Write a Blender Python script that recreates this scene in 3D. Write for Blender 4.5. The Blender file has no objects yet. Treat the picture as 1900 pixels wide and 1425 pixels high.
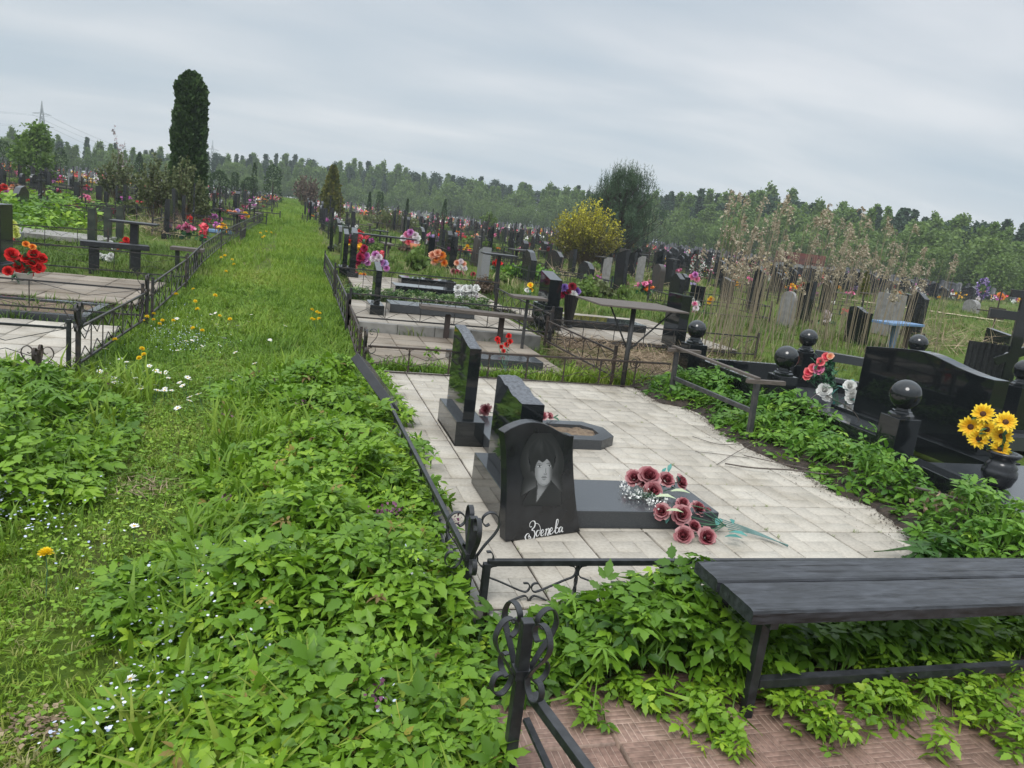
import bpy, bmesh, math, random
import numpy as np
from mathutils import Vector, Matrix
random.seed(7); RNG = np.random.default_rng(7)
sc = bpy.context.scene; col = sc.collection
rad = math.radians

# ------------------------------------------------------------------ camera
CAM = np.array([-.7496, -7.587, 1.545]); FPX = 1414.2
YAW, PITCH, ROLL = .294, .1999, .1215
def _basis():
    cy, sy, cp, sp = math.cos(YAW), math.sin(YAW), math.cos(PITCH), math.sin(PITCH)
    fw = np.array([sy*cp, cy*cp, -sp]); r = np.array([cy, -sy, 0.]); u = np.cross(r, fw)
    cr, sr = math.cos(ROLL), math.sin(ROLL)
    return cr*r+sr*u, -sr*r+cr*u, fw
RX, UY, FW = _basis()
cd = bpy.data.cameras.new('camera'); cam = bpy.data.objects.new('camera', cd); col.objects.link(cam)
cd.sensor_width = 36; cd.lens = FPX/1900*36; cd.clip_end = 3000; cd.clip_start = .05
cam.matrix_world = Matrix(((RX[0], UY[0], -FW[0], CAM[0]), (RX[1], UY[1], -FW[1], CAM[1]), (RX[2], UY[2], -FW[2], CAM[2]), (0, 0, 0, 1)))
sc.camera = cam

# ------------------------------------------------------------------ world: overcast sky over a Nishita sky
SUN_EL, SUN_AZ = rad(52), rad(-140)
w = bpy.data.worlds.new('World'); sc.world = w; w.use_nodes = True
N, L = w.node_tree.nodes, w.node_tree.links
N.clear()
def wn(t, **k):
    n = N.new(t)
    for a, b in k.items(): setattr(n, a, b)
    return n
out = wn('ShaderNodeOutputWorld'); bg = wn('ShaderNodeBackground'); L.new(bg.outputs[0], out.inputs[0])
sky = wn('ShaderNodeTexSky', sky_type='NISHITA', sun_disc=False); sky.sun_elevation = SUN_EL; sky.sun_rotation = SUN_AZ
skys = wn('ShaderNodeMix', data_type='RGBA', blend_type='MULTIPLY'); skys.inputs[0].default_value = 1
L.new(sky.outputs[0], skys.inputs[6]); skys.inputs[7].default_value = (.1, .1, .1, 1)
tc = wn('ShaderNodeTexCoord'); sep = wn('ShaderNodeSeparateXYZ'); L.new(tc.outputs['Generated'], sep.inputs[0])
# clouds lie on a high flat deck: direction / elevation
dv = wn('ShaderNodeVectorMath', operation='DIVIDE')
zc = wn('ShaderNodeMath', operation='MAXIMUM'); zc.inputs[1].default_value = 0; L.new(sep.outputs[2], zc.inputs[0])
za = wn('ShaderNodeMath', operation='ADD'); za.inputs[1].default_value = .13; L.new(zc.outputs[0], za.inputs[0])
cmb = wn('ShaderNodeCombineXYZ'); L.new(za.outputs[0], cmb.inputs[0]); L.new(za.outputs[0], cmb.inputs[1]); cmb.inputs[2].default_value = 1
L.new(tc.outputs['Generated'], dv.inputs[0]); L.new(cmb.outputs[0], dv.inputs[1])
mp = wn('ShaderNodeMapping'); L.new(dv.outputs[0], mp.inputs[0]); mp.inputs['Scale'].default_value = (.5, 1.1, .0); mp.inputs['Rotation'].default_value = (0, 0, -.1)
nz = wn('ShaderNodeTexNoise'); nz.inputs['Scale'].default_value = 1.25; nz.inputs['Detail'].default_value = 5; nz.inputs['Roughness'].default_value = .48
nz.inputs['Distortion'].default_value = .35
L.new(mp.outputs[0], nz.inputs['Vector'])
cr = wn('ShaderNodeValToRGB'); e = cr.color_ramp.elements
e[0].position = .30; e[0].color = (.35, .412, .47, 1); e[1].position = .68; e[1].color = (.56, .577, .60, 1)
e2 = cr.color_ramp.elements.new(.5); e2.color = (.44, .48, .52, 1)
L.new(nz.outputs[0], cr.inputs[0])
# brighter towards the zenith as an overcast sky is, slightly paler at the horizon
er = wn('ShaderNodeValToRGB'); e = er.color_ramp.elements
e[0].position = 0.0; e[0].color = (.98, .98, .95, 1); e[1].position = 1; e[1].color = (3.0, 2.95, 2.9, 1)
for p_, c_ in ((.08, (1.04, 1.03, 1.0, 1)), (.3, (.98, .98, .98, 1)), (.5, (2.0, 1.98, 1.95, 1))):
    q = er.color_ramp.elements.new(p_); q.color = c_
L.new(sep.outputs[2], er.inputs[0])
mu = wn('ShaderNodeMix', data_type='RGBA', blend_type='MULTIPLY'); mu.inputs[0].default_value = 1
L.new(cr.outputs[0], mu.inputs[6]); L.new(er.outputs[0], mu.inputs[7])
mx = wn('ShaderNodeMix', data_type='RGBA'); mx.inputs[0].default_value = .93
L.new(skys.outputs[2], mx.inputs[6]); L.new(mu.outputs[2], mx.inputs[7]); L.new(mx.outputs[2], bg.inputs[0]); bg.inputs[1].default_value = 1.0

sd = bpy.data.lights.new('sun', 'SUN'); sd.energy = 1.5; sd.angle = rad(25); sd.color = (1, .97, .92)
so = bpy.data.objects.new('sun', sd); col.objects.link(so)
_sdir = Vector((math.sin(SUN_AZ)*math.cos(SUN_EL), math.cos(SUN_AZ)*math.cos(SUN_EL), math.sin(SUN_EL)))
so.rotation_euler = _sdir.to_track_quat('Z', 'Y').to_euler()
vs = sc.view_settings; vs.view_transform = 'Standard'; vs.look = 'None'; vs.exposure = 0.52; vs.gamma = 1
sc.cycles.max_bounces = 6; sc.cycles.transparent_max_bounces = 6

# ------------------------------------------------------------------ terrain height and pixel -> ground point
def ter(x, y):
    """height of the bare ground"""
    x = np.asarray(x, float); y = np.asarray(y, float)
    z = .0165*np.clip(y-1, 0, 400) - .006*np.clip(x-4, 0, 400) - .06
    z = np.minimum(z, 2.2) + np.clip(np.hypot(x, y)-140, 0, 999)*.004
    s = np.clip((-4.75-y)/.35, 0, 1); z = z - .08*s*s*(3-2*s)
    return z
def ray(px, py): return FW+(px-950)/FPX*RX-(py-712.5)/FPX*UY
def at(px, py, z=None):
    """where the line of sight through a photo point meets the ground (or a given height)"""
    d = ray(px, py)
    if z is not None: return CAM+d*((z-CAM[2])/d[2])
    t = 1.
    lo, hi = .5, 900.
    for k in range(60):
        t = (lo+hi)/2; p = CAM+d*t
        if p[2] > ter(p[0], p[1]): lo = t
        else: hi = t
    return CAM+d*t
def tall(p, py):
    """height of an upright thing standing at p whose top shows at photo row py"""
    best = (1e9, 0)
    for z in np.arange(.02, 25, .01):
        d = np.array([p[0], p[1], p[2]+z])-CAM; wv = d@FW
        e = abs(712.5-FPX*(d@UY)/wv-py)
        if e < best[0]: best = (e, z)
    return best[1]
def dist(p): return float(np.hypot(p[0]-CAM[0], p[1]-CAM[1]))

# ------------------------------------------------------------------ materials
def mat(name, base=(.5, .5, .5), rough=.6, metal=0, spec=None, noise=None, bump=None, coat=0):
    """noise = (scale, second colour, lo, hi [, detail, stretch]); bump = (scale, strength, distance)"""
    m = bpy.data.materials.new(name); m.use_nodes = True
    nt = m.node_tree; P = nt.nodes['Principled BSDF']
    P.inputs['Base Color'].default_value = (*base, 1); P.inputs['Roughness'].default_value = rough; P.inputs['Metallic'].default_value = metal
    if spec is not None: P.inputs['Specular IOR Level'].default_value = spec
    if coat: P.inputs['Coat Weight'].default_value = coat; P.inputs['Coat Roughness'].default_value = .08
    tcn = nt.nodes.new('ShaderNodeTexCoord')
    m['P'] = 1
    if noise:
        sc_, c2, lo, hi = noise[:4]; det = noise[4] if len(noise) > 4 else 6; st = noise[5] if len(noise) > 5 else (1, 1, 1)
        mpn = nt.nodes.new('ShaderNodeMapping'); mpn.inputs['Scale'].default_value = st; nt.links.new(tcn.outputs['Object'], mpn.inputs[0])
        n = nt.nodes.new('ShaderNodeTexNoise'); n.inputs['Scale'].default_value = sc_; n.inputs['Detail'].default_value = det; nt.links.new(mpn.outputs[0], n.inputs['Vector'])
        r = nt.nodes.new('ShaderNodeValToRGB'); r.color_ramp.elements[0].position = lo; r.color_ramp.elements[1].position = hi
        r.color_ramp.elements[0].color = (*base, 1); r.color_ramp.elements[1].color = (*c2, 1)
        nt.links.new(n.outputs[0], r.inputs[0]); nt.links.new(r.outputs[0], P.inputs['Base Color'])
    if bump:
        n2 = nt.nodes.new('ShaderNodeTexNoise'); n2.inputs['Scale'].default_value = bump[0]; n2.inputs['Detail'].default_value = 5
        nt.links.new(tcn.outputs['Object'], n2.inputs['Vector'])
        b = nt.nodes.new('ShaderNodeBump'); b.inputs['Strength'].default_value = bump[1]; b.inputs['Distance'].default_value = bump[2]
        nt.links.new(n2.outputs[0], b.inputs['Height']); nt.links.new(b.outputs[0], P.inputs['Normal'])
    return m
def ramp_mat(name, cols, rough=.5, trans=.3, spec=.35, attr='tint'):
    """colour picked per face through the face attribute 'tint' (each leaf or petal has its own shade)"""
    m = bpy.data.materials.new(name); m.use_nodes = True; nt = m.node_tree; P = nt.nodes['Principled BSDF']; O = nt.nodes['Material Output']
    a = nt.nodes.new('ShaderNodeAttribute'); a.attribute_name = attr
    r = nt.nodes.new('ShaderNodeValToRGB'); cr_ = r.color_ramp
    while len(cr_.elements) < len(cols): cr_.elements.new(.5)
    for i, c in enumerate(cols): cr_.elements[i].position = i/(len(cols)-1); cr_.elements[i].color = (*c, 1)
    nt.links.new(a.outputs['Fac'], r.inputs[0]); nt.links.new(r.outputs[0], P.inputs['Base Color'])
    P.inputs['Roughness'].default_value = rough; P.inputs['Specular IOR Level'].default_value = spec
    if trans:
        t = nt.nodes.new('ShaderNodeBsdfTranslucent'); nt.links.new(r.outputs[0], t.inputs[0])
        s = nt.nodes.new('ShaderNodeMixShader'); s.inputs[0].default_value = trans
        nt.links.new(P.outputs[0], s.inputs[1]); nt.links.new(t.outputs[0], s.inputs[2]); nt.links.new(s.outputs[0], O.inputs[0])
    return m
M = {}
M['granite'] = mat('black_granite', (.009, .011, .012), .045, noise=(420, (.028, .031, .034), .52, .75, 2), spec=.55)
M['granite_rough'] = mat('rough_split_granite', (.05, .055, .062), .55, noise=(60, (.14, .15, .17), .3, .75, 8), bump=(70, .9, .012))
M['granite_matt'] = mat('dusty_black_granite', (.012, .013, .015), .2, noise=(9, (.028, .03, .034), .35, .8), spec=.5)
M['granite_grey'] = mat('grey_granite', (.16, .165, .17), .35, noise=(120, (.26, .26, .265), .35, .7))
M['slab_grey'] = mat('grey_polished_slab', (.035, .039, .044), .18, noise=(240, (.065, .07, .075), .4, .7), spec=.5)
M['stone_pale'] = mat('pale_stone', (.17, .162, .155), .7, noise=(8, (.26, .255, .25), .35, .7), bump=(25, .4, .01))
M['stone_brown'] = mat('brown_stone', (.055, .042, .036), .5, noise=(7, (.03, .032, .028), .35, .75))
M['stone_green'] = mat('mossy_granite', (.022, .028, .024), .3, noise=(5, (.075, .085, .06), .42, .8))
M['iron'] = mat('black_painted_iron', (.013, .014, .016), .42, noise=(26, (.034, .036, .04), .45, .75), bump=(60, .25, .003))
M['iron_worn'] = mat('worn_black_iron', (.018, .018, .02), .55, noise=(14, (.075, .052, .036), .48, .74), bump=(40, .4, .004))
M['rust'] = mat('rusty_iron', (.055, .036, .026), .8, noise=(18, (.02, .018, .017), .35, .7), bump=(40, .5, .004))
M['pipe'] = mat('dark_steel', (.03, .031, .033), .5, noise=(18, (.075, .07, .062), .45, .8))
M['wood_grey'] = mat('weathered_grey_wood', (.12, .10, .085), .8, noise=(16, (.055, .045, .038), .35, .7, 8, (1, 12, 12)), bump=(30, .5, .004))
M['wood_dark'] = mat('dark_brown_wood', (.045, .03, .024), .75, noise=(14, (.018, .013, .012), .35, .7, 8, (1, 10, 10)))
M['bluewood'] = mat('blue_painted_wood', (.09, .19, .36), .6, noise=(10, (.16, .26, .40), .35, .7))
M['concrete'] = mat('concrete', (.25, .24, .22), .85, noise=(7, (.15, .14, .125), .4, .75), bump=(60, .3, .004))
M['white'] = mat('white_plastic', (.72, .72, .7), .5)
M['plastic_black'] = mat('black_plastic', (.012, .012, .013), .3)
M['terracotta'] = mat('terracotta', (.52, .19, .09), .6)
M['etch'] = mat('etched_white_letters', (.74, .74, .74), .7)
M['bark'] = mat('bark', (.07, .055, .045), .9, noise=(18, (.03, .025, .02), .35, .7))
M['steel'] = mat('galvanised_lattice_steel', (.30, .32, .34), .6)
M['soil'] = mat('dark_soil', (.022, .016, .012), .95, noise=(22, (.06, .042, .03), .4, .75, 8), bump=(30, 1, .03))
M['straw_b'] = mat('straw_litter', (.20, .145, .095), .95, noise=(24, (.09, .06, .04), .35, .7), bump=(40, 1, .03))
M['leaf'] = ramp_mat('ground_elder_leaf', [(.038, .098, .010), (.104, .218, .016), (.188, .335, .024), (.30, .44, .034)], .45, .32)
M['leaf_peony'] = ramp_mat('peony_leaf', [(.032, .092, .014), (.080, .195, .022), (.15, .295, .03), (.25, .39, .036)], .42, .3)
M['lupin'] = ramp_mat('lupin_leaf', [(.03, .09, .02), (.055, .14, .03), (.085, .19, .035)], .5, .25)
M['grass'] = ramp_mat('grass_blade', [(.048, .112, .010), (.112, .215, .015), (.185, .295, .024), (.26, .31, .05), (.36, .32, .16)], .55, .3)
M['grass_field'] = ramp_mat('meadow_blade', [(.036, .075, .012), (.072, .135, .018), (.12, .19, .028), (.20, .22, .06), (.33, .29, .16)], .6, .25)
M['straw'] = ramp_mat('dry_straw', [(.14, .095, .06), (.27, .2, .13), (.42, .33, .22)], .85, .1)
M['reed'] = ramp_mat('dry_reed', [(.15, .12, .08), (.27, .22, .15), (.40, .345, .25), (.50, .44, .34)], .85, .2)
M['thuja'] = ramp_mat('thuja_spray', [(.018, .044, .014), (.038, .078, .022), (.066, .112, .03)], .65, .12)
M['thuja_gold'] = ramp_mat('golden_thuja_spray', [(.04, .07, .012), (.10, .12, .018), (.22, .19, .025)], .65, .15)
M['pine'] = ramp_mat('pine_needle', [(.026, .056, .028), (.058, .102, .048), (.10, .152, .078)], .6, .1)
M['tree_a'] = ramp_mat('birch_foliage', [(.070, .135, .022), (.12, .205, .034), (.175, .265, .046)], .6, .35)
M['tree_b'] = ramp_mat('willow_foliage', [(.08, .14, .03), (.13, .205, .042), (.18, .26, .056)], .6, .35)
M['tree_c'] = ramp_mat('spruce_foliage', [(.022, .052, .024), (.040, .082, .036), (.062, .108, .044)], .7, .2)
M['shrub'] = ramp_mat('grey_green_shrub', [(.07, .095, .036), (.125, .15, .058), (.19, .21, .09)], .65, .25)
M['shrub_brown'] = ramp_mat('bare_brown_twig', [(.06, .042, .03), (.12, .085, .06), (.18, .13, .09)], .85, 0)
M['forsythia'] = ramp_mat('forsythia_spray', [(.07, .065, .02), (.17, .16, .024), (.42, .39, .03), (.62, .57, .05)], .6, .25)
M['bedgreen'] = ramp_mat('bedding_leaf', [(.02, .06, .014), (.045, .11, .022), (.10, .17, .04), (.3, .36, .16)], .5, .25)

# ------------------------------------------------------------------ mesh builder
class MB:
    def __init__(s): s.v = []; s.f = []; s.mi = []; s.cur = 0
    def _add(s, v, f):
        o = len(s.v); s.v += [tuple(float(c) for c in p) for p in v]; s.f += [tuple(i+o for i in q) for q in f]; s.mi += [s.cur]*len(f); return s
    def box(s, cx, cy, cz, sx, sy, sz, rz=0, top=1.0):
        c, d = math.cos(rz), math.sin(rz); v = []
        for z in (-1, 1):
            k = top if z > 0 else 1
            for x, y in ((-1, -1), (1, -1), (1, 1), (-1, 1)):
                X, Y = x*sx/2*k, y*sy/2*k; v.append((cx+X*c-Y*d, cy+X*d+Y*c, cz+z*sz/2))
        return s._add(v, [(3, 2, 1, 0), (4, 5, 6, 7), (0, 1, 5, 4), (1, 2, 6, 5), (2, 3, 7, 6), (3, 0, 4, 7)])
    def bar(s, p, q, wd, ht=None, up=(0, 0, 1)):
        return s.ribbon([p, q], up, ht or wd, wd)
    def ribbon(s, pts, nrm, wn, wt):
        """rectangular section swept along pts; wn = size along nrm, wt = size across"""
        P = [Vector(p) for p in pts]; n0 = Vector(nrm).normalized(); v = []
        wts = wt if isinstance(wt, (list, tuple)) else [wt]*len(P)
        for i, p in enumerate(P):
            t = (P[min(i+1, len(P)-1)]-P[max(i-1, 0)])
            if t.length < 1e-9: t = Vector((1, 0, 0))
            t.normalize(); n = n0-t*n0.dot(t)
            if n.length < 1e-3: n = t.orthogonal()
            n.normalize(); b = t.cross(n)
            for a_, b_ in ((-1, -1), (1, -1), (1, 1), (-1, 1)): v.append(p+n*(a_*wn/2)+b*(b_*wts[i]/2))
        f = [(3, 2, 1, 0)]
        for i in range(len(P)-1):
            o = 4*i
            for k in range(4): f.append((o+k, o+(k+1) % 4, o+4+(k+1) % 4, o+4+k))
        o = 4*(len(P)-1); f.append((o, o+1, o+2, o+3))
        return s._add(v, f)
    def tube(s, pts, r, n=7):
        P = [Vector(p) for p in pts]; R_ = r if isinstance(r, (list, tuple)) else [r]*len(P); v = []; ref = None
        for i, p in enumerate(P):
            t = (P[min(i+1, len(P)-1)]-P[max(i-1, 0)]).normalized()
            if ref is None or abs(ref.dot(t)) > .95: ref = t.orthogonal()
            a = (ref-t*ref.dot(t)).normalized(); ref = a; b = t.cross(a)
            for k in range(n):
                g = 2*math.pi*k/n; v.append(p+(a*math.cos(g)+b*math.sin(g))*R_[i])
        f = [tuple(reversed(range(n)))]
        for i in range(len(P)-1):
            for k in range(n): f.append((i*n+k, i*n+(k+1) % n, (i+1)*n+(k+1) % n, (i+1)*n+k))
        f.append(tuple((len(P)-1)*n+k for k in range(n)))
        return s._add(v, f)
    def lathe(s, prof, c=(0, 0, 0), n=24):
        v = []; f = []
        for r, z in prof:
            for k in range(n):
                g = 2*math.pi*k/n; v.append((c[0]+r*math.cos(g), c[1]+r*math.sin(g), c[2]+z))
        for i in range(len(prof)-1):
            for k in range(n): f.append((i*n+k, i*n+(k+1) % n, (i+1)*n+(k+1) % n, (i+1)*n+k))
        f.append(tuple(reversed(range(n)))); f.append(tuple((len(prof)-1)*n+k for k in range(n)))
        return s._add(v, f)
    def prism(s, poly, O, U, V, t):
        """outline (u,v) extruded by t along U x V, front face at the outline's plane + t"""
        U, V, O = Vector(U), Vector(V), Vector(O); Nn = U.cross(V).normalized(); n = len(poly)
        v = [O+U*a+V*b for a, b in poly]+[O+U*a+V*b+Nn*t for a, b in poly]
        f = [tuple(reversed(range(n))), tuple(range(n, 2*n))]+[(i, (i+1) % n, n+(i+1) % n, n+i) for i in range(n)]
        return s._add(v, f)
    def ball(s, c, r, n=20, sq=1.0):
        return s.lathe([(max(r*math.sin(math.pi*i/(n//2)), .0004), -r*sq*math.cos(math.pi*i/(n//2))) for i in range(n//2+1)], c, n)
    def build(s, name, m, parent=None, smooth=False, bevel=0, world=False, loc=None, fixn=False):
        me = bpy.data.meshes.new(name); vv = s.v
        if world and parent is not None:
            l = parent.location; vv = [(a-l[0], b-l[1], c-l[2]) for a, b, c in vv]
        elif loc is not None and world: vv = [(a-loc[0], b-loc[1], c-loc[2]) for a, b, c in vv]
        me.from_pydata(vv, [], s.f)
        for mm in (m if isinstance(m, (list, tuple)) else [m]): me.materials.append(mm)
        if isinstance(m, (list, tuple)): me.polygons.foreach_set('material_index', s.mi)
        if fixn:
            bmx = bmesh.new(); bmx.from_mesh(me); bmesh.ops.recalc_face_normals(bmx, faces=bmx.faces); bmx.to_mesh(me); bmx.free()
        if smooth: me.polygons.foreach_set('use_smooth', [True]*len(me.polygons))
        me.update()
        o = bpy.data.objects.new(name, me); col.objects.link(o)
        if loc is not None: o.location = loc
        if parent is not None: o.parent = parent
        if bevel:
            b = o.modifiers.new('bevel', 'BEVEL'); b.width = bevel; b.segments = 2; b.limit_method = 'ANGLE'; b.angle_limit = rad(40)
        return o
def tag(o, label=None, cat=None, group=None, kind=None):
    if label: o['label'] = label
    if cat: o['category'] = cat
    if group: o['group'] = group
    if kind: o['kind'] = kind
    return o
def thing(name, loc, label, cat, group=None, rz=0):
    o = bpy.data.objects.new(name, None); col.objects.link(o); o.location = tuple(float(c) for c in loc); o.rotation_euler = (0, 0, rz); o.empty_display_size = .1
    return tag(o, label, cat, group)
def copy_tree(o, loc=None, rz=None, scale=None, label=None, group=None):
    def rec(a, par):
        c = a.copy(); col.objects.link(c)
        if par is not None: c.parent = par
        for ch in list(a.children): rec(ch, c)
        return c
    c = rec(o, None)
    if loc is not None: c.location = tuple(float(k) for k in loc)
    if rz is not None: c.rotation_euler = (0, 0, rz)
    if scale is not None: c.scale = scale if isinstance(scale, tuple) else (scale,)*3
    if label: c['label'] = label
    if group: c['group'] = group
    return c
def struct(name, mb, m, **k): return tag(mb.build(name, m, **k), kind='structure')
def arc(c, r, a0, a1, U, V, n=14, r1=None):
    c, U, V = Vector(c), Vector(U), Vector(V); r1 = r if r1 is None else r1; o = []
    for i in range(n+1):
        t = i/n; a = rad(a0+(a1-a0)*t); q = r+(r1-r)*t; o.append(c+U*(q*math.cos(a))+V*(q*math.sin(a)))
    return o
def crom(P, n=6):
    """smooth curve through points"""
    P = [Vector(p) for p in P]; Q = [P[0]*2-P[1]]+P+[P[-1]*2-P[-2]]; o = []
    for i in range(1, len(Q)-2):
        a, b, c, d = Q[i-1:i+3]
        for k in range(n):
            t = k/n; o.append(.5*((2*b)+(c-a)*t+(2*a-5*b+4*c-d)*t*t+(3*b-a-3*c+d)*t**3))
    o.append(P[-1]); return o

# ------------------------------------------------------------------ fast scatter of small faces (leaves, blades, petals)
def tri_mesh(name, V, T, tint, m, parent=None, loc=None, mi=None):
    """V (n,3), T (k,3), tint (k,)"""
    V = np.asarray(V, np.float32); T = np.asarray(T, np.int32); me = bpy.data.meshes.new(name)
    if loc is not None: V = V-np.asarray(loc, np.float32)
    me.vertices.add(len(V)); me.vertices.foreach_set('co', V.ravel())
    me.loops.add(T.size); me.loops.foreach_set('vertex_index', T.ravel())
    me.polygons.add(len(T)); me.polygons.foreach_set('loop_start', np.arange(0, T.size, 3, dtype=np.int32))
    try: me.polygons.foreach_set('loop_total', np.full(len(T), 3, np.int32))
    except Exception: pass
    for mm in (m if isinstance(m, (list, tuple)) else [m]): me.materials.append(mm)
    if mi is not None: me.polygons.foreach_set('material_index', np.asarray(mi, np.int32))
    a = me.attributes.new('tint', 'FLOAT', 'FACE'); a.data.foreach_set('value', np.asarray(tint, np.float32))
    me.update(calc_edges=True); me.validate()
    o = bpy.data.objects.new(name, me); col.objects.link(o)
    if loc is not None: o.location = tuple(float(c) for c in loc)
    if parent is not None: o.parent = parent
    return o
def rep(bv, bt, A, P):
    """copies of base (bv, bt) by matrices A (n,3,3) and points P (n,3)"""
    bv = np.asarray(bv); bt = np.asarray(bt); n = len(P)
    V = (np.einsum('nij,kj->nki', A, bv)+P[:, None, :]).reshape(-1, 3)
    T = (bt[None]+(np.arange(n)*len(bv))[:, None, None]).reshape(-1, 3)
    return V, T
class Bag:
    """several scattered batches joined into one mesh"""
    def __init__(s): s.V = []; s.T = []; s.t = []; s.n = 0; s.mi = []
    def add(s, V, T, tint, mi=0):
        s.V.append(np.asarray(V, float)); s.T.append(np.asarray(T)+s.n); s.n += len(V); s.t.append(np.broadcast_to(np.asarray(tint, float), (len(T),))); s.mi.append(np.full(len(T), mi)); return s
    def addrep(s, bv, bt, A, P, tint, mi=0):
        V, T = rep(bv, bt, A, P); return s.add(V, T, np.repeat(np.broadcast_to(np.asarray(tint, float), (len(P),)), len(bt)), mi)
    def build(s, name, m, **k):
        mi = np.concatenate(s.mi) if isinstance(m, (list, tuple)) else None
        return tri_mesh(name, np.concatenate(s.V), np.concatenate(s.T), np.concatenate(s.t), m, mi=mi, **k)
def rots(n, yaw=None, tilt=.3, scale=1.0, R=RNG):
    """random upright-ish frames: spin about z then lean by about tilt radians"""
    yaw = R.uniform(0, 2*np.pi, n) if yaw is None else np.broadcast_to(yaw, (n,))
    th = np.abs(R.normal(0, 1, n))*tilt if np.isscalar(tilt) else tilt; ph = R.uniform(0, 2*np.pi, n)
    c, s_ = np.cos(yaw), np.sin(yaw); Z = np.zeros(n); O = np.ones(n)
    Rz = np.stack([np.stack([c, -s_, Z], -1), np.stack([s_, c, Z], -1), np.stack([Z, Z, O], -1)], 1)
    ax = np.stack([np.cos(ph), np.sin(ph), Z], -1); K = np.zeros((n, 3, 3))
    K[:, 0, 2] = ax[:, 1]; K[:, 1, 2] = -ax[:, 0]; K[:, 2, 0] = -ax[:, 1]; K[:, 2, 1] = ax[:, 0]
    I = np.eye(3)[None]; Rt = I+np.sin(th)[:, None, None]*K+(1-np.cos(th))[:, None, None]*(K@K)
    sc_ = np.broadcast_to(scale, (n,))[:, None, None]
    return (Rt@Rz)*sc_
def randrot(n, scale=1.0, R=RNG):
    q = R.normal(size=(n, 4)); q /= np.linalg.norm(q, axis=1)[:, None]; a, b, c, d = q.T
    m = np.stack([1-2*(c*c+d*d), 2*(b*c-a*d), 2*(b*d+a*c), 2*(b*c+a*d), 1-2*(b*b+d*d), 2*(c*d-a*b), 2*(b*d-a*c), 2*(c*d+a*b), 1-2*(b*b+c*c)], -1).reshape(n, 3, 3)
    return m*np.broadcast_to(scale, (n,))[:, None, None]
def vnoise(x, y, s=1.0, seed=0):
    """smooth value noise 0..1"""
    x = np.asarray(x)*s; y = np.asarray(y)*s; xi, yi = np.floor(x), np.floor(y); fx, fy = x-xi, y-yi
    fx = fx*fx*(3-2*fx); fy = fy*fy*(3-2*fy)
    h = lambda a, b: np.modf(np.abs(np.sin(a*127.1+b*311.7+seed*74.7)*43758.5453))[0]
    return (h(xi, yi)*(1-fx)+h(xi+1, yi)*fx)*(1-fy)+(h(xi, yi+1)*(1-fx)+h(xi+1, yi+1)*fx)*fy
QUAD = (np.array([[-.5, -.5, 0], [.5, -.5, 0], [.5, .5, 0], [-.5, .5, 0]]), np.array([[0, 1, 2], [0, 2, 3]]))

def near(p, px, py, off=0.0):
    """point seen at (px,py) on the upright plane through p that faces the viewer (off metres behind it)"""
    n = np.array([p[0]-CAM[0], p[1]-CAM[1], 0]); L_ = np.linalg.norm(n); n /= L_
    d = ray(px, py); return CAM+d*((L_+off)/(d@n))
def onplane(px, py, p0, n):
    d = ray(px, py); return CAM+d*(((np.array(p0)-CAM)@np.array(n))/(d@np.array(n)))

# =================================================================== ground
def axis(parts):
    o = []
    for a, b, n in parts: o += list(np.linspace(a, b, n, endpoint=False))
    return np.array(o+[parts[-1][1]])
gx = axis([(-700, -60, 22), (-60, -8, 40), (-8, 8, 110), (8, 60, 60), (60, 900, 26)])
gy = axis([(-14, -8, 10), (-8, 8, 110), (8, 30, 60), (30, 120, 50), (120, 1100, 30)])
GX, GY_ = np.meshgrid(gx, gy); GZ = ter(GX, GY_)+(vnoise(GX, GY_, 1.3, 3)-.5)*.03+(vnoise(GX, GY_, .35, 5)-.5)*.05*np.clip(GY_/6+.4, 0, 1)
path_c = np.exp(-((GX+1.42)/.38)**2); GZ -= .03*path_c*(GY_ < 60)
for x0, x1, y0, y1 in ((-.1, 3.4, -4.9, 2.4), (-.1, 3.6, 2.3, 9.8), (3.5, 9, -6.5, 1), (-7, -2.5, -1.3, 5), (-.1, 3.4, -7.2, -4.8)):
    k = (np.clip((GX-x0)/.15, 0, 1)*np.clip((x1-GX)/.15, 0, 1)*np.clip((GY_-y0)/.15, 0, 1)*np.clip((y1-GY_)/.15, 0, 1)); GZ -= .05*k
nx_, ny_ = len(gx), len(gy)
idx = np.arange(nx_*ny_).reshape(ny_, nx_)
q = np.stack([idx[:-1, :-1], idx[:-1, 1:], idx[1:, 1:], idx[1:, :-1]], -1).reshape(-1, 4)
gm = bpy.data.meshes.new('ground'); gm.from_pydata(np.stack([GX, GY_, GZ], -1).reshape(-1, 3).tolist(), [], q.tolist())
gm.polygons.foreach_set('use_smooth', [True]*len(gm.polygons))
m = bpy.data.materials.new('turf_and_earth'); m.use_nodes = True; nt = m.node_tree; P_ = nt.nodes['Principled BSDF']; P_.inputs['Roughness'].default_value = .95; P_.inputs['Specular IOR Level'].default_value = .15
tcn = nt.nodes.new('ShaderNodeTexCoord')
def gnoise(s, d, lo, hi, c0, c1):
    n = nt.nodes.new('ShaderNodeTexNoise'); n.inputs['Scale'].default_value = s; n.inputs['Detail'].default_value = d; nt.links.new(tcn.outputs['Object'], n.inputs['Vector'])
    r = nt.nodes.new('ShaderNodeValToRGB'); r.color_ramp.elements[0].position = lo; r.color_ramp.elements[1].position = hi; r.color_ramp.elements[0].color = (*c0, 1); r.color_ramp.elements[1].color = (*c1, 1)
    nt.links.new(n.outputs[0], r.inputs[0]); return r
a_ = gnoise(9, 8, .3, .7, (.040, .075, .010), (.105, .155, .020)); b_ = gnoise(.8, 6, .45, .75, (0, 0, 0), (1, 1, 1)); c_ = gnoise(30, 6, .35, .7, (.055, .040, .020), (.15, .14, .05))
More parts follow.
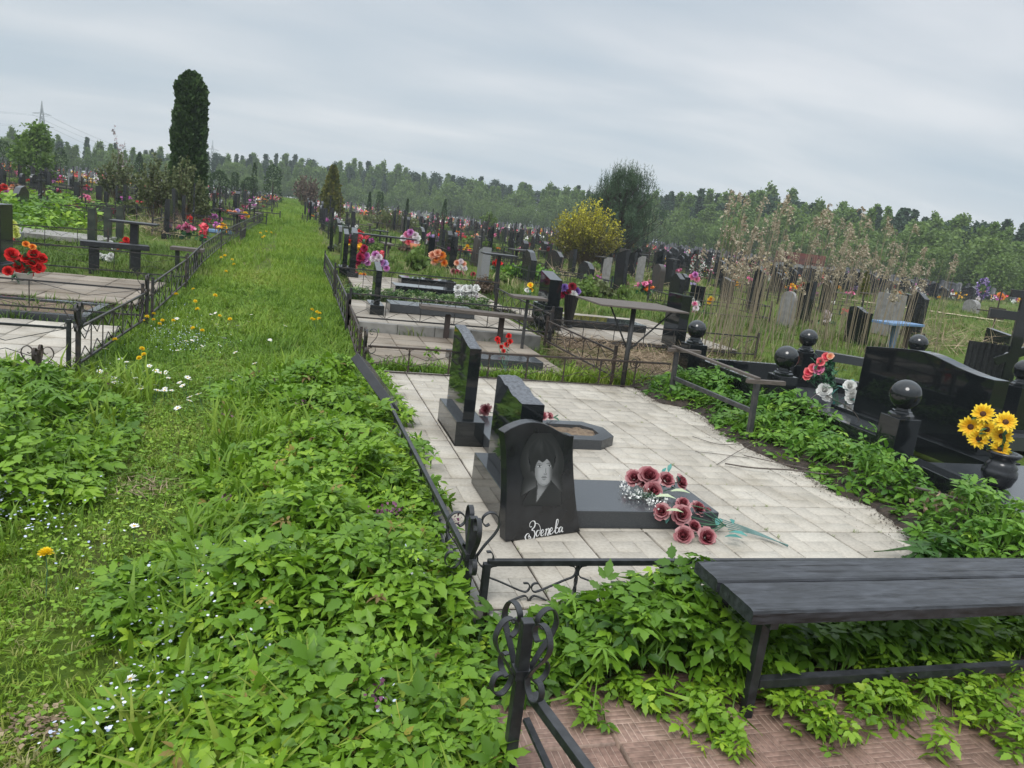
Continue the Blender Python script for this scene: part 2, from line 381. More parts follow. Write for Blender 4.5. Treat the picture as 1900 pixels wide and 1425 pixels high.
mxn = nt.nodes.new('ShaderNodeMix'); mxn.data_type = 'RGBA'; nt.links.new(b_.outputs[0], mxn.inputs[0]); nt.links.new(a_.outputs[0], mxn.inputs[6]); nt.links.new(c_.outputs[0], mxn.inputs[7])
nt.links.new(mxn.outputs[2], P_.inputs['Base Color'])
bn = nt.nodes.new('ShaderNodeTexNoise'); bn.inputs['Scale'].default_value = 40; bn.inputs['Detail'].default_value = 6; nt.links.new(tcn.outputs['Object'], bn.inputs['Vector'])
bb = nt.nodes.new('ShaderNodeBump'); bb.inputs['Strength'].default_value = .8; bb.inputs['Distance'].default_value = .03; nt.links.new(bn.outputs[0], bb.inputs['Height']); nt.links.new(bb.outputs[0], P_.inputs['Normal'])
gm.materials.append(m); go = bpy.data.objects.new('ground', gm); col.objects.link(go); tag(go, kind='structure')

# =================================================================== paving
def tile_mat(name, cols, stain, stain_c, rough=.75, sscale=3.0):
    m = ramp_mat(name, cols, rough, 0, .3); nt = m.node_tree; P = nt.nodes['Principled BSDF']
    src = P.inputs['Base Color'].links[0].from_socket
    tcn = nt.nodes.new('ShaderNodeTexCoord')
    def nz(s, lo, hi, c0, c1, det=8):
        n = nt.nodes.new('ShaderNodeTexNoise'); n.inputs['Scale'].default_value = s; n.inputs['Detail'].default_value = det; nt.links.new(tcn.outputs['Object'], n.inputs['Vector'])
        r = nt.nodes.new('ShaderNodeValToRGB'); r.color_ramp.elements[0].position = lo; r.color_ramp.elements[1].position = hi; r.color_ramp.elements[0].color = (*c0, 1); r.color_ramp.elements[1].color = (*c1, 1)
        nt.links.new(n.outputs[0], r.inputs[0]); return r
    r1 = nz(sscale, .28, .52, stain_c, (1, 1, 1)); r2 = nz(55, .3, .6, (1-stain,)*3, (1, 1, 1))
    m1 = nt.nodes.new('ShaderNodeMix'); m1.data_type = 'RGBA'; m1.blend_type = 'MULTIPLY'; m1.inputs[0].default_value = 1; nt.links.new(src, m1.inputs[6]); nt.links.new(r1.outputs[0], m1.inputs[7])
    m2 = nt.nodes.new('ShaderNodeMix'); m2.data_type = 'RGBA'; m2.blend_type = 'MULTIPLY'; m2.inputs[0].default_value = 1; nt.links.new(m1.outputs[2], m2.inputs[6]); nt.links.new(r2.outputs[0], m2.inputs[7])
    nt.links.new(m2.outputs[2], P.inputs['Base Color'])
    n2 = nt.nodes.new('ShaderNodeTexNoise'); n2.inputs['Scale'].default_value = 90; nt.links.new(tcn.outputs['Object'], n2.inputs['Vector'])
    b = nt.nodes.new('ShaderNodeBump'); b.inputs['Strength'].default_value = .25; b.inputs['Distance'].default_value = .003; nt.links.new(n2.outputs[0], b.inputs['Height']); nt.links.new(b.outputs[0], P.inputs['Normal'])
    return m
M['tile'] = tile_mat('beige_parquet_paver', [(.33, .30, .255), (.405, .37, .315), (.47, .435, .375)], .2, (.74, .72, .68))
M['tile2'] = tile_mat('weathered_brown_paver', [(.175, .145, .115), (.23, .195, .155), (.28, .24, .195)], .25, (.66, .62, .56), sscale=1.8)
M['tile3'] = tile_mat('pale_grey_paver', [(.23, .20, .165), (.285, .255, .213), (.34, .305, .26)], .2, (.74, .72, .68), sscale=1.8)
M['brick'] = tile_mat('pink_brown_concrete_paver', [(.215, .132, .103), (.29, .19, .15), (.43, .315, .255)], .35, (.52, .5, .46), sscale=3.5)
def tiles_obj(name, boxes, m, base=None):
    """boxes: (x0,x1,y0,y1,z,tint[,thick])"""
    V = []; T = []; t = []; n = 0
    for bx in boxes:
        x0, x1, y0, y1, z, ti = bx[:6]; th = bx[6] if len(bx) > 6 else .02; k = min(.002, (x1-x0)*.2, (y1-y0)*.2)
        jz = [random.uniform(-.0008, .0008) for _ in range(4)]
        V += [(x0, y0, z-th), (x1, y0, z-th), (x1, y1, z-th), (x0, y1, z-th), (x0, y0, z-k), (x1, y0, z-k), (x1, y1, z-k), (x0, y1, z-k),
              (x0+k, y0+k, z+jz[0]), (x1-k, y0+k, z+jz[1]), (x1-k, y1-k, z+jz[2]), (x0+k, y1-k, z+jz[3])]
        for a in (0, 4):
            for i in range(4):
                j = (i+1) % 4; T += [(n+a+i, n+a+j, n+a+4+j), (n+a+i, n+a+4+j, n+a+4+i)]
        T += [(n+8, n+9, n+10), (n+8, n+10, n+11)]; t += [ti]*18; n += 12
    return tri_mesh(name, V, T, t, m)
bx = []
for i in range(0, 8):
    for j in range(12):
        X0, Y0 = .4*i, -.4*j; g = .006; dz = random.uniform(-.0015, .0015); bt = random.uniform(.2, .8)
        def sub(u0, u1, v0, v1):
            gi = .0016
            x0 = X0+.4*u0+(g if u0 == 0 else gi); x1 = X0+.4*u1-(g if u1 == 1 else gi); y1 = Y0-.4*v0-(g if v0 == 0 else gi); y0 = Y0-.4*v1+(g if v1 == 1 else gi)
            x0 = max(x0, .11)
            if x1-x0 > .02: bx.append((x0, x1, y0, y1, dz+random.uniform(-.0006, .0006), min(1, max(0, bt+random.uniform(-.18, .18)))))
        t3 = 1/3
        sub(0, t3, 0, 2*t3); sub(t3, 1, 0, t3); sub(2*t3, 1, t3, 1); sub(0, 2*t3, 2*t3, 1); sub(t3, 2*t3, t3, 2*t3)
tag(tiles_obj('paving', bx, M['tile']), kind='structure')
b = MB().box(1.65, -2.4, -.06, 3.12, 4.82, .1); struct('paving_bed', b, M['soil'])
b = MB()
for k in range(4): b.box(.1+.8*k+.4, -4.845, -.085, .792, .07, .16)
b.box(.075, -2.4, -.085, .06, 4.8, .16)
struct('kerb', b, M['concrete'], bevel=.006)
# brick-pattern pavers in the foreground
bx = []
for i in range(-1, 9):
    for j in range(6):
        S = .40; X0 = .02+i*S+random.uniform(-.004, .004); Y0 = -5.10-j*S+random.uniform(-.004, .004); z = -.135+random.uniform(-.006, .004); bt = random.uniform(.1, .5)
        if X0 < -.12: continue
        bx.append((X0+.007, X0+S-.007, Y0-S+.007, Y0-.007, z-.0018, random.uniform(.8, 1), .04)); q4 = (S-.014)/4
        for a in range(4):
            for c in range(4):
                for s_ in range(4):
                    x0, y0 = X0+.007+a*q4, Y0-S+.007+c*q4; u = q4/4
                    if (a+c) % 2: bx.append((x0+.001, x0+q4-.001, y0+s_*u+.0012, y0+(s_+1)*u-.0012, z, min(1, max(0, bt+random.uniform(-.1, .15))), .006))
                    else: bx.append((x0+s_*u+.0012, x0+(s_+1)*u-.0012, y0+.001, y0+q4-.001, z, min(1, max(0, bt+random.uniform(-.1, .15))), .006))
tag(tiles_obj('front_paving', bx, M['brick']), kind='structure')
def simple_tiles(name, x0, x1, y0, y1, z, s, m, slope=0, gap=.013, sy=None):
    bx = []; sy = sy or s; nxx = int(math.ceil((x1-x0)/s-.01)); nyy = int(math.ceil((y1-y0)/sy-.01))
    for i in range(nxx):
        for j in range(nyy):
            a, c = x0+i*s, y0+j*sy; bx.append((a+gap/2, min(a+s, x1)-gap/2, c+gap/2, min(c+sy, y1)-gap/2, z+slope*(c-y0)+random.uniform(-.004, .004), random.random()))
    tag(tiles_obj(name, bx, m), kind='structure')
    b = MB().box((x0+x1)/2, (y0+y1)/2, z-.07+slope*(y1-y0)/2, x1-x0-.02, y1-y0-.02, .09); struct(name+'_bed', b, M['soil'])
simple_tiles('brown_paving', .12, 2.35, .42, 2.32, .0, .38, M['tile2'], .012)
simple_tiles('pale_paving', .12, 2.62, 2.52, 4.95, .12, .4, M['tile3'], .0)
simple_tiles('middle_paving', .35, 3.0, 5.6, 9.4, .13, .4, M['tile3'], .012)
simple_tiles('vase_plot_paving', 3.15, 6.1, 2.95, 6.3, .09, .5, M['tile3'], .0)
simple_tiles('left_paving', -6.6, -2.47, -.75, 1.35, .0, .3, M['tile'], .012, .012, .42)
simple_tiles('left_upper_paving', -6.4, -2.6, 2.75, 5.2, .08, .45, M['tile2'], .01)
b = MB()
for k in range(5): b.box(.12+.5*k+.25, 2.46, .03, .494, .09, .2)
struct('pale_kerb', b, M['concrete'], bevel=.008)

# soil spilling over the right edge of the paving
ed = np.array([at(*p, 0)[:2] for p in ((1180, 722), (1222, 748), (1262, 755), (1300, 772), (1345, 808), (1392, 834), (1440, 856), (1490, 880), (1522, 900), (1570, 924), (1625, 945), (1672, 985), (1712, 1020), (1716, 1042))])
o_ = np.argsort(ed[:, 1]); edx = lambda y: np.interp(y, ed[o_, 1], ed[o_, 0])
ny = 170; nu = 26; ys = np.linspace(.25, -5.0, ny); V = []
for y in ys:
    x0 = edx(y)+.05*(vnoise(y, 0, 6, 2)-.5)+.03*(vnoise(y, 0, 17, 4)-.5)
    for k in range(nu):
        u = k/(nu-1); x = x0+(3.95-x0)*u
        h = .003+.055*min(1, u*3)**.8*(.35+vnoise(x, y, 9, 1))+.02*min(1, u*6)*vnoise(x, y, 30, 7); V.append((x, y, h if u > 0 else -.012))
F = [(j*nu+k, (j+1)*nu+k, (j+1)*nu+k+1, j*nu+k+1) for j in range(ny-1) for k in range(nu-1)]
b = MB(); b._add(V, F); struct('soil_border', b, M['soil'], fixn=True)

# =================================================================== steles, slabs and beds of the beige plot
def stele_poly(w_, z0, zl, zr, n=9, wob=.012, seed=0):
    r = random.Random(seed); top = []
    for i in range(n+1):
        u = i/n; top.append((u*w_, zl+(zr-zl)*u+(r.uniform(-wob, wob) if 0 < i < n else 0)))
    return [(0, z0), (w_, z0)]+top[::-1]
def rough_top(y0, y1, x0, x1, zs, zbot):
    """stele whose split top drops from back to front; zs: heights from y1 (back) to y0 (front)"""
    b = MB(); n = len(zs)
    ysv = [y1+(y0-y1)*i/(n-1) for i in range(n)]
    poly = [(y0, zbot), (y1, zbot)]+[(ysv[i], zs[i]) for i in range(n)]
    b.prism(poly, (x0, 0, 0), (0, 1, 0), (0, 0, 1), x1-x0); return b
def rough_cap(y0, y1, x0, x1, zs):
    b = MB(); n = 40; mcols = 7; V = []; r = random.Random(3)
    for i in range(n+1):
        y = y1+(y0-y1)*i/n; zb = np.interp(i/n, np.linspace(0, 1, len(zs)), zs)
        for k in range(mcols):
            u = k/(mcols-1); e = 0 if k in (0, mcols-1) or i in (0, n) else 1
            V.append((x0+(x1-x0)*u, y, zb+.002+e*(.004+r.uniform(0, .006))))
    F = [(i*mcols+k, i*mcols+k+1, (i+1)*mcols+k+1, (i+1)*mcols+k) for i in range(n) for k in range(mcols-1)]
    b._add(V, F); return b
t = thing('headstone', (.52, -2.18, 0), 'black stele on a block base farther back on the beige paving, rough-topped', 'headstone', 'steles on the beige paving')
MB().box(.515, -2.19, .092, .205, .68, .18).build('base', M['granite'], t, world=True, bevel=.003)
zs = [.775, .765, .765, .755, .748, .735, .722, .712, .70, .697]
rough_top(-2.49, -1.90, .462, .545, zs, .183).build('stele', M['granite'], t, world=True, fixn=True)
rough_cap(-2.49, -1.90, .462, .545, zs).build('rough_top', M['granite_rough'], t, world=True, fixn=True)
t = thing('headstone', (.49, -3.6, 0), 'black stele on a long block base directly behind the portrait stone', 'headstone', 'steles on the beige paving')
MB().box(.475, -3.615, .1, .21, .66, .195).build('base', M['granite'], t, world=True, bevel=.003)
zs = [.695, .70, .692, .68, .685, .668, .66, .664, .66, .66]
rough_top(-3.90, -3.36, .435, .56, zs, .2).build('stele', M['granite'], t, world=True, fixn=True)
rough_cap(-3.90, -3.36, .435, .56, zs).build('rough_top', M['granite_rough'], t, world=True, fixn=True)
b = MB().box(.88, -2.42, .052, .52, .80, .1)
tag(b.build('grave_slab', M['slab_grey'], world=True, loc=(.88, -2.42, 0), bevel=.004), 'grey polished slab beside the farther stele with a fallen pink rose on it', 'grave slab')
t = thing('flower_bed_frame', (1.4, -2.25, 0), 'low grey granite bed frame with cut corners, filled with dry earth', 'grave border')
outer = [(1.14, -2.49), (1.55, -2.49), (1.70, -2.36), (1.71, -2.12), (1.58, -1.96), (1.14, -1.96)]
inner = [(1.24, -2.38), (1.51, -2.38), (1.60, -2.30), (1.60, -2.16), (1.53, -2.07), (1.24, -2.07)]
b = MB(); n = 6; V = [(x, y, 0.001) for x, y in outer]+[(x, y, .078) for x, y in outer]+[(x, y, .078) for x, y in inner]+[(x, y, .03) for x, y in inner]
F = []
for i in range(n):
    j = (i+1) % n
    for a in (0, n, 2*n): F.append((a+i, a+j, a+n+j, a+n+i))
b._add(V, F); b.build('border', M['slab_grey'], t, world=True, fixn=True, bevel=.003)
b = MB(); V = []
for i in range(21):
    for k in range(17):
        x, y = 1.24+.36*i/20, -2.38+.31*k/16; V.append((x, y, .045+.018*float(vnoise(x, y, 22, 4))))
b._add(V, [(i*17+k, (i+1)*17+k, (i+1)*17+k+1, i*17+k+1) for i in range(20) for k in range(16)]); b.build('earth', M['straw_b'], t, world=True, fixn=True)
b = MB().box(1.14, -3.715, .052, 1.06, .51, .102)
tag(b.build('grave_slab', M['slab_grey'], world=True, loc=(1.14, -3.715, 0), bevel=.004), 'low black granite slab in front of the stele, roses lying across it', 'grave slab')
# stele fallen against the left rail
t0 = np.array([.155, -1.80, .03]); t1 = onplane(675, 664, (0, -1.42, 0), (0, 1, 0)); ax = Vector(t1-t0); L0 = ax.length; ax.normalize()
wd = (Vector((0.05, 1, 0))-ax*ax.dot(Vector((0.05, 1, 0)))).normalized()
b = MB(); b.prism([(0, -.13), (L0, -.13), (L0, .13), (0, .13)], t0, ax, wd, .075)
tag(b.build('fallen_stele', M['granite_matt'], world=True, loc=tuple(t0), bevel=.004, fixn=True), 'plain dark stele fallen against the left rail at the corner of the paving', 'headstone')

# portrait stone
pn = np.array([.13, -.45, 0]); pn /= np.linalg.norm(pn); pp = np.array([.36, -4.15, 0]); pu = np.array([.45, .13, 0]); pu /= np.linalg.norm(pu)
def pz(zx, zy, s=3.8, ox=780, oy=680, off=0):
    p = onplane(ox+zx/s, oy+zy/s, pp+pn*off, pn); return float((p-pp)@pu), float(p[2])
ol = [(600, 1243), (604, 1000), (611, 850), (609, 700), (603, 560), (590, 467), (640, 436), (700, 410), (745, 397), (790, 392), (830, 394), (870, 403), (920, 424), (970, 453), (1010, 475), (1050, 487), (1085, 489),
      (1078, 540), (1077, 640), (1082, 760), (1092, 900), (1106, 1030), (1127, 1160)]
ol = [pz(*p) for p in ol]; ol[0] = (ol[0][0], .004); ol[-1] = (ol[-1][0], .004)
t = thing('portrait_stone', tuple(pp+pu*.23), 'black granite stone with arched top etched with a woman in a dark dress', 'headstone')
b = MB(); b.prism(ol, pp-pn*.062, pu, (0, 0, 1), .062)
b.build('stone', M['granite_matt'], t, world=True, bevel=.0035, fixn=True)
# etched picture: tone carried by every small face
NXp, NYp = 96, 150; x0p, x1p, y0p, y1p = 690, 1020, 470, 1010
px_ = np.linspace(x0p, x1p, NXp+1); py_ = np.linspace(y0p, y1p, NYp+1)
def tone(x, y):
    el = lambda cx, cy, a, b_: np.sqrt(((x-cx)/a)**2+((y-cy)/b_)**2)
    sm = lambda v, a, b_: np.clip((v-a)/(b_-a), 0, 1)**2*(3-2*np.clip((v-a)/(b_-a), 0, 1))
    n1 = vnoise(x, y, .09, 1); n2 = vnoise(x, y, .35, 2)
    dh = el(858, 640, 104, 150)
    dh = el(858, 640, 98, 140)
    T = .055*np.exp(-np.clip(dh-1, 0, 9)*4.0)*(dh >= .97)*(.3+.7*sm(y, 520, 760))
    # soft glow beside neck and shoulders
    sh_l = 720+np.clip(960-y, 0, 200)*.62; sh_r = 990-np.clip(880-y, 0, 80)*.85
    T = np.maximum(T, .12*np.exp(-np.abs(y-(905-(x-720)*.62))/45)*(x < 815)*(y < 905-(x-720)*.62)*sm(x, 700, 770))
    T = np.maximum(T, .13*np.exp(-np.abs(y-(800+(x-920)*1.15))/42)*(x > 905)*(y < 800+(x-920)*1.15)*sm(1010-x, 0, 60))
    hair = (el(856, 612, 94, 124) < 1) | ((x > 772) & (x < 815) & (y > 600) & (y < 742-(x-780)*.4)) | ((x > 918) & (x < 944) & (y > 600) & (y < 702))
    strand = np.sin(np.arctan2(y-470, x-852)*17+2.2*vnoise(x, y, .025, 6)+1.2*np.sin(y/55.))
    T = np.where(hair, (.007+.020*np.clip(strand*.5+.15, 0, 1)*sm(700-y, 0, 160)+.02*np.exp(-((x-840)/22)**2-((y-560)/34)**2)), T)
    face = (el(868, 742, 62, 98) < 1) & (y > 658+6*np.sin(x/9.)+11*np.cos((x-850)/29.))
    lit = .41-.17*sm(np.abs(x-868)/58, .45, 1.0)-.13*sm(y, 796, 842)+.04*(n2-.5)+.05*np.exp(-((x-850)/20)**2-((y-745)/22)**2)
    lit = lit-.15*sm(x, 896, 930)-.08*sm(700-y, 0, 40)
    T = np.where(face, lit, T)
    neck = (y > 812) & (y < 965) & (x > 822-(y-815)*.05) & (x < 918-(y-812)*.68) & ~face
    T = np.where(neck, .30-.15*sm(885-y, 0, 60)-.08*sm(x, 850, 900)+.03*(n2-.5), T)
    for cx, cy, a, b_, v in ((838, 687, 23, 3.2, .14), (906, 683, 20, 3.2, .13), (839, 704, 16, 6.2, .58), (907, 701, 14, 6, .50), (840, 703.5, 6.5, 6.2, .03), (908, 700.5, 6, 6, .03), (839, 697.5, 17, 2.6, .05), (907, 695, 15, 2.6, .05), (840, 711, 14, 2.5, .24), (883, 735, 3.5, 22, .25), (872, 730, 3.5, 22, .47), (872, 757, 5, 2.8, .12), (889, 756, 5, 2.8, .12), (880, 762, 13, 3, .26), (871, 781, 21, 2.6, .08), (871, 776, 17, 3, .24), (871, 788, 16, 4.2, .30), (871, 797, 13, 2.6, .2), (870, 818, 18, 9, .42)):
        d_ = el(cx, cy, a, b_); T = np.where(face & (d_ < 1), v, T)
    dress = (y > 835) & (x > sh_l) & (x < sh_r) & ~neck & ~face & (y > 905-(x-720)*.62) & (y > 800+(x-920)*1.15)
    T = np.where(dress & (y < 1000), .015, T)
    lap = (np.abs((x-(826-(y-830)*.09))) < 3) & (y > 835) & (y < 962) | (np.abs(x-(918-(y-812)*.68)) < 3) & (y > 815) & (y < 962)
    T = np.where(lap, .06, T)
    return T*sm(1000-y, 0, 60)
cxg, cyg = np.meshgrid((px_[:-1]+px_[1:])/2, (py_[:-1]+py_[1:])/2); tn = tone(cxg, cyg)
gxp, gyp = np.meshgrid(px_, py_); Vp = []
for a, c in zip(gxp.ravel(), gyp.ravel()):
    s_, z_ = pz(a, c); Vp.append(pp+pu*s_+np.array([0, 0, z_])+pn*.0012)
keep = np.argwhere(tn > .004); T = []; tt = []
for j, i in keep:
    a = j*(NXp+1)+i; T += [(a, a+1, a+NXp+2), (a, a+NXp+2, a+NXp+1)]; tt += [tn[j, i]]*2
m = bpy.data.materials.new('etched_portrait'); m.use_nodes = True; nt = m.node_tree; P_ = nt.nodes['Principled BSDF']
a_ = nt.nodes.new('ShaderNodeAttribute'); a_.attribute_name = 'tint'; r_ = nt.nodes.new('ShaderNodeValToRGB'); r_.color_ramp.elements[0].color = (.010, .012, .013, 1); r_.color_ramp.elements[1].color = (.78, .79, .80, 1)
nt.links.new(a_.outputs['Fac'], r_.inputs[0]); nt.links.new(r_.outputs[0], P_.inputs['Base Color']); P_.inputs['Roughness'].default_value = .4
V_ = np.array(Vp)-np.array(t.location)
eo = tri_mesh('etched_portrait', V_, T, tt, m, parent=t)
# lettering drawn as pen strokes of changing width
strokes = [[(1226, 338), (1208, 342), (1203, 312), (1222, 282), (1250, 276), (1264, 302), (1254, 342), (1228, 374), (1252, 386), (1260, 424), (1248, 472)],
           [(1190, 436), (1204, 446), (1213, 462), (1196, 470), (1186, 452), (1200, 430), (1186, 414), (1166, 428), (1154, 456), (1164, 489)],
           [(1312, 378), (1288, 384), (1274, 418), (1284, 446), (1303, 430), (1318, 392)], [(1302, 434), (1322, 372), (1308, 322), (1282, 302), (1262, 308)],
           [(1332, 418), (1356, 392), (1352, 370), (1337, 380), (1326, 412), (1334, 441), (1352, 432), (1364, 414)],
           [(1374, 372), (1388, 364), (1384, 392), (1374, 437)], [(1380, 408), (1402, 362), (1416, 364), (1413, 396), (1400, 430), (1408, 434), (1424, 416)],
           [(1430, 396), (1453, 372), (1450, 350), (1436, 358), (1424, 392), (1431, 422), (1449, 414), (1462, 396)],
           [(1466, 400), (1494, 350), (1517, 292), (1517, 260), (1503, 264), (1493, 318), (1484, 392), (1494, 410), (1512, 400), (1522, 372), (1512, 348), (1497, 358)],
           [(1560, 344), (1542, 342), (1527, 370), (1528, 398), (1544, 390), (1562, 346), (1556, 380), (1562, 396), (1572, 388)]]
b = MB()
for st in strokes:
    P2 = [pz(x, y, 5.9375, 780, 920) for x, y in st]
    P3 = crom([pp+pu*s_+np.array([0, 0, z_])+pn*.0012 for s_, z_ in P2], 7)
    wts = []
    for i in range(len(P3)):
        d = P3[min(i+1, len(P3)-1)]-P3[max(i-1, 0)]; wts.append(.0024+.0044*max(0, -d.z/max(d.length, 1e-6)))
    b.ribbon(P3, pn, .0012, wts)
b.build('lettering', M['etch'], t, world=True)

# =================================================================== iron fences
def scroll_post(name, parent, x, y, z0, ztop, m, s=1.0, dirs=(0, 90, 180, 270), wid=.034, lower=True):
    """square post (a part of its fence) whose flat-iron scrolls are its sub-parts"""
    b = MB().box(x, y, (z0+ztop-.02*s)/2, wid, wid, ztop-.02*s-z0); po = b.build(name, m, parent, world=True, bevel=.003)
    hub = ztop-.19*s
    up = [(.018, .0), (.045, .045), (.085, .10), (.098, .142), (.08, .182), (.05, .19), (.026, .172), (.024, .148), (.04, .132), (.055, .14)]
    lo = [(.018, .0), (.026, -.03), (.05, -.052), (.08, -.04), (.09, -.012), (.078, .014), (.058, .016)]
    b = MB()
    for d in dirs:
        c, s_ = math.cos(rad(d)), math.sin(rad(d)); nrm = (-s_, c, 0)
        for pts in ((up, lo) if lower else (up,)):
            b.ribbon(crom([(x+c*(wid*.4+r*s), y+s_*(wid*.4+r*s), hub+z*s) for r, z in pts], 5), nrm, .020*s, .0042)
    w_ = po
    o = b.build('scroll', m, w_); 
    for v in o.data.vertices: v.co -= Vector(parent.location)
    b = MB().box(x, y, hub, wid+.012, wid+.012, .03*s); o = b.build('collar', m, po)
    for v in o.data.vertices: v.co -= Vector(parent.location)
    return po
def fence_run(parent, p, q, zt0, zt1, zb0, zb1, nb, m, rail=.024, ornament=True, barsz=.012, flat=.012):
    """top and bottom rail with twisted bars and bent flat iron between p and q (plan points)"""
    p, q = Vector((p[0], p[1], 0)), Vector((q[0], q[1], 0)); d = q-p; Ln = d.length; d.normalize(); n = Vector((-d.y, d.x, 0))
    zt = lambda u: zt0+(zt1-zt0)*u/Ln
    zb = lambda u: zb0+(zb1-zb0)*u/Ln
    P = lambda u, z: p+d*u+Vector((0, 0, z))
    MB().bar(P(0, zt0), P(Ln, zt1), rail, rail).build('rail', m, parent, world=True, bevel=.002)
    MB().bar(P(0, zb0), P(Ln, zb1), rail*.9, rail*.6).build('rail', m, parent, world=True, bevel=.002)
    bay = Ln/(nb)
    for i in range(1, nb):
        u = i*bay; zA, zB = zb(u)+.01, zt(u)-rail/2; pts = [P(u, zA+(zB-zA)*k/16) for k in range(17)]
        b = MB(); v = []  # twisted square bar
        for k, c in enumerate(pts):
            a = rad(45+k*33 if 2 < k < 14 else 45)
            for g in range(4): v.append(c+d*(barsz*.75*math.cos(a+g*math.pi/2))+n*(barsz*.75*math.sin(a+g*math.pi/2)))
        f = [(4*k+g, 4*k+(g+1) % 4, 4*k+4+(g+1) % 4, 4*k+4+g) for k in range(16) for g in range(4)]
        b._add(v, f); b.build('baluster', m, parent, world=True)
    if ornament:
        b = MB(); h2 = bay/2
        for i in range(0, nb+1):
            u = i*bay
            for sx in (-1, 1):
                if (i == 0 and sx < 0) or (i == nb and sx > 0): continue
                for top in (1, 0):
                    H = (zt(u)-zb(u)); base = zt(u)-rail/2 if top else zb(u)+rail/2; sg = -1 if top else 1; hh = H*.5-.02
                    pts = [(.04, .002), (.016, .008), (.006, .03), (.016, .055), (.055, .25*hh+.04), (h2-.045, hh*.93), (h2-.016, hh*.97), (h2-.004, hh*.82), (h2-.012, hh*.68), (h2-.034, hh*.66)]
                    pts = [P(u+sx*a, base+sg*z) for a, z in pts]
                    b.ribbon(crom(pts, 4), n, flat, .0045)
        b.build('scrollwork', m, parent, world=True)
f1 = thing('iron_fence', (.03, -4.74, 0), 'low black wrought iron fence with curled post tops around the beige paving', 'fence')
scroll_post('post', f1, .022, -4.735, -.16, .395, M['iron'])
MB().box(.098, -4.745, .0, .03, .03, .35).build('end_post', M['iron'], f1, world=True, bevel=.002)
fence_run(f1, (.1, -4.745), (3.35, -4.745), .178, .16, -.115, -.115, 8, M['iron'], .026)
fence_run(f1, (.022, -4.70), (.022, -.17), .19, .075, -.05, -.06, 11, M['iron'], .024)
scroll_post('post', f1, -.03, -.13, -.1, .43, M['iron_worn'], 1.0)
fence_run(f1, (.0, -.12), (3.3, -.12), .255, .30, .01, .02, 8, M['rust'], .02, flat=.008)
f0 = thing('iron_fence', (-.03, -5.66, -.16), 'black iron fence post with four curled scrolls and its rail at the brick-pattern pavers', 'fence')
scroll_post('post', f0, -.03, -5.66, -.30, .455, M['iron'], 1.0, (20, 110, 200, 290), .036)
g0 = Vector((.005, -5.69, .205)); g1 = Vector((.30, -6.7, .03)); dd = g1-g0
MB().bar(g0, g1, .03, .03).build('rail', M['iron'], f0, world=True, bevel=.002)
MB().bar(g0+Vector((-.015, -.01, -.07)), g1+Vector((-.1, 0, -.26)), .02, .012).build('brace', M['iron'], f0, world=True)

# =================================================================== bench in the foreground
M['benchwood'] = mat('black_stained_old_wood', (.009, .010, .013), .40, noise=(6, (.036, .039, .046), .36, .72, 9, (1.6, 7, 7)), bump=(26, .5, .004), spec=.5)
nt = M['benchwood'].node_tree; P_ = nt.nodes['Principled BSDF']; src_ = P_.inputs['Base Color'].links[0].from_socket; tcn = nt.nodes.new('ShaderNodeTexCoord')
def _layer(src, scale, st, stops, det=4):
    mpn = nt.nodes.new('ShaderNodeMapping'); mpn.inputs['Scale'].default_value = st; nt.links.new(tcn.outputs['Object'], mpn.inputs[0]); n = nt.nodes.new('ShaderNodeTexNoise'); n.inputs['Scale'].default_value = scale; n.inputs['Detail'].default_value = det; nt.links.new(mpn.outputs[0], n.inputs['Vector'])
    r = nt.nodes.new('ShaderNodeValToRGB'); el = r.color_ramp.elements
    while len(el) < len(stops): el.new(.5)
    for i, (p_, v) in enumerate(stops): el[i].position = p_; el[i].color = (v, v, v, 1)
    nt.links.new(n.outputs[0], r.inputs[0]); m_ = nt.nodes.new('ShaderNodeMix'); m_.data_type = 'RGBA'; m_.blend_type = 'MULTIPLY'; m_.inputs[0].default_value = 1; nt.links.new(src, m_.inputs[6]); nt.links.new(r.outputs[0], m_.inputs[7]); return m_.outputs[2]
src_ = _layer(src_, 2.2, (.7, 11, 11), [(.485, 1), (.5, .12), (.507, .12), (.522, 1)]); src_ = _layer(src_, 130, (1, 2, 2), [(.0, 1), (.72, 1), (.78, 4.5), (1, 5)], 2); src_ = _layer(src_, 5, (1, 1.6, 1.6), [(.35, .75), (.6, 1.35)], 6)
nt.links.new(src_, P_.inputs['Base Color'])
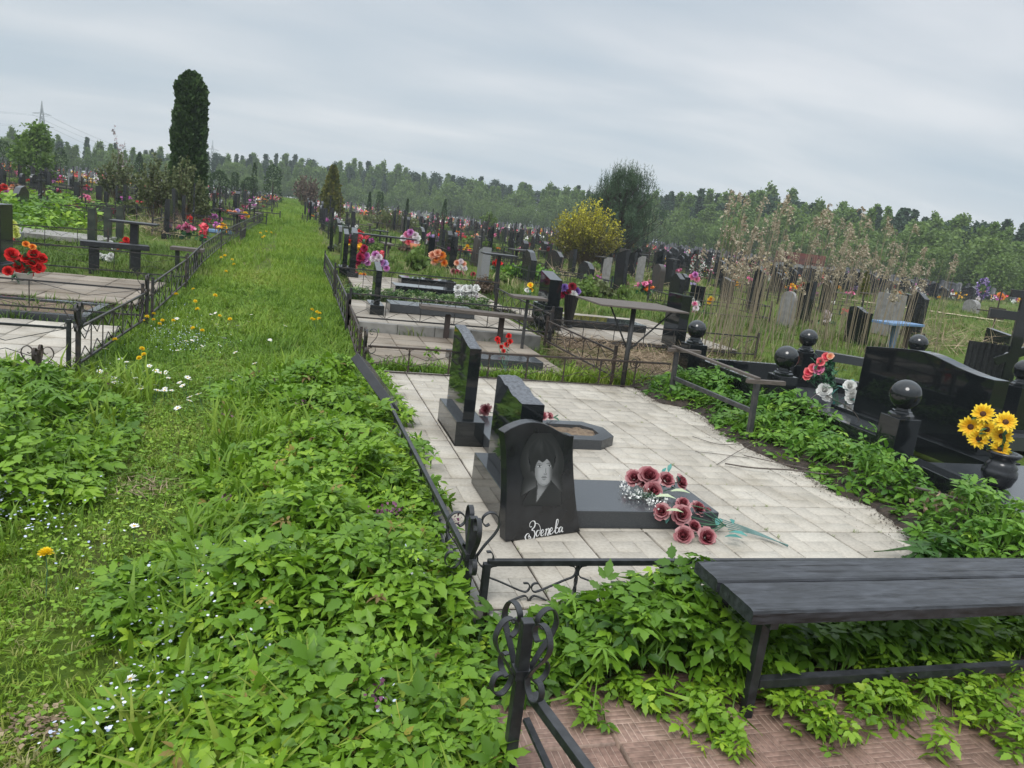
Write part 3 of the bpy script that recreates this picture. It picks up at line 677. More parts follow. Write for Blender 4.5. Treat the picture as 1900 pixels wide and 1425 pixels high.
def plank(x0, x1, y0, y1, z0, z1, seed, cham=.012, ends=(0, 0), nx=70):
    """worn plank along x: slightly wavy edges, rounded, with cracks in its top"""
    b = MB(); V = []; prof = []
    c = cham
    P8 = [(y0, z0), (y0, z1-c), (y0+c*.45, z1-c*.3), (y0+c*1.3, z1)]
    nyy = 22
    for k in range(1, nyy): P8.append((y0+c*1.3+(y1-y0-2.6*c)*k/nyy, z1))
    P8 += [(y1-c*1.3, z1), (y1-c*.45, z1-c*.3), (y1, z1-c), (y1, z0)]
    n = len(P8)
    r = random.Random(seed); cracks = [(r.uniform(.1, .9), r.uniform(0, .8), r.uniform(.15, .5), r.uniform(.003, .007)) for _ in range(9)]
    for i in range(nx+1):
        u = i/nx
        for k, (y, z) in enumerate(P8):
            xx = x0+(x1-x0)*u; f = (y-y0)/(y1-y0)
            if i == 0: xx += ends[0]*(1-f)
            jy = .004*(float(vnoise(xx, seed, 3, seed))-.5)*(1 if k < 4 or k > n-5 else .3)
            jz = .003*(float(vnoise(xx, y*9, 4, seed+1))-.5) if 2 < k < n-3 else 0
            for cf, cu, cl, cdp in cracks:
                cc = cf+.02*math.sin(u*9+cf*20)
                if cu < u < cu+cl and abs(f-cc) < .03 and 3 < k < n-4: jz -= cdp*(1-abs(f-cc)/.03)*min(1, (u-cu)*14, (cu+cl-u)*14)
            V.append((xx, y+jy, z+jz))
    F = [(i*n+k, (i+1)*n+k, (i+1)*n+(k+1) % n, i*n+(k+1) % n) for i in range(nx) for k in range(n)]+[tuple(range(n)), tuple(reversed(range(nx*n, nx*n+n)))]
    b._add(V, F); return b
t = thing('bench', (1.8, -5.26, -.14), 'black weathered two-plank wooden bench on square steel legs', 'bench')
plank(.87, 3.1, -5.238, -5.065, .285, .335, 3).build('seat_plank', M['benchwood'], t, world=True, fixn=True)
plank(.875, 3.1, -5.475, -5.252, .282, .336, 8, .014, nx=140).build('seat_plank', M['benchwood'], t, world=True, fixn=True)
for x in (.985, 2.75):
    for y in (-5.40, -5.13): MB().box(x, y, .07, .036, .036, .43).build('leg', M['iron'], t, world=True, bevel=.002)
    MB().bar((x, -5.46, .265), (x, -5.08, .265), .036, .03).build('crosspiece', M['iron'], t, world=True, bevel=.002)
MB().bar((1.005, -5.40, .0), (2.73, -5.40, .0), .036, .036).build('stretcher', M['iron'], t, world=True, bevel=.002)

# =================================================================== steel table and bench frame at the back of the beige paving
t = thing('table', (2.78, -.085, 0), 'steel grave table with thin flat top on one post with two diagonal braces', 'table')
MB().tube([(2.775, -.09, -.02), (2.775, -.09, .875)], .027, 12).build('post', M['pipe'], t, world=True, smooth=True)
tl = [at(1080, 538, .885), at(1120, 549, .885), at(1285, 562, .885), at(1246, 553, .885)]
b = MB(); cxm = 2.74
b.prism([(-.30, -.42), (.72, -.42), (.72, .35), (-.30, .35)], (2.62, .15, .876), (1, 0, 0), (0, 1, 0), .018); b.build('tabletop', M['wood_grey'], t, world=True, bevel=.003)
for sx in (-.24, .52): MB().tube([(2.775, -.09, .40), (2.775+sx, -.0, .872)], .0095, 7).build('brace', M['pipe'], t, world=True, smooth=True)
for sx in (-1, 1): MB().ribbon(arc((2.775+sx*.105, -.09, .275), .072, 90, 90-sx*620, (1, 0, 0), (0, 0, 1), 40, .018), (0, 1, 0), .012, .006).build('spiral', M['rust'], t, world=True)
t = thing('steel_frame', (3.1, -1.3, 0), 'grey steel bench frame without its seat, standing in the leaves right of the paving', 'bench frame')
for y in (-.62, -2.08):
    MB().bar((3.09, y, -.03), (3.09, y+.03, .505), .042, .042, (1, 0, 0)).build('leg', M['pipe'], t, world=True, bevel=.003)
    MB().bar((2.99, y+.03, .525), (3.36, y+.03, .525), .045, .036).build('crosspiece', M['wood_grey'], t, world=True, bevel=.003)
MB().bar((3.09, -.64, .24), (3.09, -2.05, .265), .034, .04).build('stretcher', M['pipe'], t, world=True, bevel=.003)
MB().bar((3.09, -.50, .553), (3.09, -2.06, .553), .045, .02).build('top_rail', M['wood_grey'], t, world=True, bevel=.003)

# =================================================================== black granite plot on the right
def ball_post(x, y, ztop, r, label, s=.2, z0=-.05):
    t = thing('ball_post', (x, y, z0), label, 'post', 'granite posts with balls')
    MB().box(x, y, (z0+ztop)/2, s, s, ztop-z0).build('pillar', M['granite'], t, world=True, bevel=.004)
    pr = [(.001, 0), (s*.46, 0), (s*.46, .018), (s*.38, .032), (s*.36, .045), (s*.30, .05), (s*.27, .075), (.001, .076)]
    MB().lathe(pr, (x, y, ztop+.0015), 8).build('foot', M['granite'], t, world=True)
    o = MB().ball((x, y, ztop+.065+r*.93), r, 28).build('ball', M['granite'], t, world=True, smooth=True)
    return t
ball_post(*at(1680, 735, .66)[:2], .50, .115, 'polished ball post nearest the viewer, in front of the wide curved headstone')
ball_post(*at(1459, 665, .66)[:2], .50, .112, 'polished ball post just behind the near end of the steel bench frame')
ball_post(*at(1293, 612, .66)[:2], .50, .108, 'polished ball post right of the tall dark stele behind the steel table', .22)
ball_post(*at(1500, 628, .68)[:2], .52, .108, 'polished ball post behind the pink flower bunch, at the end of the stone railing', .2)
ball_post(*at(1703, 641, .80)[:2], .66, .105, 'polished ball post of which only the ball shows above the curved headstone', .2)
ball_post(*at(1901, 692, .72)[:2], .58, .11, 'polished ball post cut by the right edge of the picture', .22)
pa, pb_, pc_ = at(1680, 735, .66)[:2], at(1459, 665, .66)[:2], at(1293, 612, .66)[:2]; p2_, p5_, p6_ = at(1500, 628, .68)[:2], at(1703, 641, .8)[:2], at(1901, 692, .72)[:2]
t = thing('granite_border', (pa[0], -2, 0), 'low polished black granite border between the ball posts', 'grave border')
def wall_seg(a, c, z0, z1, th, g=.1):
    a, c = Vector((a[0], a[1], (z0+z1)/2)), Vector((c[0], c[1], (z0+z1)/2)); d = (c-a).normalized(); return MB().bar(a+d*g, c-d*g, th, z1-z0)
for a, c, h in ((pb_, pc_, .36), (pa, pb_, .30), (pc_, p2_, .34)): wall_seg(a, c, -.05, h, .07, .105).build('wall_panel', M['granite'], t, world=True, bevel=.003)
t = thing('granite_railing', (p2_[0], p2_[1], 0), 'grey-topped granite railing running from the ball post behind the curved headstone', 'railing')
wall_seg(p2_, p5_, .46, .56, .10, .105).build('rail', M['slab_grey'], t, world=True, bevel=.003)
wall_seg(p2_, p5_, .22, .27, .10, .105).build('rail', M['slab_grey'], t, world=True, bevel=.003)
wall_seg(p2_, p5_, -.05, .219, .06, .105).build('panel', M['granite'], t, world=True, bevel=.003)
v2, v5 = Vector((*p2_, 0)), Vector((*p5_, 0)); c_ = v2+(v5-v2)*.26
MB().box(c_.x, c_.y, .365, .07, .07, .19).build('baluster', M['granite'], t, world=True, bevel=.002)
# wide headstone, front face in the plane x = 4.9
def on49(zx, zy): 
    p = onplane(1560+zx/5.588, 620+zy/5.588, (4.9, 0, 0), (1, 0, 0)); return (float(p[1]), float(p[2]))
tp = [on49(*p) for p in ((265, 124), (400, 131), (500, 140), (620, 147), (720, 157), (800, 168), (870, 186), (940, 209), (1000, 235), (1060, 266), (1130, 300), (1200, 336), (1280, 371), (1360, 403), (1430, 430), (1520, 455), (1600, 477))]
t = thing('headstone', (4.97, -1.95, 0), 'wide polished black headstone with a wave-shaped top beside the sunflowers', 'headstone')
poly = [(tp[0][0], .14), *tp, (tp[-1][0]-.0, .14)]
b = MB(); b.prism(poly, (4.9, 0, 0), (0, 1, 0), (0, 0, 1), .16); b.build('stone', M['granite'], t, world=True, bevel=.004, fixn=True)
MB().box(4.98, -1.92, .07, .36, 1.95, .138).build('base', M['granite'], t, world=True, bevel=.004)
b = MB().box(5.6, -4.15, .055, 3.4, 2.3, .2); b.box(5.6, -.75, .03, 3.3, 2.2, .14); struct('granite_paving', b, M['slab_grey'])
wall_seg((3.88, -2.75), (3.60, -5.6), -.1, .205, .16, .0).build('kerb', M['granite'], None, world=True, bevel=.004); tag(bpy.data.objects['kerb.001'] if 'kerb.001' in bpy.data.objects else bpy.data.objects['kerb'], kind='structure')

# =================================================================== artificial flowers
def petal_mesh(wd=.8, cup=.25, tip=.3, point=False):
    us = [0, .3, .65, 1.0]; ws = [.18, .75, 1.0, .12 if point else .62]; V = []
    for u, k in zip(us, ws):
        for s_ in (-1, 0, 1): V.append((u, s_*k*wd/2, cup*(abs(s_)*k*.6)+tip*u*u))
    T = []
    for i in range(3):
        for k in range(2):
            a = i*3+k; T += [(a, a+3, a+4), (a, a+4, a+1)]
    return np.array(V), np.array(T)
KINDS = {  # rings of (petals, rise in degrees, length, start radius), petal shape
    'rose': ([(3, 82, .62, .0), (4, 75, .66, .035), (5, 66, .70, .08), (5, 56, .76, .13), (6, 42, .84, .17), (6, 24, .92, .19)], dict(wd=.95, cup=.34, tip=-.2)),
    'mum': ([(6, 80, .5, .02), (9, 62, .72, .04), (12, 42, .9, .06), (14, 20, 1.0, .08), (14, -6, .95, .08)], dict(wd=.42, cup=.2, tip=.12)),
    'daisy': ([(13, 10, 1.0, .16)], dict(wd=.36, cup=.1, tip=-.05)),
    'sunflower': ([(15, 30, .82, .3), (16, 14, .95, .3)], dict(wd=.42, cup=.2, tip=-.12, point=True)),
    'carnation': ([(5, 75, .6, .02), (8, 50, .9, .05), (9, 22, 1.0, .06)], dict(wd=.6, cup=.25, tip=.1)),
    'poppy': ([(4, 48, .8, .02), (5, 26, 1.0, .04)], dict(wd=1.2, cup=.35, tip=.05)),
}
def head_arrays(kind, r=1.0, seed=0, lod=0):
    rings, ps = KINDS[kind]; pv, pt = petal_mesh(**ps); R = np.random.default_rng(seed); bag = Bag(); nR = len(rings)
    if lod: rings = rings[1::2] if nR > 2 else rings
    for q, (n, el, ln, r0) in enumerate(rings):
        if kind == 'rose': pv, pt = petal_mesh(ps['wd'], ps['cup'], .34-.105*q)
        ph = np.arange(n)*2*np.pi/n+q*.7+R.uniform(-.12, .12, n); e = np.radians(el+R.uniform(-7, 7, n)); l_ = ln*R.uniform(.9, 1.08, n)
        A = np.zeros((n, 3, 3)); ux = np.stack([np.cos(e)*np.cos(ph), np.cos(e)*np.sin(ph), np.sin(e)], -1); uy = np.stack([-np.sin(ph), np.cos(ph), 0*ph], -1); uz = np.cross(ux, uy)
        A[:, :, 0] = ux*l_[:, None]; A[:, :, 1] = uy*l_[:, None]*(1.3 if kind == 'rose' else 1); A[:, :, 2] = uz*l_[:, None]
        P = np.stack([np.cos(ph)*r0, np.sin(ph)*r0, np.full(n, -.04*q)], -1); V, T = rep(pv, pt, A, P)
        g = (q+.5)/nR*(.62 if kind == 'rose' else 1)+(.42 if kind == 'sunflower' else 0); tn_ = np.clip(g+R.uniform(-.1, .1, n), 0, 1); tn_ = np.repeat(tn_, len(pt)); tl_ = np.tile(np.array([-.2, -.2, -.2, -.2, -.05, -.05, -.05, -.05, .15, .15, .15, .15])*(1.8 if kind == 'rose' else 1), n)
        bag.add(V*r, T, np.clip(tn_+tl_, .14 if kind == 'rose' else 0, 1))
    if kind == 'rose':
        b = MB().ball((0, 0, .34*r), .20*r, 8, 1.25); bag.add(np.array(b.v), np.array([(f[0], f[i], f[i+1]) for f in b.f for i in range(1, len(f)-1)]), .5)
    return bag
PET = {
    'dusty': [(.075, .006, .012), (.19, .024, .038), (.32, .09, .105), (.54, .32, .32)], 'red': [(.28, .004, .006), (.55, .012, .012), (.70, .035, .03)],
    'crimson': [(.15, .004, .02), (.32, .012, .05), (.45, .03, .10)], 'pink': [(.50, .05, .17), (.72, .17, .34), (.80, .34, .48)], 'coral': [(.62, .04, .08), (.78, .10, .14), (.80, .22, .22)],
    'magenta': [(.30, .02, .20), (.52, .12, .42), (.70, .35, .62)], 'white': [(.55, .55, .50), (.74, .74, .71), (.80, .80, .78)], 'palepink': [(.60, .45, .50), (.74, .64, .68), (.80, .76, .78)],
    'yellow': [(.66, .16, .006), (.80, .42, .010), (.84, .62, .04)], 'orange': [(.60, .10, .01), (.75, .20, .02), (.80, .34, .06)], 'peach': [(.66, .20, .09), (.76, .33, .19), (.80, .5, .36)],
    'purple': [(.06, .03, .16), (.14, .07, .30), (.26, .16, .45)], 'lemon': [(.45, .5, .05), (.62, .66, .12), (.72, .74, .3)], 'wine': [(.10, .006, .012), (.22, .014, .03), (.34, .03, .05)], 'lilac': [(.30, .20, .48), (.45, .33, .62), (.58, .48, .7)],
}
PET['dandelion'] = [(.70, .42, .008), (.82, .58, .012), (.84, .64, .03)]
for k, v in PET.items(): M['petal_'+k] = ramp_mat('petals_'+k, v, .6, .15, .3)
M['fleaf'] = ramp_mat('artificial_leaf', [(.015, .06, .03), (.03, .11, .05), (.06, .17, .07)], .5, .15)
M['fleaf_teal'] = ramp_mat('faded_teal_leaf', [(.03, .15, .13), (.07, .26, .23), (.16, .36, .32)], .5, .15)
M['fleaf_pale'] = ramp_mat('pale_green_leaf', [(.32, .38, .22), (.45, .52, .33), (.56, .62, .45)], .5, .2)
M['disk'] = mat('dark_flower_disk', (.035, .012, .006), .9, noise=(90, (.09, .035, .01), .4, .6))
M['ydisk'] = mat('yellow_flower_disk', (.55, .34, .02), .9)
M['stem'] = mat('artificial_stem', (.03, .10, .05), .6); M['stem_teal'] = mat('faded_teal_stem', (.10, .19, .18), .6)
def frame_to(d):
    d = Vector(d).normalized(); return np.array(d.to_track_quat('Z', 'Y').to_matrix())
LEAFV, LEAFT = petal_mesh(.5, .15, -.25, True)
def leaf_bag(specs, seed=0):
    """specs: (position, direction, length)"""
    bag = Bag(); R = np.random.default_rng(seed)
    for p, d, l_ in specs:
        d = Vector(d).normalized(); s_ = d.cross(Vector((0, 0, 1)));
        if s_.length < .05: s_ = Vector((1, 0, 0))
        s_.normalize(); u = s_.cross(d); A = np.array([[d[i], s_[i], u[i]] for i in range(3)])*l_
        bag.addrep(LEAFV, LEAFT, A[None], np.array([p]), R.uniform(.1, .9, 1))
    return bag
def bouquet(label, base, heads, leafm='fleaf', nleaf=14, stem_to=None, leaf_len=.07, group=None, seed=0, name='bouquet', stemm='stem', thin=.0028):
    """heads: (point, radius, facing, kind, colour); every head is a part of its own"""
    base = np.array(base, float); t = thing(name, base, label, 'flowers', group); R = np.random.default_rng(seed); st = MB(); lf = []
    root = Vector(stem_to if stem_to is not None else base)
    for i, (p, r, d, kind, colr) in enumerate(heads):
        p = np.array(p, float); bag = head_arrays(kind, r, seed*31+i); A = frame_to(d)
        V = np.concatenate(bag.V)@A.T+p-base
        o = tri_mesh('flower', V, np.concatenate(bag.T), np.concatenate(bag.t), M['petal_'+colr], parent=t)
        if kind in ('sunflower', 'daisy'):
            b = MB(); b.lathe([(.001, 0), (r*.33, .0), (r*.30, r*.07), (r*.15, r*.11), (.001, r*.12)], n=12); q = b.build('disk', M['disk' if kind == 'sunflower' else 'ydisk'], o, smooth=True)
            for v in q.data.vertices: v.co = Vector(A@np.array(v.co)+p-base)
        pv = Vector(p)-Vector(d).normalized()*r*.1; mid = (pv+root)/2+Vector(R.normal(0, .012, 3))
        st.tube(crom([root+Vector(R.normal(0, .004, 3)), mid, pv], 4), thin, 5)
        for k in range(max(1, nleaf//max(1, len(heads)))):
            f = R.uniform(.35, .98); a = root+(pv-root)*f; lf.append((tuple(a), tuple(Vector(R.normal(0, 1, 3))+(pv-root).normalized()*.6), leaf_len*R.uniform(.7, 1.2)))
    st.build('stems', M[stemm], t, world=True)
    if lf: leaf_bag(lf, seed).build('leaves', M[leafm], parent=t, loc=None).location = (0, 0, 0)
    for c in t.children:
        if c.name.startswith('leaves'):
            n_ = len(c.data.vertices); a = np.empty(n_*3, np.float32); c.data.vertices.foreach_get('co', a); a = a.reshape(-1, 3)-base.astype(np.float32); c.data.vertices.foreach_set('co', a.ravel()); c.data.update()
    return t
viewd = lambda p, up=.5: tuple(np.array([CAM[0]-p[0], CAM[1]-p[1], 0])/max(dist(p), .1)+np.array([0, 0, up]))
# roses on the slab: two bunches
def rose_heads(specs, z0, colr='dusty'):
    o = []
    for px, py, rp, dx, dy, up, zz in specs:
        p = at(px, py, zz); r = rp*np.linalg.norm(p-CAM)/FPX; o.append((p-np.array([0, 0, r*.25]), r*.60, (dx, dy, up), 'rose', colr))
    return o
A1 = [(1178, 881, 26, -.4, -.7, .7, .19), (1199, 890, 23, -.2, -.8, .6, .17), (1205, 876, 34, -.1, -.6, .9, .22), (1213, 904, 28, -.2, -.9, .6, .155), (1237, 884, 26, .1, -.7, .9, .20), (1264, 889, 24, .5, -.7, .7, .19)]
hb = rose_heads(A1, .1)
t = bouquet('dusty pink artificial roses with white sprays lying at the far end of the slab', at(1230, 905, .12), hb, 'fleaf_teal', 10, at(1250, 905, .13), .06, 'rose bunches on the slab', 5)
for i, (px, py, l_) in enumerate(((1240, 876, .055), (1228, 880, .05))):
    p = at(px, py, .19); leaf_bag([(p-t.location, (random.uniform(-.5, .5), .2, .9), l_)], i).build('leaf', M['fleaf_teal'], parent=t)
for i, (px, py, l_) in enumerate(((1228, 922, .075), (1255, 912, .075), (1246, 948, .06))):
    p = at(px, py, .14); leaf_bag([(np.array(p)-np.array([l_/2, 0, 0])-np.array(t.location), (.9, -.25, .25), l_*1.5)], i).build('leaf', M['fleaf_pale'], parent=t)
R_ = np.random.default_rng(4); bag = Bag(); st = []
for i in range(70):
    a = np.array(at(1222+R_.uniform(-10, 14), 918+R_.uniform(-6, 10), .12)); c = np.array(at(R_.uniform(1150, 1200), R_.uniform(893, 925), .115+R_.uniform(0, .04)))
    c = c+np.array([0, 0, 0]); d = (c-a); s_ = np.cross(d, [0, 0, 1]); s_ /= np.linalg.norm(s_); w_ = .0022; bag.add(np.array([a-s_*w_, a+s_*w_, c])-np.array(t.location), [[0, 1, 2]], R_.uniform(0, .6))
bag.build('spray', M['fleaf'], parent=t)
n = 260; P = np.array([np.array(at(R_.uniform(1148, 1238), 0, .0) if 0 else at(1150+u*88, 898+u*38+R_.normal(0, 9), .118+abs(R_.normal(0, .012)))) for u in R_.uniform(0, 1, n)])-np.array(t.location)
Bag().addrep(*QUAD, randrot(n, R_.uniform(.006, .013, n), R_), P, R_.uniform(.3, 1, n)).build('blossoms', M['petal_white'], parent=t)
A2 = [(1229, 943, 25, -.6, -.7, .5, .13), (1268, 929, 22, -.1, -.5, .8, .16), (1266, 948, 29, -.2, -.9, .5, .13), (1296, 938, 25, .3, -.6, .8, .13), (1313, 946, 22, .7, -.3, .6, .10), (1269, 987, 28, -.5, -.8, .6, .055), (1312, 990, 30, .0, -.9, .7, .05), (1289, 972, 22, .1, -.5, .9, .07)]
hb = rose_heads(A2, .05)
e_ = at(1462, 1014, .012); t = bouquet('dusty pink artificial roses spilling off the slab edge with a long bare stem', at(1300, 975, .02), hb, 'fleaf_teal', 8, at(1345, 975, .05), .06, 'rose bunches on the slab', 9)
b = MB()
for k in range(5):
    a = np.array(at(1335+k*4, 962+k*5, .06)); m_ = np.array(at(1400, 985+k*1.5, .03)); b.tube(crom([a, m_, np.array(e_)+np.array([0, 0, .002*k])], 5), .0032, 5)
b.build('stem', M['stem_teal'], t, world=True)
for i, (px, py, dx, dy, l_) in enumerate(((1330, 975, .5, .6, .09), (1352, 988, .5, -.6, .10), (1360, 972, .3, .8, .06), (1345, 996, .7, -.4, .09), (1335, 968, -.2, .8, .06), (1312, 958, -.4, .6, .08))):
    p = np.array(at(px, py, .05)); leaf_bag([(p-np.array(t.location), (dx, dy, .3), l_)], i).build('leaf', M['fleaf_teal' if i < 5 else 'fleaf_pale'], parent=t)
p = np.array(at(903, 763, .13)); bouquet('single faded pink rose lying between the two black steles', p, [(p, .062, (-.6, -.5, .5), 'carnation', 'dusty')], 'fleaf', 0, p+np.array([.1, .05, -.02]), seed=2)
p = np.array(at(1006, 775, .11)); bouquet('single faded pink rose on the bed frame behind the portrait stone', p, [(p, .055, (-.2, -.4, .6), 'carnation', 'dusty'), (p+np.array([.06, .02, 0]), .045, (.2, -.4, .6), 'carnation', 'dusty')], 'fleaf', 2, np.array(at(1036, 770, .09)), seed=3)
# sunflowers in a stone vase
vp = np.array(at(1847, 905, .155)); t = thing('stone_vase', vp, 'round dark stone vase holding sunflowers at the granite kerb', 'vase')
MB().lathe([(.05, 0), (.09, .03), (.115, .10), (.112, .135), (.10, .15), (.105, .165), (.085, .19), (.075, .215), (.105, .245), (.115, .262), (.09, .27), (.07, .262), (.06, .2), (.001, .18)], tuple(vp), 28).build('body', M['granite_matt'], t, world=True, smooth=True)
hd = []
for px, py, r, dx, up in ((1824, 768, 20, -.1, .35), (1801, 792, 21, -.5, .1), (1831, 797, 20, 0, .4), (1866, 783, 20, .15, .4), (1859, 809, 20, .1, .3), (1816, 814, 19, -.3, .1), (1856, 833, 18, 0, .1)):
    q = near(vp, px, py, random.uniform(-.06, .06)); d = np.array(viewd(q, up)); hd.append((q, r*.70*np.linalg.norm(q-CAM)/FPX, (d[0]+dx, d[1], d[2]), 'sunflower', 'yellow'))
bouquet('bunch of seven yellow artificial sunflowers standing in the stone vase', vp+np.array([0, 0, .2]), hd, 'fleaf', 40, vp+np.array([0, 0, .2]), .075, seed=12)
# pink and white flowers inside the granite plot
bp = np.array(at(1557, 752, .12)); hd = []
for px, py, r, c in ((1499, 692, 9, 'coral'), (1508, 684, 9, 'coral'), (1519, 685, 12, 'pink'), (1496, 700, 7, 'coral'), (1522, 672, 8, 'coral'), (1533, 663, 9, 'coral'), (1540, 662, 7, 'peach')):
    q = near(bp, px, py, random.uniform(-.05, .05)); hd.append((q, r*np.linalg.norm(q-CAM)/FPX, viewd(q, .4), 'poppy', c))
t = bouquet('pink artificial poppies with dense green foliage inside the black granite plot', bp, hd, 'fleaf', 40, bp, .1, seed=14)
sp = []
for i in range(150):
    q = near(bp, random.gauss(1530, 13), random.gauss(690, 13), random.uniform(-.08, .08)); sp.append((q-bp, np.random.default_rng(i).normal(0, 1, 3), .055))
leaf_bag(sp, 2).build('foliage', M['fleaf'], parent=t)
hd = []
for px, py, r in ((1530, 724, 12), (1535, 737, 8), (1577, 716, 10), (1580, 729, 9), (1580, 738, 10)):
    q = near(bp, px, py, -.05); hd.append((q, r*np.linalg.norm(q-CAM)/FPX, viewd(q, .3), 'rose', 'white'))
bouquet('white artificial roses on drooping grey-green leaves left of the curved headstone', bp+np.array([.02, -.05, 0]), hd, 'fleaf_teal', 16, bp+np.array([.02, -.05, .0]), .11, seed=15)

# =================================================================== near vegetation
def leaflet(ln, wd, droop=.25, fold=.18, jag=.16, seg=7):
    """toothed leaflet along +x"""
    V = []; T = []
    us = np.linspace(0, 1, seg+1)
    for i, u in enumerate(us):
        w = wd*2.35*u**.75*(1-u)**1.05*(1+(jag if i % 2 else -jag)) if 0 < u < 1 else .0
        z = -droop*u*u*ln; V += [(u*ln, -w/2, z+fold*w*.5), (u*ln+(.03*ln if i % 2 else 0), 0, z), (u*ln, w/2, z+fold*w*.5)]
    for i in range(seg):
        a = 3*i
        for k in (0, 1):
            if i == 0: T.append((a+1, a+3+k, a+4+k))
            elif i == seg-1: T.append((a+k, a+4, a+1+k))
            else: T += [(a+k, a+3+k, a+4+k), (a+k, a+4+k, a+1+k)]
    return np.array(V), np.array(T)
def compound(spec, seed):
    """spec: list of (attach x, attach y, direction degrees, length, width); returns one leaf of several leaflets, with its stalk"""
    R = random.Random(seed); V = []; T = []; n = 0
    for ax_, ay, dg, ln, wd in spec:
        v, t = leaflet(ln*R.uniform(.85, 1.15), wd*R.uniform(.85, 1.15), R.uniform(.1, .45), R.uniform(.05, .35), .17); a = rad(dg+R.uniform(-12, 12)); c, s = math.cos(a), math.sin(a)
        roll = R.uniform(-.35, .35)
        v = np.stack([v[:, 0], v[:, 1]*math.cos(roll)-v[:, 2]*math.sin(roll), v[:, 1]*math.sin(roll)+v[:, 2]*math.cos(roll)], -1)
        v = np.stack([ax_+v[:, 0]*c-v[:, 1]*s, ay+v[:, 0]*s+v[:, 1]*c, v[:, 2]-.25*max(0, ax_)**2*8], -1); V.append(v); T.append(t+n); n += len(v)
    V.append(np.array([[-.10, -.0025, -.14], [-.10, .0025, -.14], [0, 0.002, 0], [.03, 0, 0]])); T.append(np.array([[0, 1, 2], [0, 2, 3]])+n)
    return np.concatenate(V), np.concatenate(T)
S5 = [(.045, 0, 0, .085, .055), (.03, .006, 52, .07, .046), (.03, -.006, -52, .07, .046), (0, .004, 100, .062, .042), (0, -.004, -100, .062, .042)]
S7 = [(.06, 0, 0, .075, .05), (.055, .005, 48, .06, .04), (.055, -.005, -48, .06, .04), (.01, .01, 75, .06, .042), (.01, -.01, -75, .06, .042), (.0, .01, 125, .05, .036), (.0, -.01, -125, .05, .036)]
S3 = [(.02, 0, 0, .085, .052), (.0, .004, 68, .07, .046), (.0, -.004, -68, .07, .046)]
LEAVES = [compound(S5, 1), compound(S7, 2), compound(S3, 3), compound(S5, 5), compound(S7, 8)]
LUP = compound([(.0, 0, a, .062, .017) for a in range(0, 360, 40)], 4)
def leaf_patch(bag, n, sampler, hfun, smin, smax, tilt=.38, seed=1, tmean=.5, kinds=None):
    R = np.random.default_rng(seed); x, y = sampler(R, n); h = hfun(x, y); ok = h > .02; x, y, h = x[ok], y[ok], h[ok]; n = len(x)
    lv = R.random(n)**.55; z = ter(x, y)+h*(.25+.75*lv); k = R.integers(0, len(LEAVES), n) if kinds is None else R.choice(kinds, n)
    young = (R.random(n) < .12)*.35
    t = np.clip(tmean+.30*(vnoise(x, y, 2.2, 9)-.5)+R.normal(0, .13, n)+young, 0, 1)
    s = R.uniform(smin, smax, n)*(1-.35*(young > 0))
    for i in range(len(LEAVES)):
        m_ = k == i
        if m_.any(): bag.addrep(*LEAVES[i], rots(m_.sum(), None, tilt+.5*young[m_].max() if m_.sum() else tilt, s[m_], R), np.stack([x, y, z], -1)[m_], t[m_])
    return bag
def box_s(x0, x1, y0, y1): return lambda R, n: (R.uniform(x0, x1, n), R.uniform(y0, y1, n))
sst = lambda v, a, b_: np.clip((v-a)/(b_-a), 0, 1)**2*(3-2*np.clip((v-a)/(b_-a), 0, 1))
# along the fence, right of the path
def h_fence(x, y):
    e = -1.10+.5*(vnoise(y, x*0, .9, 3)-.5)+.32*(vnoise(y, x*0, 3, 8)-.5)
    hh = (.07+.19*sst(x, e, e+.75))*(x > e)*(.42+1.0*vnoise(x, y, 3.4, 4))*sst(-y, .0, .8)
    return np.where((x > -.07) & (y < -5.25), 0, np.where(x > -.2, hh*.66, hh))
bag = Bag()
leaf_patch(bag, 9500, box_s(-1.4, -.0, -6.4, .1), h_fence, .42, 1.18, seed=1, tmean=.5)
leaf_patch(bag, 420, box_s(.0, .16, -4.6, -.3), lambda x, y: .16*(vnoise(x*0, y, 2.5, 6) > .45), .6, .9, seed=2)
go1 = bag.build('ground_elder', M['leaf']); _dead = 1; tag(go1, 'dense bright green ground elder between the path and the iron fence', 'plants', kind='stuff')
def h_left(x, y):
    e = -1.72+.35*(vnoise(y, x*0, 1.1, 13)-.5)+.2*(vnoise(y, x*0, 4, 18)-.5)-.55*sst(y, -2.2, -.9)-.35*sst(-y, 3.3, 4.2)
    return (.07+.24*sst(-x, -e, -e+.7))*(x < e)*(.6+.7*vnoise(x, y, 2.2, 14))*sst(-y, .75, 1.4)*(1-sst(-y, 4.1, 4.9))
bag = leaf_patch(Bag(), 6200, box_s(-4.2, -1.4, -5.0, -.6), h_left, .45, 1.2, seed=3, tmean=.48)
R_ = np.random.default_rng(31); P = np.array([np.array(at(*p, .22)) for p in ((70, 705), (92, 735), (20, 770), (55, 715), (110, 725), (30, 700), (85, 700))])
for k in range(3): bag.addrep(*LUP, rots(len(P), None, .4, R_.uniform(1.3, 1.9, len(P)), R_), P+R_.normal(0, .03, P.shape), .3)
tag(bag.build('ground_elder', M['leaf']), 'leafy green clump left of the path in front of the heart-topped fence post', 'plants', kind='stuff')
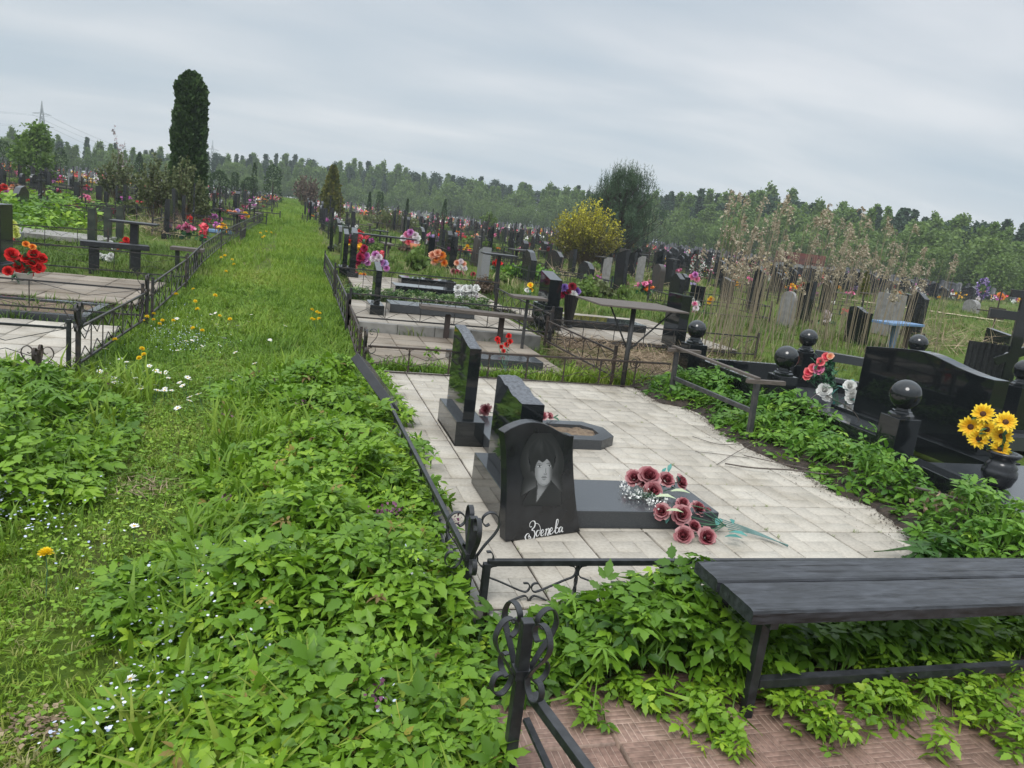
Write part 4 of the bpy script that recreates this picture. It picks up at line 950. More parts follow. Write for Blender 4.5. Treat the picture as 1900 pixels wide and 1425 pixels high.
# between the fence and the bench, spilling under it
def h_bench(x, y):
    hh = .15+.17*sst(x, .25, .75); hh = hh*(.7+.6*vnoise(x, y, 3.2, 21))*(1-.5*sst(-y, 5.2, 5.55))*sst(-y, 4.82, 4.92)
    hh = np.where(x < .3, hh*.55, hh)
    return hh*(y > np.where(x < .95, -5.26, -5.24)+.16*(vnoise(x, y*0, 3, 5)-.5))*(1-.35*(x > 1.0))
bag = leaf_patch(Bag(), 2700, box_s(.1, 3.3, -5.4, -4.86), h_bench, .68, 1.2, seed=5, tmean=.27)
P = np.array([np.array(at(*p, .13)) for p in ((1085, 1110), (1225, 1085), (1200, 1105), (1265, 1125), (1240, 1135), (1130, 1200), (1240, 1095))]); R_ = np.random.default_rng(8)
for k in range(2): bag.addrep(*LUP, rots(len(P), None, .35, R_.uniform(1.0, 1.6, len(P)), R_), P+R_.normal(0, .02, P.shape), .45)
tag(bag.build('ground_elder', M['leaf']), 'green leaves pushing through the front fence and under the black bench', 'plants', kind='stuff')
# sprigs in the joints of the front paving
R_ = np.random.default_rng(77); X = []; Y = []; Hh = []
for (px, py, n, sp, hh) in ((1080, 1295, 16, .035, .10), (1100, 1340, 14, .03, .07), (1155, 1290, 22, .05, .09), (1190, 1310, 18, .05, .09), (1240, 1300, 22, .06, .11), (1290, 1330, 26, .06, .10), (1330, 1350, 24, .06, .10), (1360, 1390, 16, .04, .09), (1310, 1310, 22, .06, .12), (1430, 1290, 30, .07, .13),
                            (1470, 1320, 26, .06, .12), (1520, 1350, 30, .06, .12), (1560, 1370, 20, .05, .10), (1600, 1310, 30, .07, .13), (1640, 1330, 30, .07, .13), (1690, 1320, 30, .07, .13), (1740, 1300, 34, .08, .14), (1790, 1310, 36, .08, .14), (1850, 1340, 34, .08, .13), (1880, 1380, 30, .07, .12), (1750, 1395, 10, .03, .12), (1640, 1260, 30, .07, .15), (1440, 1260, 22, .06, .12), (1850, 1280, 40, .1, .15), (1000, 1250, 24, .06, .10), (1040, 1230, 30, .07, .12), (950, 1225, 26, .06, .14)):
    p = at(px, py, -.12); n = int(n*.75)
    X += list(p[0]+R_.normal(0, sp, n)); Y += list(p[1]+R_.normal(0, sp*.55, n)); Hh += [hh]*n
X, Y, Hh = np.array(X), np.array(Y), np.array(Hh); n = len(X); Z = -.13+Hh*R_.random(n)**.7; k = R_.integers(0, len(LEAVES), n); bag = Bag()
for i in range(len(LEAVES)):
    m_ = k == i; bag.addrep(*LEAVES[i], rots(m_.sum(), None, .4, R_.uniform(.38, .8, m_.sum()), R_), np.stack([X, Y, Z], -1)[m_], np.clip(R_.normal(.6, .18, m_.sum()), 0, 1))
tag(bag.build('paving_weeds', M['leaf']), 'young green shoots growing in the joints of the brick-pattern pavers', 'plants', kind='stuff')
# border on the right
def h_right(x, y):
    e = edx(y)+.03+.12*(vnoise(y, x*0, 4, 33)-.5)
    return (.10+.25*sst(x, e, e+.3))*(x > e)*(.55+.8*vnoise(x, y, 2.7, 34))*(1-.6*sst(y, -.45, -.05))*(1-sst(x, 3.50, 3.66)*sst(-y, 3.0, 3.3))
bag = leaf_patch(Bag(), 4600, box_s(2.6, 4.05, -5.3, .35), h_right, .6, 1.1, seed=9, tmean=.45, kinds=[0, 2, 2, 3])
P = np.array([np.array(at(*p, .1)) for p in ((1730, 1010), (1755, 1005), (1775, 1020), (1800, 1012), (1710, 1025))])
for kk in range(3): bag.addrep(*LUP, rots(len(P), None, .5, R_.uniform(1.6, 2.2, len(P)), R_), P+R_.normal(0, .02, P.shape), .05)
tag(bag.build('leafy_border', M['leaf_peony']), 'broad-leaved green plants in the soil border along the black granite', 'plants', kind='stuff')

# ------------------------------------------------------------------ grass
def tuft(nb, w, spread, lean, seed):
    R = random.Random(seed); V = []; T = []; n = 0
    for i in range(nb):
        a = R.uniform(0, 6.283); c, s = math.cos(a), math.sin(a); h = R.uniform(.55, 1.0); L_ = lean*R.uniform(.4, 1.4); ox, oy = R.gauss(0, spread), R.gauss(0, spread); ww = w*R.uniform(.7, 1.2)
        for (f, d, z) in ((-1, 0, 0), (1, 0, 0), (-.75, L_*.3, h*.6), (.75, L_*.3, h*.6), (0, L_, h*(1-.25*L_))): V.append((ox+c*d-s*f*ww, oy+s*d+c*f*ww, z))
        T += [(n, n+1, n+3), (n, n+3, n+2), (n+2, n+3, n+4)]; n += 5
    return np.array(V), np.array(T)
TUFTS = [tuft(9, .035, .16, .55, k) for k in range(4)]
TSHORT = [tuft(10, .07, .32, .9, 10+k) for k in range(3)]
PAVED = [(.05, 3.2, -4.9, .05), (.1, 2.36, .40, 2.34), (.1, 2.64, 2.4, 4.97), (.34, 3.02, 5.58, 9.42), (3.12, 6.12, 2.93, 6.32), (-6.62, -2.45, -.77, 1.37), (-6.42, -2.58, 2.73, 5.22), (3.7, 8.2, -7, .5), (-.1, 3.6, -8, -5.1), (2.75, 5.2, .45, 2.65)]
def unpaved(x, y):
    ok = np.ones(len(x), bool)
    for a, b_, c, d in PAVED: ok &= ~((x > a) & (x < b_) & (y > c) & (y < d))
    return ok
def grass_patch(bag, n, sampler, smin, smax, seed, tm=.42, kinds=TUFTS, zs=1.0, mask=None, tilt=.25, yb=0):
    R = np.random.default_rng(seed); x, y = sampler(R, n); ok = unpaved(x, y)
    if mask is not None: ok &= mask(x, y, R)
    x, y = x[ok], y[ok]; n = len(x); k = R.integers(0, len(kinds), n); s = R.uniform(smin, smax, n)*(.75+.5*vnoise(x, y, .8, 40+seed))
    t = np.clip(tm+.34*(vnoise(x, y, .9, 41)-.5)+.2*(vnoise(x, y, .25, 45)-.5)+R.normal(0, .09, n)+yb*(R.random(n) < .12), 0, 1); P = np.stack([x, y, ter(x, y)-.015], -1)
    for i in range(len(kinds)):
        m_ = k == i; bag.addrep(*kinds[i], rots(m_.sum(), None, tilt, s[m_], R), P[m_], t[m_])
    return bag
bag = Bag()
ctr = lambda x: np.exp(-((x+1.42)/.36)**2)
grass_patch(bag, 9500, box_s(-2.6, -.7, -6.6, .2), .028, .06, 1, .50, TSHORT, yb=.3)
grass_patch(bag, 2600, box_s(-3.0, -.6, -6.6, .4), .06, .13, 2, .38, mask=lambda x, y, R: R.random(len(x)) > ctr(x)*1.05)
grass_patch(bag, 5200, box_s(-2.6, .2, .2, 9), .05, .10, 3, .46, TSHORT, yb=.2)
grass_patch(bag, 4200, box_s(-2.4, .1, .0, 10), .07, .17, 4, .42, mask=lambda x, y, R: R.random(len(x)) > ctr(x)*1.0)
grass_patch(bag, 5200, box_s(-2.6, .2, 9, 34), .09, .22, 5, .43, mask=lambda x, y, R: R.random(len(x)) > ctr(x)*.8)
grass_patch(bag, 3500, box_s(-2.6, .2, 30, 105), .2, .42, 6, .45)
grass_patch(bag, 420, box_s(-1.15, -.12, -6.2, .0), .16, .34, 60, .45)
grass_patch(bag, 260, box_s(-3.4, -1.8, -4.4, -.9), .16, .32, 61, .42)
grass_patch(bag, 900, box_s(-1.0, -.13, -6.5, -5.2), .05, .14, 62, .45)
tag(bag.build('path_grass', M['grass']), kind='stuff', label='fresh green grass of the trodden path between the grave rows', cat='grass')
bag = Bag()
grass_patch(bag, 5200, box_s(-9, -2.2, -1.5, 12), .10, .24, 7, .38)
grass_patch(bag, 5200, box_s(0, 12, .1, 14), .08, .20, 8, .42, yb=.4)
grass_patch(bag, 12000, box_s(0, 46, 6, 50), .12, .30, 9, .42, yb=.45, mask=lambda x, y, R: (x < y*1.25+8))
grass_patch(bag, 8000, box_s(-22, -2.2, 8, 60), .12, .28, 10, .38, yb=.3, mask=lambda x, y, R: (x > -y*.42-4))
grass_patch(bag, 9000, box_s(2, 95, 40, 100), .2, .42, 12, .42, yb=.3)
grass_patch(bag, 5000, box_s(-45, 0, 55, 120), .2, .42, 13, .38, yb=.3)
grass_patch(bag, 3800, box_s(3, 60, 8, 75), .15, .42, 63, .85, mask=lambda x, y, R: vnoise(x, y, .22, 60) > .5)
grass_patch(bag, 900, box_s(0.3, 7, .3, 12), .10, .26, 64, .85, mask=lambda x, y, R: vnoise(x, y, .5, 61) > .5)
grass_patch(bag, 1200, box_s(-20, -2.4, 6, 50), .15, .35, 65, .85, mask=lambda x, y, R: vnoise(x, y, .25, 62) > .55)
tag(bag.build('meadow_grass', M['grass_field']), kind='stuff', label='rough green grass between the graves on both sides of the path', cat='grass')
# bright lily leaves and grass in the gap behind the beige paving
bag = Bag(); grass_patch(bag, 260, box_s(.15, 3.3, .07, .38), .13, .26, 20, .42)
grass_patch(bag, 90, box_s(2.2, 3.2, .05, .5), .2, .3, 21, .45)
R_ = np.random.default_rng(66); n = 90; x = .4*R_.integers(1, 8, n)+R_.normal(0, .004, n); y = -R_.uniform(.05, 4.75, n); sw = R_.random(n) < .5; x[sw], y[sw] = R_.uniform(.15, 2.9, sw.sum()), -.4*R_.integers(1, 12, sw.sum())
ok = (x < edx(y)-.05) & ~((x < 1.75) & (x > .35) & (y < -1.8) & (y > -4.05)); x, y = x[ok], y[ok]; bag.addrep(*TUFTS[1], rots(len(x), None, .3, R_.uniform(.012, .035, len(x)), R_), np.stack([x, y, np.zeros(len(x))-.002], -1), R_.uniform(.2, .7, len(x)))
tag(bag.build('grass_strip', M['grass']), kind='stuff', label='long grass in the gap behind the beige paving and in its joints', cat='grass')
# low moss and clover mat on the path
R_ = np.random.default_rng(5); n = 17000; x, y = R_.uniform(-2.9, -.75, n), R_.uniform(-6.4, 1.5, n); t = np.clip(.6+.5*(vnoise(x, y, 1.3, 50)-.5)+R_.normal(0, .12, n), 0, 1)
CL = (np.array([[0, 0, 0], [.6, -.4, .12], [1, 0, .05], [.6, .4, .12]]), np.array([[0, 1, 2], [0, 2, 3]]))
z_ = ter(x, y)+R_.uniform(-.005, .028, n)
tag(Bag().addrep(*CL, rots(n, None, .4, R_.uniform(.012, .03, n), R_), np.stack([x, y, z_], -1), t).build('clover_mat', M['leaf']), kind='stuff', label='low mat of moss and clover on the trodden path', cat='plants')
# dead leaves and straw on the bare patch
n = 260; P = np.array([np.array(at(px, py)) for px, py in zip(R_.normal(85, 55, n), R_.normal(1352, 22, n))]); P[:, 2] += R_.uniform(.0, .02, n)
b2 = Bag().addrep(*CL, rots(n, None, .3, R_.uniform(.008, .026, n), R_), P, R_.uniform(0, .8, n))
n = 90; P = np.array([np.array(at(px, py)) for px, py in zip(R_.normal(262, 30, n), R_.normal(905, 12, n))]); P[:, 2] += .012
b2.addrep(np.array([[0, -.02, 0], [0, .02, 0], [1, 0, .05]]), np.array([[0, 1, 2]]), rots(n, None, .15, R_.uniform(.05, .16, n), R_), P, R_.uniform(.2, 1, n))
tag(b2.build('leaf_litter', M['straw']), kind='stuff', label='dry leaves and straw on the bare patch of the path', cat='litter')

# ------------------------------------------------------------------ small flowers
R_ = np.random.default_rng(15)
def mini_flower(name, kind, r, h, pm, label, cat, group, lod=0):
    t = thing(name, (0, 0, -50), label, cat, group); bg_ = head_arrays(kind, r, 3, lod); V = np.concatenate(bg_.V)+np.array([0, 0, h])
    f = tri_mesh('flower_head', V, np.concatenate(bg_.T), np.concatenate(bg_.t), M[pm], parent=t)
    if kind == 'daisy': MB().lathe([(.001, h), (r*.36, h+.001), (r*.25, h+.004), (.001, h+.005)], n=8).build('disk', M['ydisk'], f)
    MB().tube([(0, 0, 0), (.004, .002, h*.6), (0, 0, h)], .0018, 4).build('stem', M['stem'], t)
    return t
dz_ = mini_flower('daisy', 'daisy', .021, .12, 'petal_white', 'small white daisy in the grass by the path', 'flower', 'daisies beside the path')
dn_ = mini_flower('dandelion', 'mum', .023, .15, 'petal_dandelion', 'yellow dandelion standing in the grass by the path', 'flower', 'dandelions beside the path')
first = {0: 1, 1: 1}
def place_small(src, p, s, tilt=.35):
    k = 0 if src is dz_ else 1
    o = src if first[k] else copy_tree(src); first[k] = 0
    o.location = tuple(float(c) for c in p); o.rotation_euler = (random.uniform(-tilt, tilt)-.2, random.uniform(-tilt, tilt), random.uniform(0, 6)); o.scale = (s, s, s)
for px, py in ((1, 1), (225, 715), (235, 683), (277, 693), (278, 708), (290, 705), (293, 712), (308, 710), (313, 713), (345, 722), (344, 712), (344, 725), (352, 732), (317, 702), (265, 738), (283, 733), (220, 730), (247, 736), (250, 722), (312, 735), (320, 738), (304, 743), (282, 748), (390, 720), (422, 720), (448, 668), (436, 711), (378, 753), (364, 757), (341, 760), (343, 775), (445, 742), (180, 662), (192, 667), (230, 680), (140, 705), (188, 700), (310, 620), (340, 645), (352, 640), (366, 648), (395, 650), (412, 640), (330, 600), (390, 590), (408, 585), (480, 690), (500, 640), (520, 615), (330, 1252), (262, 1297), (250, 1003), (330, 660), (372, 662), (360, 635), (400, 610), (440, 612), (455, 605), (470, 590)):
    if px > 1: p = at(px, py+9); place_small(dz_, p, random.uniform(.8, 1.15))
for px, py in ((270, 604), (280, 600), (284, 607), (277, 608), (301, 610), (286, 614), (321, 608), (372, 625), (373, 632), (219, 652), (248, 663), (278, 677), (270, 682), (365, 547), (328, 566), (418, 487), (412, 488), (425, 489), (412, 515), (440, 502), (371, 594), (652, 815), (85, 1101), (590, 590), (592, 600), (588, 605), (603, 608), (588, 610), (563, 587), (430, 606), (480, 440), (488, 436), (493, 445), (485, 450), (497, 438), (400, 596), (358, 568), (392, 563)):
    p = at(px, py+8); place_small(dn_, p, random.uniform(.85, 1.2)*(1+.04*max(0, dist(p)-8)))
# forget-me-nots: clouds of tiny pale blue flowers
BL = ramp_mat('forget_me_not', [(.40, .46, .68), (.60, .64, .78), (.74, .75, .80)], .6, .15); HEX = (np.array([[0, 0, .1]]+[[math.cos(a*1.047), math.sin(a*1.047), 0] for a in range(6)]), np.array([[0, k+1, (k+1) % 6+1] for k in range(6)]))
X = []
for px, py, sx, sy, n in ((325, 625, 38, 16, 260), (335, 640, 40, 10, 160), (310, 575, 24, 10, 120), (40, 950, 40, 30, 110), (60, 915, 50, 20, 50), (350, 1130, 60, 40, 60), (420, 1090, 40, 30, 24), (330, 1230, 60, 50, 60), (300, 1290, 60, 50, 45), (280, 1380, 60, 20, 45), (160, 1400, 60, 15, 40), (720, 1390, 30, 15, 50), (470, 1280, 40, 40, 40), (190, 720, 40, 20, 60), (790, 1150, 30, 15, 18), (120, 1000, 60, 60, 60), (760, 760, 30, 40, 30)):
    for k in range(n):
        p = np.array(at(random.gauss(px, sx), random.gauss(py, sy))); hh = float(h_fence(np.array([p[0]]), np.array([p[1]]))[0]); p[2] += .05+.9*max(0, hh)*random.random()+.03*random.random(); X.append(p)
X = np.array(X); n = len(X)
tag(Bag().addrep(*HEX, rots(n, None, .5, R_.uniform(.004, .0068, n), R_), X, R_.random(n)).build('forget_me_nots', BL), kind='stuff', label='tiny pale blue forget-me-nots scattered through the leaves', cat='flowers')
PU = ramp_mat('dead_nettle', [(.05, .02, .03), (.14, .045, .09), (.26, .11, .2)], .7, .15); X = []
for px, py, n in ((715, 950, 30), (735, 945, 30), (700, 960, 20), (697, 1013, 30), (425, 925, 14), (420, 770, 10), (480, 690, 14), (205, 715, 14), (195, 700, 12), (620, 840, 14), (640, 850, 14), (560, 745, 10), (845, 968, 14), (700, 1290, 20), (495, 680, 12), (510, 705, 10)):
    c = np.array(at(px, py, .14 if px > 500 else .04)); X += list(c+R_.normal(0, .016, (n, 3)))
X = np.array(X); n = len(X); tag(Bag().addrep(*CL, randrot(n, R_.uniform(.012, .025, n), R_), X, R_.random(n)).build('dead_nettles', PU), kind='stuff', label='purple dead-nettle tops among the ground elder', cat='flowers')
# dry twigs lying over the edge of the paving
b = MB(); 
def twig(pts, r): b.tube(crom([np.array(at(px, py, z)) for px, py, z in pts], 5), r, 5)
tw = [([(1345, 860, .02), (1400, 868, .03), (1470, 872, .05), (1545, 880, .06), (1605, 872, .1)], .006), ([(1380, 845, .015), (1440, 858, .03), (1500, 870, .05)], .004), ([(1330, 862, .01), (1380, 832, .03), (1430, 812, .05)], .003), ([(1285, 810, .01), (1340, 825, .012), (1400, 818, .03), (1440, 808, .05)], .003), ([(1390, 850, .012), (1330, 842, .01), (1290, 838, .01)], .0025), ([(1700, 905, .2), (1740, 915, .22), (1790, 930, .22), (1850, 950, .2), (1900, 965, .2)], .008), ([(1780, 925, .2), (1775, 960, .15), (1760, 985, .1)], .005), ([(1800, 935, .2), (1790, 970, .12)], .005), ([(1520, 728, .35), (1500, 745, .3), (1470, 790, .05)], .004), ([(1535, 735, .34), (1580, 760, .2), (1600, 790, .05)], .004)]
for pts, r in tw:
    b = MB(); twig(pts, r); c0 = at(*pts[0]); o = b.build('dry_twig', M['wood_grey'], world=True, loc=tuple(c0), smooth=True)
    tag(o, 'dry pale twig lying across leaves and paving edge at the granite border', 'twig', 'dry twigs at the paving edge')
bag = Bag(); n = 130; P = np.array([np.array(at(px, py, .19)) for px, py in zip(R_.normal(1770, 28, n), R_.normal(930, 9, n))]); bag.addrep(*CL, randrot(n, R_.uniform(.02, .05, n), R_), P, R_.random(n))
tag(bag.build('dead_leaves', M['straw']), kind='stuff', label='curled dead leaves caught in the plants by the granite kerb', cat='litter')

# crumbs of earth and debris on the paving near the soil
n = 3000; y = R_.uniform(-4.75, .0, n); x = edx(y)-np.abs(R_.normal(0, 1, n))*np.where(R_.random(n) < .7, .035, .13)+.01; k_ = R_.random(n) < .08; x[k_] = R_.uniform(.2, 2.7, k_.sum())
P = np.stack([x, y, np.full(n, .004)], -1); P[:, 2] += R_.uniform(0, .004, n); DB = ramp_mat('earth_crumbs', [(.02, .014, .01), (.05, .035, .025), (.12, .09, .06)], .95, 0)
tag(Bag().addrep(*CL, rots(n, None, .35, R_.uniform(.004, .015, n)*(1-.4*k_), R_), P, R_.random(n)).build('earth_crumbs', DB), kind='stuff', label='crumbs of earth and debris on the beige paving', cat='dirt')

n = 170; x = R_.uniform(-1.2, -.08, n); y = R_.uniform(-6.2, -.2, n); z = ter(x, y)+np.maximum(h_fence(x, y), .01)*R_.uniform(.6, 1.05, n); bag = Bag(); k = R_.integers(0, 5, n); DL = ramp_mat('yellowed_leaf', [(.13, .085, .03), (.26, .20, .05), (.36, .33, .06)], .6, .2)
for i in range(5): bag.addrep(*LEAVES[i], rots((k == i).sum(), None, .8, R_.uniform(.3, .8, (k == i).sum()), R_), np.stack([x, y, z], -1)[k == i], R_.random((k == i).sum()))
tag(bag.build('yellowed_leaves', DL), kind='stuff', label='yellowed and dry leaves among the ground elder', cat='leaves')

# =================================================================== middle distance
def mk(p): return np.array(p, float)
def upright(name, label, p, h, wy, tx, m, group=None, top='flat', base=None, rz=0, cat='headstone', z=None, capm=None):
    """headstone standing at p: wy wide along y, tx thick along x"""
    z0 = p[2] if z is None else z; t = thing(name, (p[0], p[1], z0-.04), label, cat, group, rz)
    b0 = .04
    if base: bw, bt, bh = base; MB().box(0, 0, bh/2+.02, bt, bw, bh+.04).build('base', m, t, bevel=.004); b0 = bh+.0415
    H = h+.04; n = 10; w2 = wy/2
    if top == 'flat': poly = [(-w2, b0), (w2, b0), (w2, H), (-w2, H)]
    elif top == 'slope': poly = [(-w2, b0), (w2, b0), (w2, H), (-w2, H-.10)]
    elif top == 'slope2': poly = [(-w2, b0), (w2, b0), (w2, H-.10), (-w2, H)]
    elif top == 'arch': poly = [(-w2, b0), (w2, b0)]+[(w2*math.cos(math.pi*i/n), H-w2*.7+w2*.7*math.sin(math.pi*i/n)) for i in range(n+1)]
    elif top == 'wave': poly = [(-w2, b0), (w2, b0)]+[(w2-wy*i/n, H-.05+.05*math.sin(i/n*5.2)) for i in range(n+1)]
    elif top == 'point': poly = [(-w2, b0), (w2, b0), (w2, H-.12), (0, H), (-w2, H-.12)]
    b = MB(); b.prism(poly, (-tx/2, 0, 0), (0, 1, 0), (0, 0, 1), tx); b.build('stone', m, t, bevel=.004, fixn=True)
    return t
def slab_obj(label, x0, x1, y0, y1, z0, z1, m, name='grave_slab'):
    o = MB().box(0, 0, (z1-z0)/2, x1-x0, y1-y0, z1-z0).build(name, m, bevel=.006); o.location = ((x0+x1)/2, (y0+y1)/2, z0); return tag(o, label, 'grave slab')
def small_fence(label, pts, h, m, z=None, group=None, posts=True, scrolls=False, lat=True, bay=.45, hb=.07):
    """low iron fence along a plan polyline: posts, two rails and a lattice per run"""
    P0 = pts[0]; zf = (lambda x, y: float(ter(x, y))+.05) if z is None else (lambda x, y: z); t = thing('iron_fence', (P0[0], P0[1], zf(*P0)-.05), label, 'fence', group)
    for i, (x, y) in enumerate(pts):
        if scrolls: scroll_post('post', t, x, y, zf(x, y)-.08, zf(x, y)+h+.2, m, .9, wid=.035)
        elif posts: MB().box(x, y, zf(x, y)+h/2, .03, .03, h+.14).build('post', m, t, world=True)
    for (a, c) in zip(pts[:-1], pts[1:]):
        za, zc = zf(*a), zf(*c); A, C = Vector((*a, za)), Vector((*c, zc))
        for k, hh in ((1, h), (0, hb)): MB().bar(A+Vector((0, 0, hh)), C+Vector((0, 0, hh)), .02, .018).build('rail', m, t, world=True)
        if lat:
            L_ = (C-A).length; nb = max(1, int(L_/bay)); b = MB(); d = (C-A)/nb; nrm = Vector((-d.y, d.x, 0))
            for i in range(nb):
                p = A+d*i
                b.bar(p+Vector((0, 0, hb)), p+Vector((0, 0, h)), .009, .009, (1, 0, 0))
                for s_, e_ in ((h, hb), (hb, h)): b.ribbon([p+Vector((0, 0, s_)), p+d*.5+Vector((0, 0, (s_+e_)/2+(.03 if s_ > e_ else -.03))), p+d+Vector((0, 0, s_))], nrm, .008, .005)
            b.build('lattice', m, t, world=True)
    return t
def table_obj(label, p, h, w_, d_, m, pw=.06, pm=None, rz=0, name='table', cat='table'):
    t = thing(name, (p[0], p[1], p[2]-.03), label, cat, None, rz); MB().box(0, 0, (h)/2, pw, pw, h).build('post', pm or m, t, bevel=.003)
    MB().box(0, 0, h+.018, w_, d_, .034).build('tabletop', m, t, bevel=.004); return t
def bench_obj(label, a, c, h, wd, m, lm, th=.045, lw=.06, name='bench', inset=.18):
    """seat plank from a to c in plan (ground points)"""
    a, c = Vector(a), Vector(c); z = (a.z+c.z)/2; d = (c-a); d.z = 0; L_ = d.length; rz = math.atan2(d.y, d.x); mid = (a+c)/2
    t = thing(name, (mid.x, mid.y, z-.03), label, 'bench', None, rz); MB().box(0, 0, h+.03, L_, wd, th).build('seat', m, t, bevel=.004)
    for s_ in (-1, 1): MB().box(s_*(L_/2-L_*inset), 0, (h+.03-th/2)/2-.002, lw, lw*1.1, h+.03-th/2-.002).build('leg', lm, t, bevel=.003)
    return t
# --- plot just behind: brown paving, flat slab, carnations, plank bench
zb = .02
p0 = at(800, 660, .10); p1 = at(948, 688, .10)
t = slab_obj('flat grey slab lying on the brown paving with green tufts beside it', 1.0, 2.05, .52, .98, .005, .10, M['slab_grey'])
cp = at(932, 668, .03); hd = []
for px, py, r in ((923, 630, 6), (930, 644, 5), (944, 624, 6), (946, 634, 6), (940, 640, 6), (934, 652, 5), (925, 636, 4)):
    q = near(cp, px, py, random.uniform(-.04, .04)); hd.append((q, r*np.linalg.norm(q-CAM)/FPX, viewd(q, .6), 'carnation', 'red'))
bouquet('red artificial carnations on thin stems stuck beside the flat grey slab', cp, hd, 'fleaf', 4, at(938, 690, .03), .04, seed=21, thin=.0018)
for i, (px, py) in enumerate(((795, 648), (811, 647))):
    q = np.array(at(px, py, .13)); sp = [(q+np.random.default_rng(i*9+k).normal(0, .012, 3)-q, np.random.default_rng(k).normal(0, 1, 3)+np.array([0, 0, .8]), .05) for k in range(26)]
    o = leaf_bag(sp, i).build('artificial_fern', M['leaf']); o.location = tuple(q-np.array([0, 0, .03])); tag(o, 'light green artificial sprig on the flat grey slab', 'plant', 'sprigs on the flat slab')
a = at(835, 632); c = at(935, 628)
sa = np.array(at(782, 566, .46)); sb = np.array(at(985, 590, .47))
t = thing('bench', (1.75, 2.2, 0), 'long brown plank bench on two square posts behind the flat slab', 'bench')
ya = 2.18
A_ = onplane(782, 570, (0, ya+.1, 0), (0, 1, 0)); C_ = onplane(988, 592, (0, ya+.1, 0), (0, 1, 0))
MB().bar(Vector((A_[0], ya+.22, A_[2])), Vector((C_[0], ya+.16, C_[2])), .26, .05).build('seat', M['wood_grey'], t, world=True, bevel=.005)
for px in (835, 937):
    q = onplane(px, 600, (0, ya, 0), (0, 1, 0)); MB().box(q[0], ya+.18, (q[2]-.05)/2+.03, .065, .07, q[2]-.05+.22).build('leg', M['wood_dark'], t, world=True, bevel=.004)
q = at(967, 655); table_obj('small iron-legged table with thin round-edged top and curled brackets beside the plank bench', q, tall(q, 551), .46, .3, M['wood_grey'], .035, M['pipe'])
f = small_fence('rusty low fence running across behind the plank bench', [(-.02, 2.40), (2.75, 2.44)], .44, M['iron_worn'], .05, hb=.14)
small_fence('rusty fence with leaning brown lattice along the left of the brown paving', [(-.06, .1), (-.02, 2.4)], .34, M['rust'], .0)
small_fence('low rusty fence slanting from the small table toward the steel table', [(2.66, 2.36), (2.70, .05)], .34, M['rust'], .02)
small_fence('black fence along the path beside the hedge and the pale paving', [(-.05, 2.42), (-.05, 5.4), (-.1, 9.6)], .40, M['iron_worn'])
small_fence('thin dark fence crossing above the low hedge', [(-.08, 5.45), (2.75, 5.52)], .42, M['iron_worn'], .16)
small_fence('grey-brown fence along the right side of the pale paving', [(2.72, 5.5), (2.76, 2.5)], .42, M['iron_worn'])
small_fence('thin fence in front of the dahlia vase', [(2.8, 2.55), (6.2, 2.62)], .34, M['iron_worn'], .02)
# --- third plot: light paving with one stele
upright('headstone', 'tall narrow black stele on a stepped grey base above the light paving', at(695, 578, .13), .72, .42, .085, M['granite'], top='slope', base=(.62, .2, .14), z=.12)
slab_obj('long black grave slab lying behind the lattice fence on the light paving', .66, 1.95, 3.72, 4.25, .125, .25, M['slab_grey'])
R_ = np.random.default_rng(3); n = 900; x = R_.uniform(.1, 2.55, n); y = R_.normal(5.22, .10, n); bag = Bag(); k = R_.integers(0, len(LEAVES), n)
for i in range(len(LEAVES)):
    m_ = k == i; bag.addrep(*LEAVES[i], rots(m_.sum(), None, .6, R_.uniform(.45, .75, m_.sum()), R_), np.stack([x, y, .10+R_.uniform(.0, .22, n)], -1)[m_], R_.uniform(0, .95, m_.sum()))
tag(bag.build('low_hedge', M['bedgreen']), 'low strip of variegated bedding plants along the light paving', 'hedge')
def flowers_at(label, bpx, bpy, heads, kind, z=None, group=None, seed=0, leaves=16, ll=.09, leafm='fleaf', base=None):
    bp = np.array(base) if base is not None else np.array(at(bpx, bpy) if z is None else at(bpx, bpy, z)); hd = []; R = random.Random(seed)
    for px, py, r, c in heads:
        q = near(bp, px, py, R.uniform(-.05, .05)); hd.append((q, r*np.linalg.norm(q-CAM)/FPX, viewd(q, .4+R.uniform(-.2, .4)), kind, c))
    return bouquet(label, bp, hd, leafm, leaves, bp, ll, group, seed)
hb_ = np.array([2.62, 4.9, .14])
flowers_at('round mass of white and pale pink artificial hydrangeas at the fence corner', 862, 560, [(852+10*(i % 4)+random.uniform(-3, 3), 536+8*(i//4)+random.uniform(-2, 2), 8, 'white' if i < 11 else 'palepink') for i in range(16)], 'carnation', .14, seed=31, leaves=4)
# dahlias in black vase beside a stele
upright('headstone', 'black stele on a tall block base left of the vase of dahlias', at(1012, 603, .13), .86, .50, .20, M['granite'], top='slope', base=(.62, .30, .36), z=.1)
slab_obj('black and white grave slab behind the vase of dahlias', 3.55, 5.0, 4.05, 4.75, .10, .22, M['granite'])
vb = np.array(at(1053, 606, .10)); t = thing('flower_vase', vb, 'tall black ribbed cemetery vase with dahlias on the grey paving', 'vase')
b = MB(); V = []
n = 40
for z, r in ((0, .075), (.02, .075), (.03, .06), (.50, .115), (.52, .12), (.5, .10), (.3, .08)):
    for kk in range(n):
        g = 2*math.pi*kk/n; rr = r*(1+(.035 if kk % 2 else -.02)*(0 if z < .03 else 1)); V.append((vb[0]+rr*math.cos(g), vb[1]+rr*math.sin(g), vb[2]+z))
b._add(V, [(i*n+kk, i*n+(kk+1) % n, (i+1)*n+(kk+1) % n, (i+1)*n+kk) for i in range(6) for kk in range(n)]); b.build('body', M['plastic_black'], t, world=True)
